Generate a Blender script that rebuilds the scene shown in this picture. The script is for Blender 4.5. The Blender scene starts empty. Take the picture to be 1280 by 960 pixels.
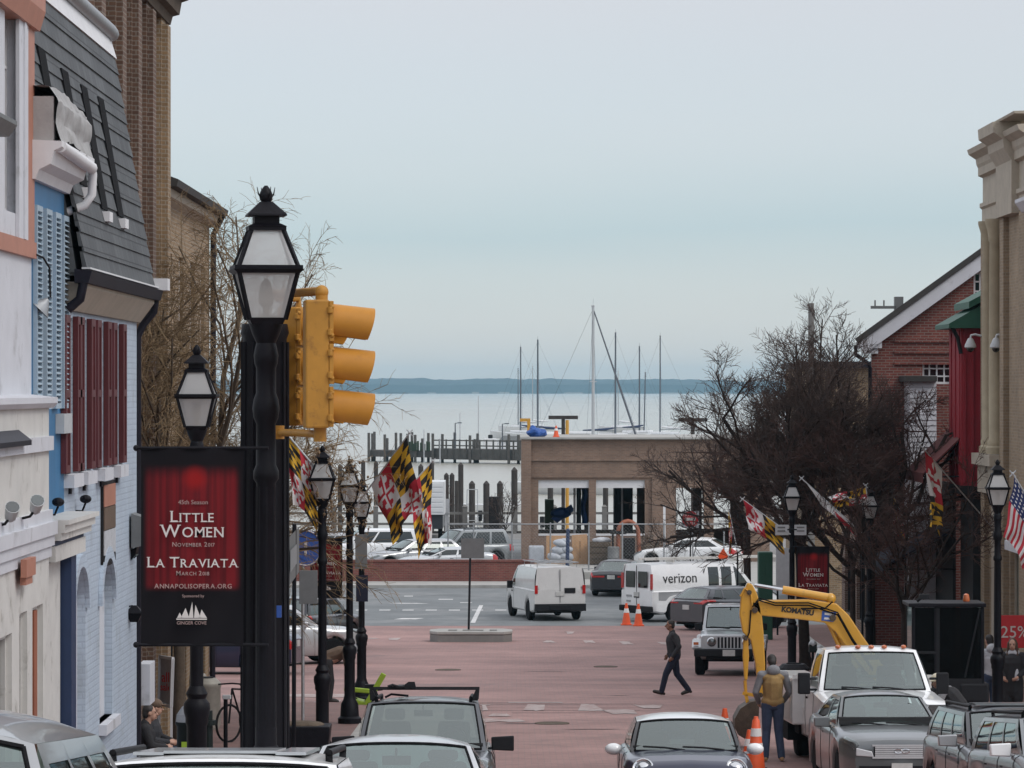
import bpy, bmesh, math, random
from mathutils import Vector, Matrix, noise
C = bpy.context.scene.collection
SC = bpy.context.scene
PI = math.pi
R = math.radians
FPX, ZC, VH = 4600.0, 8.4, 486.0        # focal length in photo pixels, eye height above the quay, row of the horizon

# ------------------------------------------------------------------ camera, sky, sun, exposure
cam = bpy.data.cameras.new('camera')
cam.sensor_width = 36.0
cam.lens = FPX / 1280 * 36.0
cam.shift_y = (VH - 480.0) / 1280
cam.clip_start, cam.clip_end = 0.5, 30000
camo = bpy.data.objects.new('camera', cam)
C.objects.link(camo)
camo.location = (0, 0, ZC)
camo.rotation_euler = (R(90), 0, 0)
SC.camera = camo

SUN_EL, SUN_AZ = 46, 122                # overcast: a broad weak sun, high on the right and slightly behind the camera
wd = bpy.data.worlds.new('World')
SC.world = wd
wd.use_nodes = True
nt = wd.node_tree
nt.nodes.clear()
n_out = nt.nodes.new('ShaderNodeOutputWorld')
n_bg = nt.nodes.new('ShaderNodeBackground')
n_bg2 = nt.nodes.new('ShaderNodeBackground')
n_add = nt.nodes.new('ShaderNodeAddShader')
n_sky = nt.nodes.new('ShaderNodeTexSky')
n_sky.sky_type = 'NISHITA'
n_sky.sun_disc = False
n_sky.sun_elevation = R(SUN_EL)
n_sky.sun_rotation = R(SUN_AZ)
n_bg.inputs['Strength'].default_value = 0.05
nt.links.new(n_sky.outputs[0], n_bg.inputs['Color'])
n_tc = nt.nodes.new('ShaderNodeTexCoord')
n_sep = nt.nodes.new('ShaderNodeSeparateXYZ')
nt.links.new(n_tc.outputs['Generated'], n_sep.inputs[0])
# cloud deck: brightness by elevation, softly mottled
n_map = nt.nodes.new('ShaderNodeMapping')
n_map.inputs['Scale'].default_value = (1.2, 1.2, 7.0)
n_no = nt.nodes.new('ShaderNodeTexNoise')
n_no.inputs['Scale'].default_value = 3.2
n_no.inputs['Detail'].default_value = 4.0
n_no.inputs['Roughness'].default_value = 0.5
nt.links.new(n_tc.outputs['Generated'], n_map.inputs[0])
nt.links.new(n_map.outputs[0], n_no.inputs['Vector'])
n_ma = nt.nodes.new('ShaderNodeMath'); n_ma.operation = 'MULTIPLY_ADD'
n_ma.inputs[1].default_value = 0.030; n_ma.inputs[2].default_value = -0.015
nt.links.new(n_no.outputs[0], n_ma.inputs[0])
n_ad = nt.nodes.new('ShaderNodeMath'); n_ad.operation = 'ADD'
nt.links.new(n_sep.outputs['Z'], n_ad.inputs[0]); nt.links.new(n_ma.outputs[0], n_ad.inputs[1])
n_rp = nt.nodes.new('ShaderNodeValToRGB')
cr = n_rp.color_ramp
SKY = [(0.0, (.545, .535, .545)), (.014, (.48, .50, .53)), (.043, (.315, .405, .48)), (.073, (.445, .465, .51)),
       (.11, (.505, .475, .49)), (.35, (.80, .80, .82)), (1.0, (1.05, 1.03, 1.04))]
for i, (p, c) in enumerate(SKY):
    e = cr.elements[i] if i < 2 else cr.elements.new(p)
    e.position = p; e.color = (c[0], c[1], c[2], 1)
nt.links.new(n_ad.outputs[0], n_rp.inputs[0])
nt.links.new(n_rp.outputs[0], n_bg2.inputs['Color'])
n_bg2.inputs['Strength'].default_value = 0.93
nt.links.new(n_bg.outputs[0], n_add.inputs[0]); nt.links.new(n_bg2.outputs[0], n_add.inputs[1])
nt.links.new(n_add.outputs[0], n_out.inputs['Surface'])

sl = bpy.data.lights.new('sun', 'SUN')
sl.energy = 1.15
sl.angle = R(22)
sl.color = (1, .97, .92)
so = bpy.data.objects.new('sun', sl)
C.objects.link(so)
so.rotation_euler = (R(90 - SUN_EL), 0, R(-SUN_AZ) + PI)
SC.view_settings.view_transform = 'Standard'
SC.view_settings.look = 'None'
SC.view_settings.exposure = 0.06
SC.view_settings.gamma = 1.0
SC.view_settings.use_curve_mapping = False
SC.cycles.use_denoising = True
SC.cycles.max_bounces = 6
SC.cycles.diffuse_bounces = 3
SC.cycles.glossy_bounces = 3
SC.cycles.transmission_bounces = 4
SC.cycles.transparent_max_bounces = 12
SC.cycles.caustics_reflective = False
SC.cycles.caustics_refractive = False

# ------------------------------------------------------------------ helpers
GT = [(0, 2.3), (14, 3.3), (24, 4.1), (30, 4.32), (36, 4.8), (47, 5.66), (57, 6.15), (70, 6.60), (85, 7.1), (100, 7.6), (115, 8.0), (131, 8.28), (148, 8.4)]
def gz(d):                               # height of the street: it falls towards the harbour, then runs level
    if d <= 0: return ZC - 2.3 - d * .03
    if d >= 148: return 0.0
    for (a, ha), (b, hb) in zip(GT, GT[1:]):
        if a <= d <= b:
            t = (d - a) / (b - a)
            return ZC - (ha + (hb - ha) * t)
def slope(d): return math.atan2(gz(d + 1.5) - gz(d - 1.5), 3.0)
def at(u, v, d): return Vector(((u - 640) * d / FPX, d, ZC - (v - VH) * d / FPX))
def gx(u, d): return (u - 640) * d / FPX
def zz(v, d): return ZC - (v - VH) * d / FPX

class MB:
    def __init__(s): s.v = []; s.f = []; s.m = []; s.mi = 0
    def add(s, vs, fs, mi=None):
        o = len(s.v); s.v += [tuple(p) for p in vs]
        k = s.mi if mi is None else mi
        for f in fs: s.f.append(tuple(i + o for i in f)); s.m.append(k)
        return s
    def box(s, a, b, mi=None):
        (x0, y0, z0), (x1, y1, z1) = a, b
        x0, x1 = min(x0, x1), max(x0, x1); y0, y1 = min(y0, y1), max(y0, y1); z0, z1 = min(z0, z1), max(z0, z1)
        return s.add([(x0, y0, z0), (x1, y0, z0), (x1, y1, z0), (x0, y1, z0), (x0, y0, z1), (x1, y0, z1), (x1, y1, z1), (x0, y1, z1)],
                     [(0, 3, 2, 1), (4, 5, 6, 7), (0, 1, 5, 4), (1, 2, 6, 5), (2, 3, 7, 6), (3, 0, 4, 7)], mi)
    def obox(s, c, x, y, z, mi=None):      # oriented box: centre, three half-axes
        c, x, y, z = Vector(c), Vector(x), Vector(y), Vector(z)
        vs = [c + i * x + j * y + k * z for k in (-1, 1) for (i, j) in ((-1, -1), (1, -1), (1, 1), (-1, 1))]
        return s.add(vs, [(0, 3, 2, 1), (4, 5, 6, 7), (0, 1, 5, 4), (1, 2, 6, 5), (2, 3, 7, 6), (3, 0, 4, 7)], mi)
    def bar(s, a, b, w, h=None, up=(0, 0, 1), mi=None):
        a, b = Vector(a), Vector(b); h = h or w
        d = (b - a); L = d.length; d.normalize()
        up = Vector(up)
        if abs(d.dot(up)) > .98: up = Vector((1, 0, 0))
        x = d.cross(up).normalized(); z = x.cross(d)
        return s.obox((a + b) / 2, x * w / 2, d * L / 2, z * h / 2, mi)
    def tube(s, pts, rad, n=8, mi=None, cap=True):
        pts = [Vector(p) for p in pts]
        rs = [rad] * len(pts) if isinstance(rad, (int, float)) else rad
        ref = None; rings = []; o = len(s.v)
        for i, p in enumerate(pts):
            t = (pts[min(i + 1, len(pts) - 1)] - pts[max(i - 1, 0)])
            if t.length < 1e-9: t = Vector((0, 0, 1))
            t.normalize()
            if ref is None:
                ref = Vector((1, 0, 0)) if abs(t.x) < .8 else Vector((0, 1, 0))
            x = (ref - t * ref.dot(t))
            if x.length < 1e-6: x = t.orthogonal()
            x.normalize(); y = t.cross(x); ref = x
            for k in range(n):
                a = 2 * PI * k / n
                s.v.append(tuple(p + (x * math.cos(a) + y * math.sin(a)) * rs[i]))
        mi = s.mi if mi is None else mi
        for i in range(len(pts) - 1):
            for k in range(n):
                a = o + i * n + k; b = o + i * n + (k + 1) % n
                s.f.append((a, b, b + n, a + n)); s.m.append(mi)
        if cap and n > 2:
            s.f.append(tuple(o + k for k in reversed(range(n)))); s.m.append(mi)
            e = o + (len(pts) - 1) * n
            s.f.append(tuple(e + k for k in range(n))); s.m.append(mi)
        return s
    def lathe(s, prof, c=(0, 0, 0), n=20, axis='z', mi=None, square=False, rot=0.0):
        o = len(s.v); c = Vector(c); mi = s.mi if mi is None else mi
        for (r, h) in prof:
            for k in range(n):
                a = 2 * PI * k / n + rot
                p = (r * math.cos(a), r * math.sin(a), h)
                if axis == 'x': p = (h, p[0], p[1])
                if axis == 'y': p = (p[1], h, p[0])
                s.v.append(tuple(c + Vector(p)))
        for i in range(len(prof) - 1):
            for k in range(n):
                a = o + i * n + k; b = o + i * n + (k + 1) % n
                s.f.append((a, b, b + n, a + n)); s.m.append(mi)
        s.f.append(tuple(o + k for k in reversed(range(n)))); s.m.append(mi)
        e = o + (len(prof) - 1) * n
        s.f.append(tuple(e + k for k in range(n))); s.m.append(mi)
        return s
    def frus(s, c, w0, w1, z0, z1, d0=None, d1=None, mi=None):   # square frustum
        d0 = d0 or w0; d1 = d1 or w1
        x, y = c[0], c[1]
        return s.add([(x - w0 / 2, y - d0 / 2, z0), (x + w0 / 2, y - d0 / 2, z0), (x + w0 / 2, y + d0 / 2, z0), (x - w0 / 2, y + d0 / 2, z0),
                      (x - w1 / 2, y - d1 / 2, z1), (x + w1 / 2, y - d1 / 2, z1), (x + w1 / 2, y + d1 / 2, z1), (x - w1 / 2, y + d1 / 2, z1)],
                     [(0, 3, 2, 1), (4, 5, 6, 7), (0, 1, 5, 4), (1, 2, 6, 5), (2, 3, 7, 6), (3, 0, 4, 7)], mi)
    def ball(s, c, r, n=12, m=8, mi=None):
        rx, ry, rz = (r, r, r) if isinstance(r, (int, float)) else r
        o = len(s.v); mi = s.mi if mi is None else mi
        s.v.append((c[0], c[1], c[2] - rz))
        for i in range(1, m):
            p = -PI / 2 + PI * i / m
            for k in range(n):
                a = 2 * PI * k / n
                s.v.append((c[0] + rx * math.cos(p) * math.cos(a), c[1] + ry * math.cos(p) * math.sin(a), c[2] + rz * math.sin(p)))
        s.v.append((c[0], c[1], c[2] + rz)); top = len(s.v) - 1
        for k in range(n):
            s.f.append((o, o + 1 + (k + 1) % n, o + 1 + k)); s.m.append(mi)
            e = o + 1 + (m - 2) * n
            s.f.append((e + k, e + (k + 1) % n, top)); s.m.append(mi)
        for i in range(m - 2):
            for k in range(n):
                a = o + 1 + i * n + k; b = o + 1 + i * n + (k + 1) % n
                s.f.append((a, b, b + n, a + n)); s.m.append(mi)
        return s
    def prism(s, poly, off, mi=None):      # polygon of 3-D points pushed along off
        off = Vector(off); n = len(poly)
        vs = [Vector(p) for p in poly] + [Vector(p) + off for p in poly]
        return s.add(vs, [tuple(reversed(range(n))), tuple(range(n, 2 * n))] + [(i, (i + 1) % n, (i + 1) % n + n, i + n) for i in range(n)], mi)
    def grid(s, fn, nu, nv, mi=None, mfn=None):
        o = len(s.v); mi = s.mi if mi is None else mi
        for j in range(nv + 1):
            for i in range(nu + 1): s.v.append(tuple(fn(i / nu, j / nv)))
        for j in range(nv):
            for i in range(nu):
                a = o + j * (nu + 1) + i
                s.f.append((a, a + 1, a + nu + 2, a + nu + 1))
                s.m.append(mfn((i + .5) / nu, (j + .5) / nv) if mfn else mi)
        return s

def chain_loc(o):
    p = Vector((0, 0, 0))
    while o: p += Vector(o.location); o = o.parent
    return p
def O(name, mb, mats, parent=None, loc=None, world=True, label=None, cat=None, group=None, kind=None, smooth=None, bevel=0):
    me = bpy.data.meshes.new(name)
    off = Vector((0, 0, 0))
    if world:
        if parent is not None: off = chain_loc(parent)
        elif loc is not None: off = Vector(loc)
    me.from_pydata([(v[0] - off.x, v[1] - off.y, v[2] - off.z) for v in mb.v] if off.length else mb.v, [], mb.f)
    if not isinstance(mats, (list, tuple)): mats = [mats]
    for m in mats: me.materials.append(m)
    if len(mats) > 1: me.polygons.foreach_set('material_index', mb.m)
    bm = bmesh.new(); bm.from_mesh(me)
    bmesh.ops.recalc_face_normals(bm, faces=bm.faces)
    if smooth:
        bmesh.ops.remove_doubles(bm, verts=bm.verts, dist=1e-5)
    bm.to_mesh(me); bm.free()
    if smooth:
        me.polygons.foreach_set('use_smooth', [True] * len(me.polygons))
        me.set_sharp_from_angle(angle=R(smooth))
    me.update()
    o = bpy.data.objects.new(name, me)
    C.objects.link(o)
    if parent is not None: o.parent = parent
    elif loc is not None: o.location = loc
    if bevel:
        bv = o.modifiers.new('bevel', 'BEVEL'); bv.width = bevel; bv.segments = 2; bv.limit_method = 'ANGLE'
    tag(o, label, cat, group, kind)
    return o
def tag(o, label=None, cat=None, group=None, kind=None):
    if label: o['label'] = label
    if cat: o['category'] = cat
    if group: o['group'] = group
    if kind: o['kind'] = kind
    return o
def T(name, loc, label, cat, group=None, rz=0, rx=0, ry=0):
    o = bpy.data.objects.new(name, None)
    C.objects.link(o)
    o.location = loc; o.rotation_mode = 'ZXY' if False else 'XYZ'; o.rotation_euler = (rx, ry, rz); o.empty_display_size = .2
    return tag(o, label, cat, group)
def kids(o): return [c for c in bpy.data.objects if c.parent == o]
def dup(o, parent=None):
    c = o.copy(); C.objects.link(c)
    if parent is not None: c.parent = parent
    for ch in kids(o): dup(ch, c)
    return c

# ------------------------------------------------------------------ materials
def _m(name):
    m = bpy.data.materials.new(name); m.use_nodes = True
    return m, m.node_tree, m.node_tree.nodes['Principled BSDF']
def mat(name, col, rough=.6, metal=0.0, var=.12, scale=6.0, bump=0.0, spec=.5, coat=0.0, bscale=None, stretch=None, dirt=None):
    m, t, b = _m(name)
    b.inputs['Roughness'].default_value = rough; b.inputs['Metallic'].default_value = metal
    b.inputs['Specular IOR Level'].default_value = spec
    b.inputs['Coat Weight'].default_value = coat
    tc = t.nodes.new('ShaderNodeTexCoord'); vec = tc.outputs['Object']
    if stretch:
        mp = t.nodes.new('ShaderNodeMapping'); mp.inputs['Scale'].default_value = stretch
        t.links.new(vec, mp.inputs[0]); vec = mp.outputs[0]
    no = t.nodes.new('ShaderNodeTexNoise'); no.inputs['Scale'].default_value = scale; no.inputs['Detail'].default_value = 6; no.inputs['Roughness'].default_value = .65
    t.links.new(vec, no.inputs['Vector'])
    rp = t.nodes.new('ShaderNodeValToRGB')
    lo = [max(0, c * (1 - var)) for c in col]; hi = [min(1, c * (1 + var)) for c in col]
    rp.color_ramp.elements[0].position = .3; rp.color_ramp.elements[1].position = .7
    rp.color_ramp.elements[0].color = (*lo, 1); rp.color_ramp.elements[1].color = (*hi, 1)
    t.links.new(no.outputs[0], rp.inputs[0])
    out = rp.outputs[0]
    if dirt:
        dc, ds, dt = dirt
        n2 = t.nodes.new('ShaderNodeTexNoise'); n2.inputs['Scale'].default_value = ds; n2.inputs['Detail'].default_value = 8; n2.inputs['Roughness'].default_value = .7
        t.links.new(tc.outputs['Object'], n2.inputs['Vector'])
        r2 = t.nodes.new('ShaderNodeValToRGB'); r2.color_ramp.elements[0].position = dt; r2.color_ramp.elements[1].position = min(1, dt + .15)
        r2.color_ramp.elements[0].color = (0, 0, 0, 1); r2.color_ramp.elements[1].color = (1, 1, 1, 1)
        t.links.new(n2.outputs[0], r2.inputs[0])
        mx = t.nodes.new('ShaderNodeMixRGB'); mx.inputs[2].default_value = (*dc, 1)
        t.links.new(r2.outputs[0], mx.inputs[0]); t.links.new(out, mx.inputs[1]); out = mx.outputs[0]
    t.links.new(out, b.inputs['Base Color'])
    if bump:
        bp = t.nodes.new('ShaderNodeBump'); bp.inputs['Strength'].default_value = bump; bp.inputs['Distance'].default_value = .02
        n3 = t.nodes.new('ShaderNodeTexNoise'); n3.inputs['Scale'].default_value = bscale or scale * 5; n3.inputs['Detail'].default_value = 5
        t.links.new(vec, n3.inputs['Vector'])
        t.links.new(n3.outputs[0], bp.inputs['Height']); t.links.new(bp.outputs[0], b.inputs['Normal'])
    return m
def brick(name, c1, c2, mortar, w=.215, h=.075, ms=.012, flat=False, var=.25, bump=.4, rough=.85, stain=None, big=1.0, offset=.5, streak=None):
    m, t, b = _m(name)
    b.inputs['Roughness'].default_value = rough
    tc = t.nodes.new('ShaderNodeTexCoord')
    if flat: vec = tc.outputs['Object']
    else:
        sp = t.nodes.new('ShaderNodeSeparateXYZ'); t.links.new(tc.outputs['Object'], sp.inputs[0])
        ad = t.nodes.new('ShaderNodeMath'); ad.operation = 'ADD'
        t.links.new(sp.outputs[0], ad.inputs[0]); t.links.new(sp.outputs[1], ad.inputs[1])
        cb = t.nodes.new('ShaderNodeCombineXYZ'); t.links.new(ad.outputs[0], cb.inputs[0]); t.links.new(sp.outputs[2], cb.inputs[1])
        vec = cb.outputs[0]
    br = t.nodes.new('ShaderNodeTexBrick')
    br.inputs['Scale'].default_value = 1.0; br.inputs['Brick Width'].default_value = w; br.inputs['Row Height'].default_value = h
    br.inputs['Mortar Size'].default_value = ms; br.inputs['Mortar Smooth'].default_value = .3; br.inputs['Bias'].default_value = 0
    br.offset = offset
    br.inputs['Color1'].default_value = (*c1, 1); br.inputs['Color2'].default_value = (*c2, 1); br.inputs['Mortar'].default_value = (*mortar, 1)
    t.links.new(vec, br.inputs['Vector'])
    no = t.nodes.new('ShaderNodeTexNoise'); no.inputs['Scale'].default_value = .9 * big; no.inputs['Detail'].default_value = 8; no.inputs['Roughness'].default_value = .7
    t.links.new(tc.outputs['Object'], no.inputs['Vector'])
    rp = t.nodes.new('ShaderNodeValToRGB')
    rp.color_ramp.elements[0].position = .3; rp.color_ramp.elements[1].position = .7
    rp.color_ramp.elements[0].color = (1 - var,) * 3 + (1,); rp.color_ramp.elements[1].color = (1 + var,) * 3 + (1,)
    t.links.new(no.outputs[0], rp.inputs[0])
    mx = t.nodes.new('ShaderNodeMixRGB'); mx.blend_type = 'MULTIPLY'; mx.inputs[0].default_value = 1
    t.links.new(br.outputs[0], mx.inputs[1]); t.links.new(rp.outputs[0], mx.inputs[2])
    out = mx.outputs[0]
    if streak:                            # long wear streaks across the paving
        sm = t.nodes.new('ShaderNodeMapping'); sm.inputs['Scale'].default_value = streak; t.links.new(tc.outputs['Object'], sm.inputs[0])
        sn = t.nodes.new('ShaderNodeTexNoise'); sn.inputs['Scale'].default_value = 1; sn.inputs['Detail'].default_value = 7; sn.inputs['Roughness'].default_value = .62; t.links.new(sm.outputs[0], sn.inputs['Vector'])
        sr = t.nodes.new('ShaderNodeValToRGB'); sr.color_ramp.elements[0].position = .34; sr.color_ramp.elements[1].position = .66
        sr.color_ramp.elements[0].color = (.84, .84, .85, 1); sr.color_ramp.elements[1].color = (1.27, 1.25, 1.24, 1); t.links.new(sn.outputs[0], sr.inputs[0])
        sx = t.nodes.new('ShaderNodeMixRGB'); sx.blend_type = 'MULTIPLY'; sx.inputs[0].default_value = 1; t.links.new(out, sx.inputs[1]); t.links.new(sr.outputs[0], sx.inputs[2]); out = sx.outputs[0]
    if stain:
        sc_, ss, st = stain
        n2 = t.nodes.new('ShaderNodeTexNoise'); n2.inputs['Scale'].default_value = ss; n2.inputs['Detail'].default_value = 9; n2.inputs['Roughness'].default_value = .72
        t.links.new(tc.outputs['Object'], n2.inputs['Vector'])
        r2 = t.nodes.new('ShaderNodeValToRGB'); r2.color_ramp.elements[0].position = st; r2.color_ramp.elements[1].position = st + .14
        r2.color_ramp.elements[0].color = (0, 0, 0, 1); r2.color_ramp.elements[1].color = (.75, .75, .75, 1)
        t.links.new(n2.outputs[0], r2.inputs[0])
        m2 = t.nodes.new('ShaderNodeMixRGB'); m2.inputs[2].default_value = (*sc_, 1)
        t.links.new(r2.outputs[0], m2.inputs[0]); t.links.new(out, m2.inputs[1]); out = m2.outputs[0]
    t.links.new(out, b.inputs['Base Color'])
    if bump:
        bp = t.nodes.new('ShaderNodeBump'); bp.inputs['Strength'].default_value = bump; bp.inputs['Distance'].default_value = .01
        bp.invert = True
        t.links.new(br.outputs['Fac'], bp.inputs['Height']); t.links.new(bp.outputs[0], b.inputs['Normal'])
    return m
def glass(name, tint=(.55, .62, .60), amt=.6, ior=1.55, rough=.02):
    m, t, b = _m(name)
    b.inputs['Base Color'].default_value = (*[c * .12 for c in tint], 1)
    b.inputs['Roughness'].default_value = rough; b.inputs['IOR'].default_value = ior
    tr = t.nodes.new('ShaderNodeBsdfTransparent'); tr.inputs[0].default_value = (*tint, 1)
    mx = t.nodes.new('ShaderNodeMixShader')
    fr = t.nodes.new('ShaderNodeFresnel'); fr.inputs['IOR'].default_value = ior
    gl = t.nodes.new('ShaderNodeBsdfGlossy'); gl.inputs['Color'].default_value = (.86, .98, .95, 1); gl.inputs['Roughness'].default_value = rough
    m2 = t.nodes.new('ShaderNodeMixShader')
    mx.inputs[0].default_value = amt
    t.links.new(b.outputs[0], mx.inputs[1]); t.links.new(tr.outputs[0], mx.inputs[2])
    t.links.new(fr.outputs[0], m2.inputs[0]); t.links.new(mx.outputs[0], m2.inputs[1]); t.links.new(gl.outputs[0], m2.inputs[2])
    t.links.new(m2.outputs[0], t.nodes['Material Output'].inputs['Surface'])
    return m
def frosted(name, col):
    m, t, b = _m(name)
    b.inputs['Base Color'].default_value = (*col, 1); b.inputs['Roughness'].default_value = .25
    tl = t.nodes.new('ShaderNodeBsdfTranslucent'); tl.inputs[0].default_value = (*col, 1)
    tr = t.nodes.new('ShaderNodeBsdfTransparent'); tr.inputs[0].default_value = (.9, .9, .9, 1)
    mx = t.nodes.new('ShaderNodeMixShader'); mx.inputs[0].default_value = .5
    m2 = t.nodes.new('ShaderNodeMixShader'); m2.inputs[0].default_value = .42
    t.links.new(b.outputs[0], mx.inputs[1]); t.links.new(tl.outputs[0], mx.inputs[2])
    t.links.new(mx.outputs[0], m2.inputs[1]); t.links.new(tr.outputs[0], m2.inputs[2])
    t.links.new(m2.outputs[0], t.nodes['Material Output'].inputs['Surface'])
    return m

M = {}
def paint(name, col, rough=.28, metal=.0, dirt=None):
    M[name] = mat('paint_' + name, col, rough, metal, var=.05, scale=3, coat=.6, spec=.5, dirt=dirt)
paint('white_car', (.80, .81, .81)); paint('silver_car', (.36, .37, .375), .3, .55); paint('navy_car', (.012, .016, .045))
paint('grey_car', (.085, .09, .098), .3, .5); paint('dark_car', (.02, .021, .026)); paint('mid_grey_car', (.14, .148, .15), .3, .5); paint('steel_car', (.22, .235, .24), .3, .55)
paint('black_car', (.008, .008, .010)); paint('light_car', (.50, .52, .53), .3, .4); paint('dusty_white', (.60, .60, .585), .45, 0, ((.30, .27, .23), 2.2, .60))
paint('yellow_machine', (.60, .30, .025), .45, 0, ((.16, .10, .05), 5, .62)); paint('van_grey', (.30, .31, .32))
M['black_metal'] = mat('black_metal', (.0055, .005, .0075), .5, 0, .35, 9, .15, spec=.16)
M['green_black'] = mat('green_black_metal', (.010, .015, .014), .5, 0, .2, 9, spec=.2)
M['rubber'] = mat('rubber', (.011, .011, .012), .9, 0, .2, 20, .2, spec=.1)
M['plastic'] = mat('black_plastic', (.013, .013, .015), .6, 0, .15, 15, spec=.2)
M['bright_trim'] = mat('bright_trim', (.55, .56, .57), .35, .25, .05)
M['cab_glass'] = glass('cab_glass', (.17, .19, .20), .88, 1.14)
M['chrome'] = mat('chrome', (.62, .63, .64), .18, 1.0, .05)
M['alloy'] = mat('alloy', (.42, .43, .44), .35, .8, .08)
M['steel'] = mat('galvanised_steel', (.33, .34, .35), .5, .6, .15, 8)
M['sign_back'] = mat('sign_back', (.16, .165, .165), .55, .3, .12, 6)
M['interior'] = mat('car_interior', (.02, .02, .021), .8, 0, .2)
M['seat'] = mat('car_seat', (.055, .055, .055), .8, 0, .2)
M['glass'] = glass('car_glass', (.56, .72, .68), .66, 2.1)
M['dark_glass'] = glass('dark_glass', (.10, .11, .12), .35, 1.5)
M['window'] = glass('window_glass', (.2, .22, .23), .35, 1.55)
M['lens'] = glass('lens_glass', (.9, .92, .93), .35, 1.6)
M['red_lens'] = mat('red_lens', (.42, .015, .015), .2, 0, .1, 20, coat=.5)
M['amber_lens'] = mat('amber_lens', (.5, .13, .04), .25, 0, .1, 20, coat=.5)
M['plate'] = mat('plate', (.5, .5, .48), .5, 0, .1, 12)
M['lamp_glass'] = frosted('lamp_glass', (.80, .80, .79))
M['signal_yellow'] = mat('signal_yellow', (.42, .205, .034), .5, 0, .14, 4, spec=.3, dirt=((.24, .115, .03), 9, .56))
M['signal_deep'] = mat('signal_visor', (.46, .20, .026), .5, 0, .10, 5, spec=.3, dirt=((.34, .15, .03), 8, .60))
M['white_paint'] = mat('white_paint', (.66, .66, .67), .6, 0, .06, 3, dirt=((.42, .40, .38), 2.5, .62))
M['cool_white'] = mat('cool_white_paint', (.57, .58, .615), .6, 0, .06, 2.5, dirt=((.36, .36, .37), 1.6, .56))
M['cream'] = mat('cream_paint', (.58, .57, .54), .6, 0, .08, 3, dirt=((.30, .285, .25), 2.5, .56))
M['salmon'] = mat('salmon_paint', (.40, .175, .118), .55, 0, .1, 4)
M['blue_paint'] = mat('blue_paint', (.035, .15, .30), .55, 0, .12, 3, stretch=(1, 1, .2))
M['navy_paint'] = mat('navy_paint', (.012, .03, .085), .5, 0, .12, 4)
M['louvre'] = mat('louvre_paint', (.33, .42, .49), .55, 0, .1, 4)
M['shutter_red'] = mat('shutter_red', (.095, .018, .022), .5, 0, .2, 5, stretch=(1, 1, .2))
M['slate'] = brick('slate', (.075, .080, .083), (.050, .054, .057), (.016, .017, .018), .34, .30, .010, var=.3, bump=.5, rough=.65, stain=((.13, .135, .13), 1.2, .62))
M['blue_brick'] = brick('painted_brick', (.42, .49, .565), (.395, .46, .54), (.37, .43, .505), var=.10, bump=.35, rough=.7, stain=((.30, .335, .37), 1.3, .54))
M['brown_brick'] = brick('brown_brick', (.15, .085, .055), (.10, .055, .038), (.20, .165, .135), var=.25)
M['ochre_brick'] = brick('ochre_brick', (.30, .20, .11), (.22, .145, .08), (.30, .25, .19), var=.2)
M['tan_brick'] = brick('tan_brick', (.30, .222, .14), (.225, .165, .105), (.28, .23, .17), var=.18)
M['red_brick'] = brick('red_brick', (.20, .055, .040), (.13, .034, .028), (.20, .15, .13), var=.25)
M['low_brick'] = brick('low_wall_brick', (.21, .06, .048), (.15, .042, .036), (.17, .11, .09), var=.2)
M['pink_brick'] = brick('pinkish_brick', (.245, .158, .112), (.19, .122, .09), (.22, .17, .135), var=.15, bump=.25)
M['road_brick'] = brick('paving_brick', (.30, .176, .157), (.245, .143, .132), (.21, .15, .135), .22, .11, .010, flat=True, var=.22, bump=.25, rough=.8, stain=((.16, .115, .108), .35, .56), big=.35, streak=(.10, .45, 1))
M['walk_brick'] = brick('sidewalk_brick', (.21, .115, .10), (.16, .085, .075), (.15, .11, .10), .21, .105, .012, flat=True, var=.2, bump=.3, rough=.85, stain=((.11, .09, .085), .8, .58))
M['asphalt'] = mat('asphalt', (.155, .168, .172), .85, 0, .20, .5, .3, bscale=40, dirt=((.215, .22, .22), .25, .50))
M['concrete'] = mat('concrete', (.34, .335, .315), .85, 0, .14, 2, .2, dirt=((.22, .21, .19), 1.2, .6))
M['dark_concrete'] = mat('dark_concrete', (.20, .195, .185), .85, 0, .18, 1.2, .2)
M['road_paint'] = mat('road_paint', (.56, .56, .55), .7, 0, .2, 5, dirt=((.26, .22, .21), 3.5, .56))
M['worn_paint'] = mat('worn_paint', (.385, .32, .30), .75, 0, .2, 5, dirt=((.28, .175, .16), 2.6, .48))
M['pile'] = mat('timber_pile', (.058, .052, .049), .9, 0, .3, 4, .3, stretch=(1, 1, .25), spec=.15)
M['pier_wood'] = mat('pier_wood', (.085, .078, .070), .85, 0, .25, 2)
M['grey_wood'] = mat('grey_wood', (.17, .165, .155), .85, 0, .2, 2)
M['plywood'] = mat('plywood', (.34, .20, .10), .75, 0, .2, 3, stretch=(1, 1, .2))
M['bark'] = mat('bark', (.042, .031, .027), .95, 0, .3, 8, .4, spec=.1)
M['twig'] = mat('twig', (.078, .057, .050), .95, 0, .3, 3, spec=.1)
M['twig_red'] = mat('reddish_twig', (.085, .052, .045), .95, 0, .3, 3, spec=.1)
M['twig_tan'] = mat('tan_twig', (.19, .13, .07), .9, 0, .35, 3)
M['bark_tan'] = mat('tan_bark', (.085, .062, .042), .9, 0, .3, 6, .3)
M['tarp_blue'] = mat('blue_tarp', (.012, .075, .30), .5, 0, .2, 4, .4)
M['orange'] = mat('cone_orange', (.72, .10, .025), .5, 0, .08, 5)
M['cone_white'] = mat('cone_band', (.72, .72, .70), .4, 0, .05)
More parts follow.
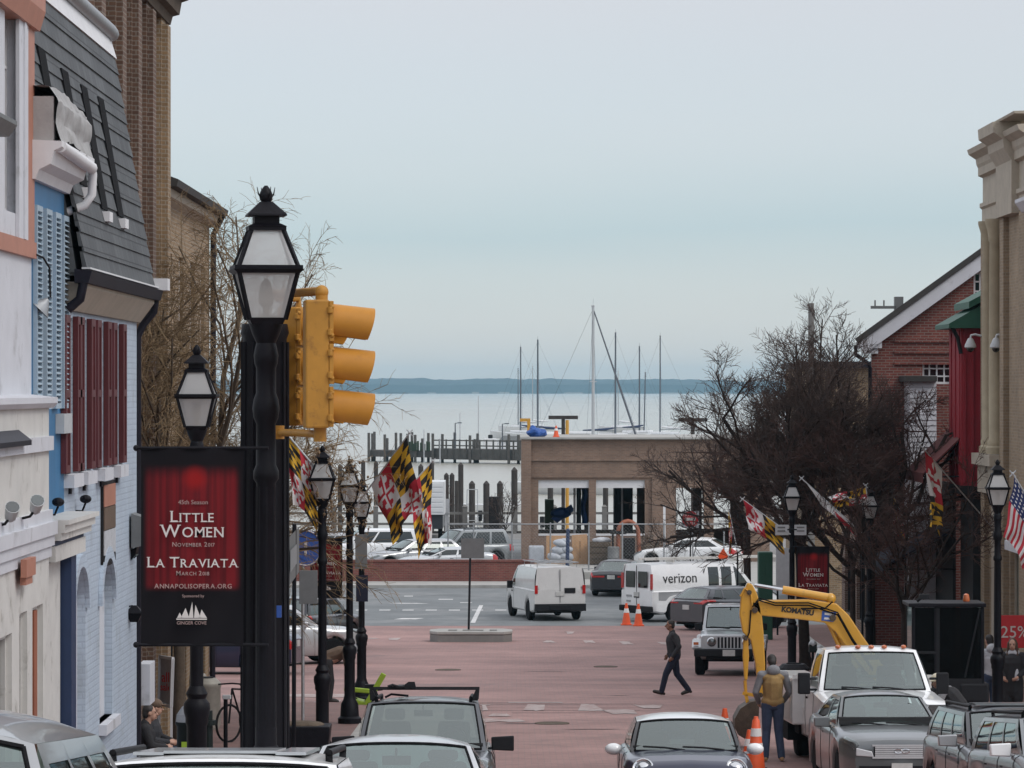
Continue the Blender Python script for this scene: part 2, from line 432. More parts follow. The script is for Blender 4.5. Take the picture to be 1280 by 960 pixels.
def banner_print(W, H):                  # the printed design: red stage curtain on black, fading out at the margins
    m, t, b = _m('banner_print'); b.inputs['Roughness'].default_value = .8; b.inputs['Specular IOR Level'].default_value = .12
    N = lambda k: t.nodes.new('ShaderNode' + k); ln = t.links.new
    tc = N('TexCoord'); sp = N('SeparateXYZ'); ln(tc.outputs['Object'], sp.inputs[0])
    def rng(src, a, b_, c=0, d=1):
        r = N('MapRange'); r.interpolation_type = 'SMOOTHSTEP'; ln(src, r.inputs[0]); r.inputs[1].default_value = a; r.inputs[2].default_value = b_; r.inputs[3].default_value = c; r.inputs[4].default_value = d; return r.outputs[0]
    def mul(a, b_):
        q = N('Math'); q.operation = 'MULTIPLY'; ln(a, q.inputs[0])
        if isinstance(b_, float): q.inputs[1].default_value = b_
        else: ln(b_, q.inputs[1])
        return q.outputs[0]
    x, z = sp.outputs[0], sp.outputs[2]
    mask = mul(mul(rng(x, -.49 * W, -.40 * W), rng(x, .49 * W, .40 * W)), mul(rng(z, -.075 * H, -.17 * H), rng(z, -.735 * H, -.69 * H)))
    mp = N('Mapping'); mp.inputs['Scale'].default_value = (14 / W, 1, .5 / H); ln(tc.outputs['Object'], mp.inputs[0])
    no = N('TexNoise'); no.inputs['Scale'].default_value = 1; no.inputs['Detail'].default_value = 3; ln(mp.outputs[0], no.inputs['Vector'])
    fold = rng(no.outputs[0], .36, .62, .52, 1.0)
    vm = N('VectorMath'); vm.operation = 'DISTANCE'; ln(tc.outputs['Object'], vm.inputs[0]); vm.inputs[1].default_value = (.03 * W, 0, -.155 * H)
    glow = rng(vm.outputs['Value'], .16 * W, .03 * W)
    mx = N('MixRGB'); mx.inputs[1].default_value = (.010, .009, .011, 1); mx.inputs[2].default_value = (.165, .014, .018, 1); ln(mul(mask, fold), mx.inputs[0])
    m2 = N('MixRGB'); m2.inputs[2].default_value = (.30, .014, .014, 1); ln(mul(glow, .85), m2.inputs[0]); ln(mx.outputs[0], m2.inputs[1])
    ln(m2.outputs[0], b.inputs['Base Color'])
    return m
M['lettering'] = mat('lettering', (.62, .58, .55), .6, 0, .06)
M['lettering_dim'] = mat('lettering_dim', (.36, .25, .23), .6, 0, .1)
M['ink'] = mat('black_lettering', (.012, .012, .012), .5, 0, .1)
M['flag_gold'] = mat('flag_gold', (.62, .36, .022), .75, 0, .1, 6); M['flag_black'] = mat('flag_black', (.014, .012, .012), .75, 0, .1)
M['flag_red'] = mat('flag_red', (.46, .022, .040), .75, 0, .12, 6); M['flag_white'] = mat('flag_white', (.68, .67, .66), .75, 0, .08, 6)
M['flag_blue'] = mat('flag_blue', (.016, .028, .11), .75, 0, .1)
M['skin'] = mat('skin', (.42, .24, .17), .55, 0, .08, 14); M['skin_dark'] = mat('skin_tan', (.22, .11, .07), .55, 0, .08, 14)
M['hair_dark'] = mat('dark_hair', (.018, .013, .011), .6, 0, .3, 40, stretch=(1, 1, .2)); M['hair_brown'] = mat('brown_hair', (.065, .035, .02), .6, 0, .3, 40); M['hair_grey'] = mat('grey_hair', (.32, .31, .30), .6, 0, .2, 40)
M['jacket_dark'] = mat('charcoal_cloth', (.030, .030, .034), .95, 0, .2, 9, .3); M['navy_cloth'] = mat('navy_cloth', (.011, .013, .030), .95, 0, .2, 9, .3)
M['denim'] = mat('denim', (.045, .065, .115), .85, 0, .2, 9, .3); M['vest_tan'] = mat('tan_vest', (.30, .19, .072), .85, 0, .15, 9, .3)
M['grey_cloth'] = mat('grey_cloth', (.20, .20, .21), .85, 0, .15, 9, .3); M['black_cloth'] = mat('black_cloth', (.017, .016, .018), .85, 0, .25, 9, .3)
M['brown_cloth'] = mat('brown_cloth', (.115, .075, .05), .85, 0, .2, 9, .3); M['light_cloth'] = mat('light_cloth', (.45, .46, .48), .85, 0, .15, 9, .2)
M['shoe'] = mat('shoe_leather', (.02, .014, .011), .5, 0, .2); M['hard_hat'] = mat('hard_hat', (.66, .60, .45), .4, 0, .06)
M['eye'] = mat('eye', (.03, .02, .018), .3, 0, .1); M['lip'] = mat('lip', (.30, .12, .10), .5, 0, .1)
M['sign_red'] = mat('sign_red', (.52, .022, .028), .5, 0, .08); M['sign_blue'] = mat('sign_blue', (.03, .09, .34), .5, 0, .08)
M['sign_green'] = mat('sign_green', (.009, .060, .036), .55, 0, .1); M['green_roof'] = mat('green_roof', (.014, .085, .050), .55, 0, .15, 3)
M['red_stucco'] = mat('red_stucco', (.26, .012, .022), .7, 0, .12, 2.5, .2)
M['stone_trim'] = mat('stone_trim', (.40, .355, .285), .75, 0, .12, 2.5, .2, dirt=((.24, .21, .17), 2, .6))
M['stone_pilaster'] = mat('stone_pilaster', (.36, .31, .215), .75, 0, .12, 2.5, .2)
M['roof_dark'] = mat('dark_roof', (.045, .042, .040), .85, 0, .2, 3)
M['gutter'] = mat('dark_gutter', (.012, .011, .018), .5, 0, .2, spec=.2)
M['weathered'] = mat('weathered_sheet', (.34, .335, .33), .75, 0, .22, 3, .5, bscale=5, dirt=((.20, .19, .18), 3, .55))
M['pvc'] = mat('pale_plastic', (.45, .47, .48), .5, 0, .08)
M['lime'] = mat('lime_paint', (.24, .36, .022), .5, 0, .15, 5)
M['pallet_wrap'] = mat('pallet_wrap', (.42, .45, .49), .35, 0, .15, 5, .4, bscale=9)
M['bin'] = mat('bin_metal', (.30, .285, .25), .6, .2, .15); M['awning_red'] = mat('awning_red', (.11, .026, .024), .8, 0, .15); M['awning_grey'] = mat('awning_grey', (.40, .41, .42), .8, 0, .12)
M['shop_dark'] = mat('shopfront_dark', (.017, .016, .017), .65, 0, .3, 3, spec=.2); M['wood_warm'] = mat('warm_wood', (.28, .09, .045), .6, 0, .2, 4, stretch=(1, 1, .2))
M['tan_leaf'] = mat('dry_garland', (.17, .11, .06), .9, 0, .4, 14); M['hull_white'] = mat('hull_white', (.66, .67, .68), .35, 0, .06, 1)
M['mast_pale'] = mat('mast_pale', (.40, .42, .44), .5, 0, .08); M['mast_dark'] = mat('mast_dark', (.085, .095, .115), .5, 0, .1); M['sail_cover'] = mat('sail_cover', (.014, .024, .075), .7, 0, .15, 2)
M['leaf_red'] = mat('autumn_red_leaf', (.36, .05, .045), .8, 0, .3, 9); M['leaf_gold'] = mat('autumn_gold_leaf', (.50, .28, .03), .8, 0, .3, 9)
M['hedge'] = mat('hedge_leaf', (.025, .045, .022), .8, 0, .35, 9)

# lettering: the built-in font turned into a mesh lying in local XZ, facing -Y
def text_mesh(s, size, align='CENTER', ext=.002, spacing=1.0, shear=0, bold=0):
    cu = bpy.data.curves.new('lettering', 'FONT')
    cu.body = s; cu.size = size; cu.align_x = align; cu.extrude = ext; cu.space_character = spacing; cu.shear = shear; cu.resolution_u = 3; cu.offset = bold
    ob = bpy.data.objects.new('lettering', cu); C.objects.link(ob)
    bpy.context.view_layer.update()
    me = bpy.data.meshes.new_from_object(ob.evaluated_get(bpy.context.evaluated_depsgraph_get()))
    vs = [v.co.copy() for v in me.vertices]; fs = [tuple(p.vertices) for p in me.polygons]
    bpy.data.objects.remove(ob); bpy.data.curves.remove(cu); bpy.data.meshes.remove(me)
    return vs, fs
def text(mb, s, size, o, x=(1, 0, 0), z=(0, 0, 1), mi=None, **k):
    vs, fs = text_mesh(s, size, **k)
    o, x, z = Vector(o), Vector(x).normalized(), Vector(z).normalized()
    n = x.cross(z)
    return mb.add([o + x * v.x + z * v.y + n * v.z for v in vs], fs, mi)
# ================================================================== the setting
def sheet(name, m, xs, ds, dz, kind='structure', steps=None):
    mb = MB()
    n = max(1, int((ds[1] - ds[0]) / 2.0)) if steps is None else steps
    nx = max(1, min(40, int((xs[1] - xs[0]) / 2)))
    mb.grid(lambda a, b: (xs[0] + (xs[1] - xs[0]) * a, ds[0] + (ds[1] - ds[0]) * b, gz(ds[0] + (ds[1] - ds[0]) * b) + dz), nx, n)
    return O(name, mb, m, kind=kind)
def slab(mb, poly, h, base=-.3, step=2.0):   # raised paving: convex outline in (x, d), following the slope
    d0 = min(p[1] for p in poly); d1 = max(p[1] for p in poly)
    cuts = sorted(set([d0, d1] + [p[1] for p in poly] + [d0 + step * i for i in range(int((d1 - d0) / step) + 1)]))
    def span(d):
        xs = []
        for (a, b) in zip(poly, poly[1:] + poly[:1]):
            if (a[1] - d) * (b[1] - d) <= 1e-9 and abs(a[1] - b[1]) > 1e-9:
                t = (d - a[1]) / (b[1] - a[1]); xs.append(a[0] + (b[0] - a[0]) * t)
            elif abs(a[1] - b[1]) <= 1e-9 and abs(a[1] - d) < 1e-9: xs += [a[0], b[0]]
        return min(xs), max(xs)
    prev = None
    for d in cuts:
        x0, x1 = span(d); z = gz(d)
        ring = [(x0, d, z + base), (x1, d, z + base), (x1, d, z + h), (x0, d, z + h)]
        o = len(mb.v); mb.v += ring
        if prev is None: mb.f.append((o, o + 1, o + 2, o + 3)); mb.m.append(mb.mi)
        else:
            for k in range(4):
                mb.f.append((prev + k, prev + (k + 1) % 4, o + (k + 1) % 4, o + k)); mb.m.append(mb.mi)
        prev = o
    mb.f.append((prev + 3, prev + 2, prev + 1, prev)); mb.m.append(mb.mi)
    return mb

g = MB()
g.grid(lambda a, b: (-160 + 320 * a, -30 + 244 * b, gz(-30 + 244 * b)), 16, 122)
g.add([(-160, 214, 0), (160, 214, 0), (160, 214, -4), (-160, 214, -4)], [(0, 1, 2, 3)])
O('ground', g, M['dark_concrete'], kind='structure')
sheet('road', M['road_brick'], (-2.9, 8.7), (2, 80), .004)
sheet('brick_crossing', M['road_brick'], (-18, 9.6), (80, 127.5), .006)
sheet('asphalt_road', M['asphalt'], (-70, 60), (127.5, 155.2), .010)
sheet('parking_lot', M['asphalt'], (-70, 9), (163, 205), .008)
sheet('harbour_pavement', M['concrete'], (-70, 60), (155.3, 162.8), .10)
sheet('harbour_pavement', M['concrete'], (.5, 60), (162.8, 176.7), .10)
kb = MB(); kb.box((-70, 155.0, -.2), (60, 155.3, .13)); O('kerb', kb, M['concrete'], kind='structure')
s1 = MB(); slab(s1, [(-5.4, 2), (-2.9, 2), (-2.9, 80), (-6.7, 80), (-6.7, 52), (-5.4, 52)], .12)
O('sidewalk', s1, M['walk_brick'], kind='structure')
s2 = MB(); slab(s2, [(8.7, 2), (13, 2), (13, 126), (9.6, 126), (8.7, 87)], .12)
slab(s2, [(6.3, 86.8), (8.72, 86.8), (8.95, 93.5), (6.3, 93.5)], .121)
O('sidewalk', s2, M['walk_brick'], kind='structure')
s3 = MB(); slab(s3, [(-2.92, 22.9), (-.95, 22.9), (-.95, 27.8), (-2.92, 27.8)], .121)
O('corner_pavement', s3, M['walk_brick'], kind='structure')
ks = MB()
for (xa, da, xb, db) in ((-2.9, 28, -2.9, 80), (8.7, 2, 8.7, 86.5), (9.0, 94, 9.6, 126), (6.3, 86.8, 6.3, 93.5)):
    n = 24
    for i in range(n):
        t0, t1 = i / n, (i + 1) / n
        a = Vector((xa + (xb - xa) * t0, da + (db - da) * t0, 0)); b = Vector((xa + (xb - xa) * t1, da + (db - da) * t1, 0))
        a.z = gz(a.y) + .045; b.z = gz(b.y) + .045
        ks.bar(a, b, .16, .17)
O('kerbstone', ks, M['concrete'], kind='structure')
w = MB(); w.grid(lambda a, b: (-2450 + 4900 * a, 213 + (7560 - 213) * b ** 2, -1.2), 20, 60)
def water_mat():
    m, t, b = _m('harbour_water')
    b.inputs['Base Color'].default_value = (.36, .35, .30, 1); b.inputs['Roughness'].default_value = .16; b.inputs['IOR'].default_value = 1.33
    tc = t.nodes.new('ShaderNodeTexCoord'); mp = t.nodes.new('ShaderNodeMapping'); mp.inputs['Scale'].default_value = (.35, .16, 1)
    no = t.nodes.new('ShaderNodeTexNoise'); no.inputs['Scale'].default_value = 1.0; no.inputs['Detail'].default_value = 5
    bp = t.nodes.new('ShaderNodeBump'); bp.inputs['Strength'].default_value = .30; bp.inputs['Distance'].default_value = .3
    t.links.new(tc.outputs['Object'], mp.inputs[0]); t.links.new(mp.outputs[0], no.inputs['Vector'])
    t.links.new(no.outputs[0], bp.inputs['Height']); t.links.new(bp.outputs[0], b.inputs['Normal'])
    n2 = t.nodes.new('ShaderNodeTexNoise'); n2.inputs['Scale'].default_value = 1; n2.inputs['Detail'].default_value = 4
    m2 = t.nodes.new('ShaderNodeMapping'); m2.inputs['Scale'].default_value = (.004, .0016, 1)
    r2 = t.nodes.new('ShaderNodeMapRange'); r2.inputs[3].default_value = .12; r2.inputs[4].default_value = .30
    t.links.new(tc.outputs['Object'], m2.inputs[0]); t.links.new(m2.outputs[0], n2.inputs['Vector']); t.links.new(n2.outputs[0], r2.inputs[0])
    t.links.new(r2.outputs[0], b.inputs['Roughness'])
    return m
O('water', w, water_mat(), kind='structure')
# the far shore, wooded and low, seven kilometres off
def hill_h(x, k):
    return (29 + 5 * noise.noise((x * .0017, k, 3)) + 4.0 * noise.noise((x * .006, k, 9)) + 3.0 * noise.noise((x * .02, k * 2, 1)) + 2.2 * noise.noise((x * .06, k * 3, 5)) - .0052 * (x + 300) * (1 if x > -300 else -.4))
rows = [(7300, -1.4), (7304, .5), (7320, .60), (7345, .78), (7390, .92), (7450, 1.0), (7520, .9), (7545, -.05)]
hb = MB(); NX = 520
hb.grid(lambda a, b: (lambda k: (-2350 + 4700 * a, rows[k][0] + 6 * noise.noise((a * 200, k, 2)), rows[k][1] if k < 2 else max(-1, rows[k][1] * hill_h(-2350 + 4700 * a, k * .35) )))(min(len(rows) - 1, int(round(b * (len(rows) - 1))))), NX, len(rows) - 1)
O('far_shore_hills', hb, mat('far_woods', (.035, .045, .05), .95, 0, .3, .02), kind='structure')
rb = MB()
rr = random.Random(4)
for i in range(46):
    x = -1500 + rr.random() * 3000
    rb.box((x, 7296, -1.3), (x + 8 + rr.random() * 60, 7299.5, .8 + rr.random() * 1.4))
O('beach', rb, M['concrete'], kind='structure')

# painted markings, each a thin sheet following the slope
def mark(mb, p, dz=.014):
    ds = sorted(set(q[1] for q in p))
    mb.add([(x, d, gz(d) + dz) for x, d in p], [tuple(range(len(p)))])
def quad(x0, x1, d0, d1, sk=0): return [(x0, d0), (x1, d0), (x1 + sk, d1), (x0 + sk, d1)]
def gd(v):                                # depth of the street point seen at row v
    lo, hi = 30.0, 212.0
    for _ in range(50):
        m_ = (lo + hi) / 2
        if VH + (ZC - gz(m_)) * FPX / m_ > v: lo = m_
        else: hi = m_
    return lo
mk = MB()
for u in range(300, 640, 29):             # dashes of the crossing on the asphalt
    d = gd(763); mark(mk, quad(gx(u, d), gx(u + 14, d), d - .28, d + .28))
d = gd(755); mark(mk, quad(gx(500, d), gx(537, d), d, d + .5, -.5))
d = gd(774); mark(mk, quad(gx(492, d), gx(520, d), d - .3, d + .5, .3))
mark(mk, [(gx(588, gd(779)), gd(779)), (gx(594, gd(779)), gd(779)), (gx(604, gd(757)), gd(757)), (gx(599, gd(757)), gd(757))], .016)
d = gd(750); mark(mk, quad(gx(548, d), gx(566, d), d, d + .6)); d = gd(746); mark(mk, quad(gx(505, d), gx(516, d), d, d + .5))
d = gd(754); mark(mk, quad(gx(575, d), gx(590, d), d, d + .4))
O('lane_marking', mk, M['road_paint'], kind='structure')
wk = MB(); lerp_ = lambda a, b, t: a + (b - a) * t
for (u0, u1, v0, v1) in ((705, 718, 790, 793), (680, 692, 801, 803.5), (728, 741, 801, 804), (775, 790, 802, 806), (824, 838, 803, 806), (485, 500, 798, 800.5),
                         (360, 432, 868, 872), (364, 424, 886, 893), (395, 425, 876, 879), (600, 612, 882, 889), (658, 685, 881, 889), (729, 752, 881, 890), (800, 832, 882, 886),
                         (640, 700, 878.2, 879.2), (420, 470, 798, 799), (595, 650, 899, 903), (612, 640, 893, 896), (760, 800, 888, 893)):
    a, b = gd(v1), gd(v0); n_ = 4; j_ = lambda k: rr.uniform(-k, k); w_ = (b - a) * .10
    lo = [(gx(lerp_(u0, u1, i / n_), a) + (j_(.05) if 0 < i < n_ else j_(.12)), a + j_(w_)) for i in range(n_ + 1)]; hi = [(gx(lerp_(u0, u1, i / n_), a) + j_(.12), b + j_(w_)) for i in range(n_ + 1)]
    mark(wk, lo + hi[::-1], .015)
O('worn_marking', wk, M['worn_paint'], kind='structure')
jk = MB()
for (u0, u1, v) in ((380, 830, 880.6), (470, 800, 888.8), (640, 790, 891.4), (520, 700, 879)):
    d = gd(v); mark(jk, quad(gx(u0, d), gx(u1, d), d - .035, d + .035), .012)
for (u0, u1, v) in ((754, 774, 870), (650, 700, 840), (700, 760, 912), (620, 690, 905)):
    d = gd(v); mark(jk, quad(gx(u0, d), gx(u1, d), d - .06, d + .06, .3), .011)
O('pavement_joint', jk, mat('dark_joint', (.07, .055, .055), .9, 0, .3), kind='structure')
mh = MB()
for (u, v, r) in ((757, 834, .33), (560, 838, .35), (690, 905, .35)):
    d = gd(v); mh.lathe([(r, gz(d) - .02), (r, gz(d) + .022)], (gx(u, d), d, 0), 20)
O('manhole_cover', mh, M['bark_tan'], kind='structure')

# haze: the winter air over the bay
hz = MB(); hz.box((-2500, -60, -5.2), (2500, 7600, 52))
hm = bpy.data.materials.new('haze_air'); hm.use_nodes = True
hm.node_tree.nodes.clear()
ho = hm.node_tree.nodes.new('ShaderNodeOutputMaterial'); hv = hm.node_tree.nodes.new('ShaderNodeVolumePrincipled')
hv.inputs['Color'].default_value = (.48, .82, 1.0, 1); hv.inputs['Density'].default_value = 0.0001; hv.inputs['Anisotropy'].default_value = .2
hm.node_tree.links.new(hv.outputs[0], ho.inputs['Volume'])
O('haze', hz, hm, kind='stuff')

# ================================================================== buildings
def wall_y(mb, X, y0, y1, z0, z1, holes, n=-1, depth=.18):   # wall in a plane x = X, openings (y0, y1, z0, z1), reveals cut in away from the street
    ys = sorted(set([y0, y1] + [h[0] for h in holes] + [h[1] for h in holes])); zs = sorted(set([z0, z1] + [h[2] for h in holes] + [h[3] for h in holes]))
    for a, b in zip(ys, ys[1:]):
        for c, d in zip(zs, zs[1:]):
            m_ = ((a + b) / 2, (c + d) / 2)
            if any(h[0] < m_[0] < h[1] and h[2] < m_[1] < h[3] for h in holes): continue
            mb.box((X, a, c), (X + n * depth, b, d))
def wall_x(mb, Y, x0, x1, z0, z1, holes, depth=.18):         # wall in a plane y = Y facing the camera
    xs = sorted(set([x0, x1] + [h[0] for h in holes] + [h[1] for h in holes])); zs = sorted(set([z0, z1] + [h[2] for h in holes] + [h[3] for h in holes]))
    for a, b in zip(xs, xs[1:]):
        for c, d in zip(zs, zs[1:]):
            m_ = ((a + b) / 2, (c + d) / 2)
            if any(h[0] < m_[0] < h[1] and h[2] < m_[1] < h[3] for h in holes): continue
            mb.box((a, Y, c), (b, Y + depth, d))
def window_y(root, X, y0, y1, z0, z1, n=-1, fm='white_paint', nx=2, nz=2, inset=.10, gm='window', fw=.05):
    f = MB(); a, b = X + n * inset, X + n * (inset + .05)
    f.box((a, y0, z0), (b, y0 + fw, z1)); f.box((a, y1 - fw, z0), (b, y1, z1)); f.box((a, y0 + fw, z0), (b, y1 - fw, z0 + fw)); f.box((a, y0 + fw, z1 - fw), (b, y1 - fw, z1))
    for i in range(1, nx): y = y0 + (y1 - y0) * i / nx; f.box((a, y - .015, z0 + fw), (b, y + .015, z1 - fw))
    for i in range(1, nz): z = z0 + (z1 - z0) * i / nz; f.box((a - n * .003, y0 + fw, z - .015), (b + n * .003, y1 - fw, z + .015))
    w_ = O('window', f, M[fm], root)
    p = MB(); p.box((X + n * (inset + .055), y0, z0), (X + n * (inset + .065), y1, z1)); O('pane', p, M[gm], w_)
    return w_
def window_x(root, Y, x0, x1, z0, z1, fm='white_paint', nx=2, nz=2, inset=.10, gm='window', fw=.06):
    f = MB(); a, b = Y + inset, Y + inset + .05
    f.box((x0, a, z0), (x0 + fw, b, z1)); f.box((x1 - fw, a, z0), (x1, b, z1)); f.box((x0 + fw, a, z0), (x1 - fw, b, z0 + fw)); f.box((x0 + fw, a, z1 - fw), (x1 - fw, b, z1))
    for i in range(1, nx): x = x0 + (x1 - x0) * i / nx; f.box((x - .02, a, z0 + fw), (x + .02, b, z1 - fw))
    for i in range(1, nz): z = z0 + (z1 - z0) * i / nz; f.box((x0 + fw, a - .003, z - .02), (x1 - fw, b + .003, z + .02))
    w_ = O('window', f, M[fm], root)
    p = MB(); p.box((x0, Y + inset + .055, z0), (x1, Y + inset + .065, z1)); O('pane', p, M[gm], w_)
    return w_
def prof_y(mb, prof, y0, y1, mi=None):    # moulding: (x, z) outline run along y
    mb.prism([(x, y0, z) for x, z in prof], (0, y1 - y0, 0), mi)
def prof_x(mb, prof, x0, x1, mi=None):    # moulding: (y, z) outline run along x
    mb.prism([(x0, y, z) for y, z in prof], (x1 - x0, 0, 0), mi)
def arch_fill(mb, X, yc, w, zs, depth, n=-1, seg=10):   # wall filling between an arch springing at zs and the square head above it
    r = w / 2
    for i in range(seg):
        a0, a1 = PI * i / seg, PI * (i + 1) / seg
        p = [(yc - r * math.cos(a0), zs + r * .75 * math.sin(a0)), (yc - r * math.cos(a1), zs + r * .75 * math.sin(a1))]
        top = zs + r * .75
        if abs(p[0][1] - top) < 1e-6 and abs(p[1][1] - top) < 1e-6: continue
        poly = [(X, p[0][0], p[0][1]), (X, p[1][0], p[1][1]), (X, p[1][0], top + 1e-4), (X, p[0][0], top + 1e-4)]
        mb.prism(poly, (n * depth, 0, 0))
def fy(u, X): return X * FPX / (u - 640)

# --- white shop house with salmon trim, nearest on the left
X0 = -5.1
b = T('white_shop_house', (-7, 37.5, gz(37.5)), 'narrow white shop house with salmon corner trim at the far left edge', 'building')
mb = MB(); wall_y(mb, X0, 34, 39.05, 8.28, 16, [(35.2, 36.4, 10.2, 13.2), (37.0, 37.9, 10.2, 13.2)]); mb.box((-9, 34, 3), (X0 - .18, 39.05, 16)); mb.box((X0, 34, 3.1), (X0 - .18, 39.05, 8.28))
O('wall', mb, M['cool_white'], b)
for y0, y1 in ((35.2, 36.4), (37.0, 37.9)): window_y(b, X0, y0, y1, 10.2, 13.2)
mb = MB(); mb.box((X0 + .03, 38.55, 9.95), (X0 - .1, 39.08, 16)); mb.box((X0 + .05, 34, 9.78), (X0 - .1, 39.1, 9.95)); 
prof_y(mb, [(X0 - .1, 12.2), (X0 + .08, 12.2), (X0 + .14, 12.4), (X0 + .14, 12.6), (X0 - .1, 12.65)], 34, 39.14)
O('trim', mb, M['salmon'], b)
mb = MB(); mb.box((X0 + .04, 37.8, 9.95), (X0 + .002, 38.5, 16)); mb.box((X0 + .06, 38.1, 9.95), (X0 + .04, 38.25, 16)); O('corner_board', mb, M['cool_white'], b)
mb = MB(); Xs = -4.92
wall_y(mb, Xs, 34, 39.1, 3.0, 6.62, [(34.6, 36.2, 4.0, 6.0), (36.75, 37.35, 3.7, 6.15), (37.75, 38.6, 3.7, 6.15)], depth=.16)
mb.box((Xs, 34, 6.62), (X0 - .02, 39.1, 8.2)); mb.box((X0 - .22, 34, 3.0), (X0 - .19, 39.1, 6.62))
O('shopfront', mb, M['cream'], b)
mb = MB()
prof_y(mb, [(X0, 8.2), (Xs + .05, 8.2), (Xs + .09, 8.25), (Xs + .09, 8.31), (X0, 8.34)], 34, 39.14)
for z0, z1, o_ in ((6.62, 6.74, .03), (6.74, 6.86, .06), (6.86, 7.0, .09), (7.0, 7.12, .04), (7.75, 7.9, .05)): mb.box((Xs, 34, z0), (Xs + o_, 39.1 + o_ * .4, z1))
O('moulding', mb, M['cool_white'], b)
mb = MB(); mb.prism([(Xs - .05, 33.6, 7.92), (Xs + .13, 33.6, 7.84), (Xs + .13, 33.6, 7.89), (Xs - .05, 33.6, 8.03)], (0, 3.1, 0)); O('canopy', mb, M['gutter'], b)
for y0, y1 in ((34.6, 36.2), (36.75, 37.35), (37.75, 38.6)): window_y(b, Xs, y0, y1, 3.7 if y0 > 36.5 else 4.0, 6.15 if y0 > 36.5 else 6.0, fm='cream', nx=1, nz=2, inset=.06)
mb = MB(); mb.box((Xs - .02, 38.05, 3.7), (Xs - .055, 38.3, 6.1)); O('door_panel', mb, M['wood_warm'], b)
mb = MB(); mb.box((Xs + .06, 36.4, 6.53), (Xs + .12, 37.1, 6.71)); mb.box((Xs + .04, 36.5, 6.45), (Xs + .10, 37.0, 6.53)); O('corbel', mb, M['salmon'], b)
# twin floodlights on a bar, a gutter end and a gooseneck lamp
def floodlight(u, v, d, name_label, dirv):
    p = at(u, v, d); t = T('floodlight', p, name_label, 'floodlight', 'floodlights over the left shopfront')
    mb = MB(); dv = Vector(dirv).normalized()
    mb.tube([p - dv * .10, p - dv * .06, p + dv * .08, p + dv * .10], [.03, .055, .07, .075], 12); O('housing', mb, M['pvc'], t, smooth=40)
    mb = MB(); mb.tube([p + dv * .101, p + dv * .106], .066, 12); O('lens', mb, M['lens'], t)
    mb = MB(); mb.tube([p + Vector((0, 0, -.02)), p + Vector((-.06, 0, -.10)), p + Vector((-.14, .05, -.12))], .014, 6); O('bracket', mb, M['plastic'], t)
    return t
floodlight(14, 642, 35.2, 'white floodlight tilted left on the shop cornice, the left one of a pair', (.2, -.6, .55))
floodlight(45, 633, 36.6, 'white floodlight tilted left on the shop cornice, nearest the blue shop', (.2, -.6, .5))
mb = MB(); p = at(14, 160, 35.9); mb.prism([(X0, 33.5, p.z - .08), (X0 + .18, 33.5, p.z - .08), (X0 + .26, 33.5, p.z + .03), (X0 + .26, 33.5, p.z + .07), (X0, 33.5, p.z + .07)], (0, 2.5, 0))
O('gutter_hood', mb, M['sign_back'], b)
p = at(57, 385, 39.3); t = T('gooseneck_lamp', p, 'grey gooseneck lamp with cone shade hanging before louvred shutters', 'lamp')
mb = MB(); mb.tube([at(0, 330, 38.4), at(20, 322, 38.7), at(40, 316, 39), at(54, 322, 39.2), at(62, 335, 39.3), at(63, 372, 39.3)], .012, 6); O('arm', mb, M['plastic'], t, smooth=60)
mb = MB(); c = at(47, 385, 39.3); dv = Vector((-.45, -.1, -.5)).normalized(); q = at(60, 374, 39.3)
mb.tube([q, q + dv * .04, q + dv * .15], [.02, .05, .14], 14); O('lamp_shade', mb, M['steel'], t, smooth=50)

# --- blue shop house
b = T('blue_shop_house', (-7, 40.5, gz(40.5)), 'narrow bright blue shop house with pale louvred shutters and crumbling white cornice', 'building')
holes = [(39.66, 39.95, 8.3, 10.25), (41.22, 41.48, 8.3, 10.25)]
mb = MB(); wall_y(mb, X0, 39.05, 41.9, 3.0, 10.75, holes, depth=.15); mb.box((-9, 39.06, 3), (X0 - .2, 41.9, 11.2)); O('wall', mb, M['blue_paint'], b)
for h in holes: window_y(b, X0, *h, fm='navy_paint', nx=1, nz=2, inset=.06)
for (u0, u1) in ((41, 48), (53, 60), (64.5, 71.5), (75, 82)):
    y0, y1 = fy(u0, X0), fy(u1, X0)
    mb = MB(); z0, z1 = 8.24, 10.30
    mb.box((X0 + .002, y0, z0), (X0 + .05, y0 + .05, z1)); mb.box((X0 + .002, y1 - .05, z0), (X0 + .05, y1, z1)); mb.box((X0 + .002, y0, z1), (X0 + .05, y1, z1 + .06)); mb.box((X0 + .002, y0, z0 - .06), (X0 + .05, y1, z0))
    k = 0
    while z0 + k * .06 < z1 - .03:
        z = z0 + k * .06 + .02; mb.prism([(X0 + .005, y0 + .05, z + .035), (X0 + .055, y0 + .05, z), (X0 + .058, y0 + .05, z + .008), (X0 + .008, y0 + .05, z + .043)], (0, y1 - y0 - .1, 0)); k += 1
    O('shutter', mb, M['louvre'], b)
mb = MB()
prof_y(mb, [(X0 - .3, 10.62), (X0 + .06, 10.62), (X0 + .10, 10.72), (X0 + .22, 10.78), (X0 + .26, 10.92), (X0 + .34, 10.96), (X0 + .34, 11.02), (X0 - .3, 11.05)], 38.9, 41.95)
O('cornice', mb, M['white_paint'], b)
rr = random.Random(7); mb = MB()
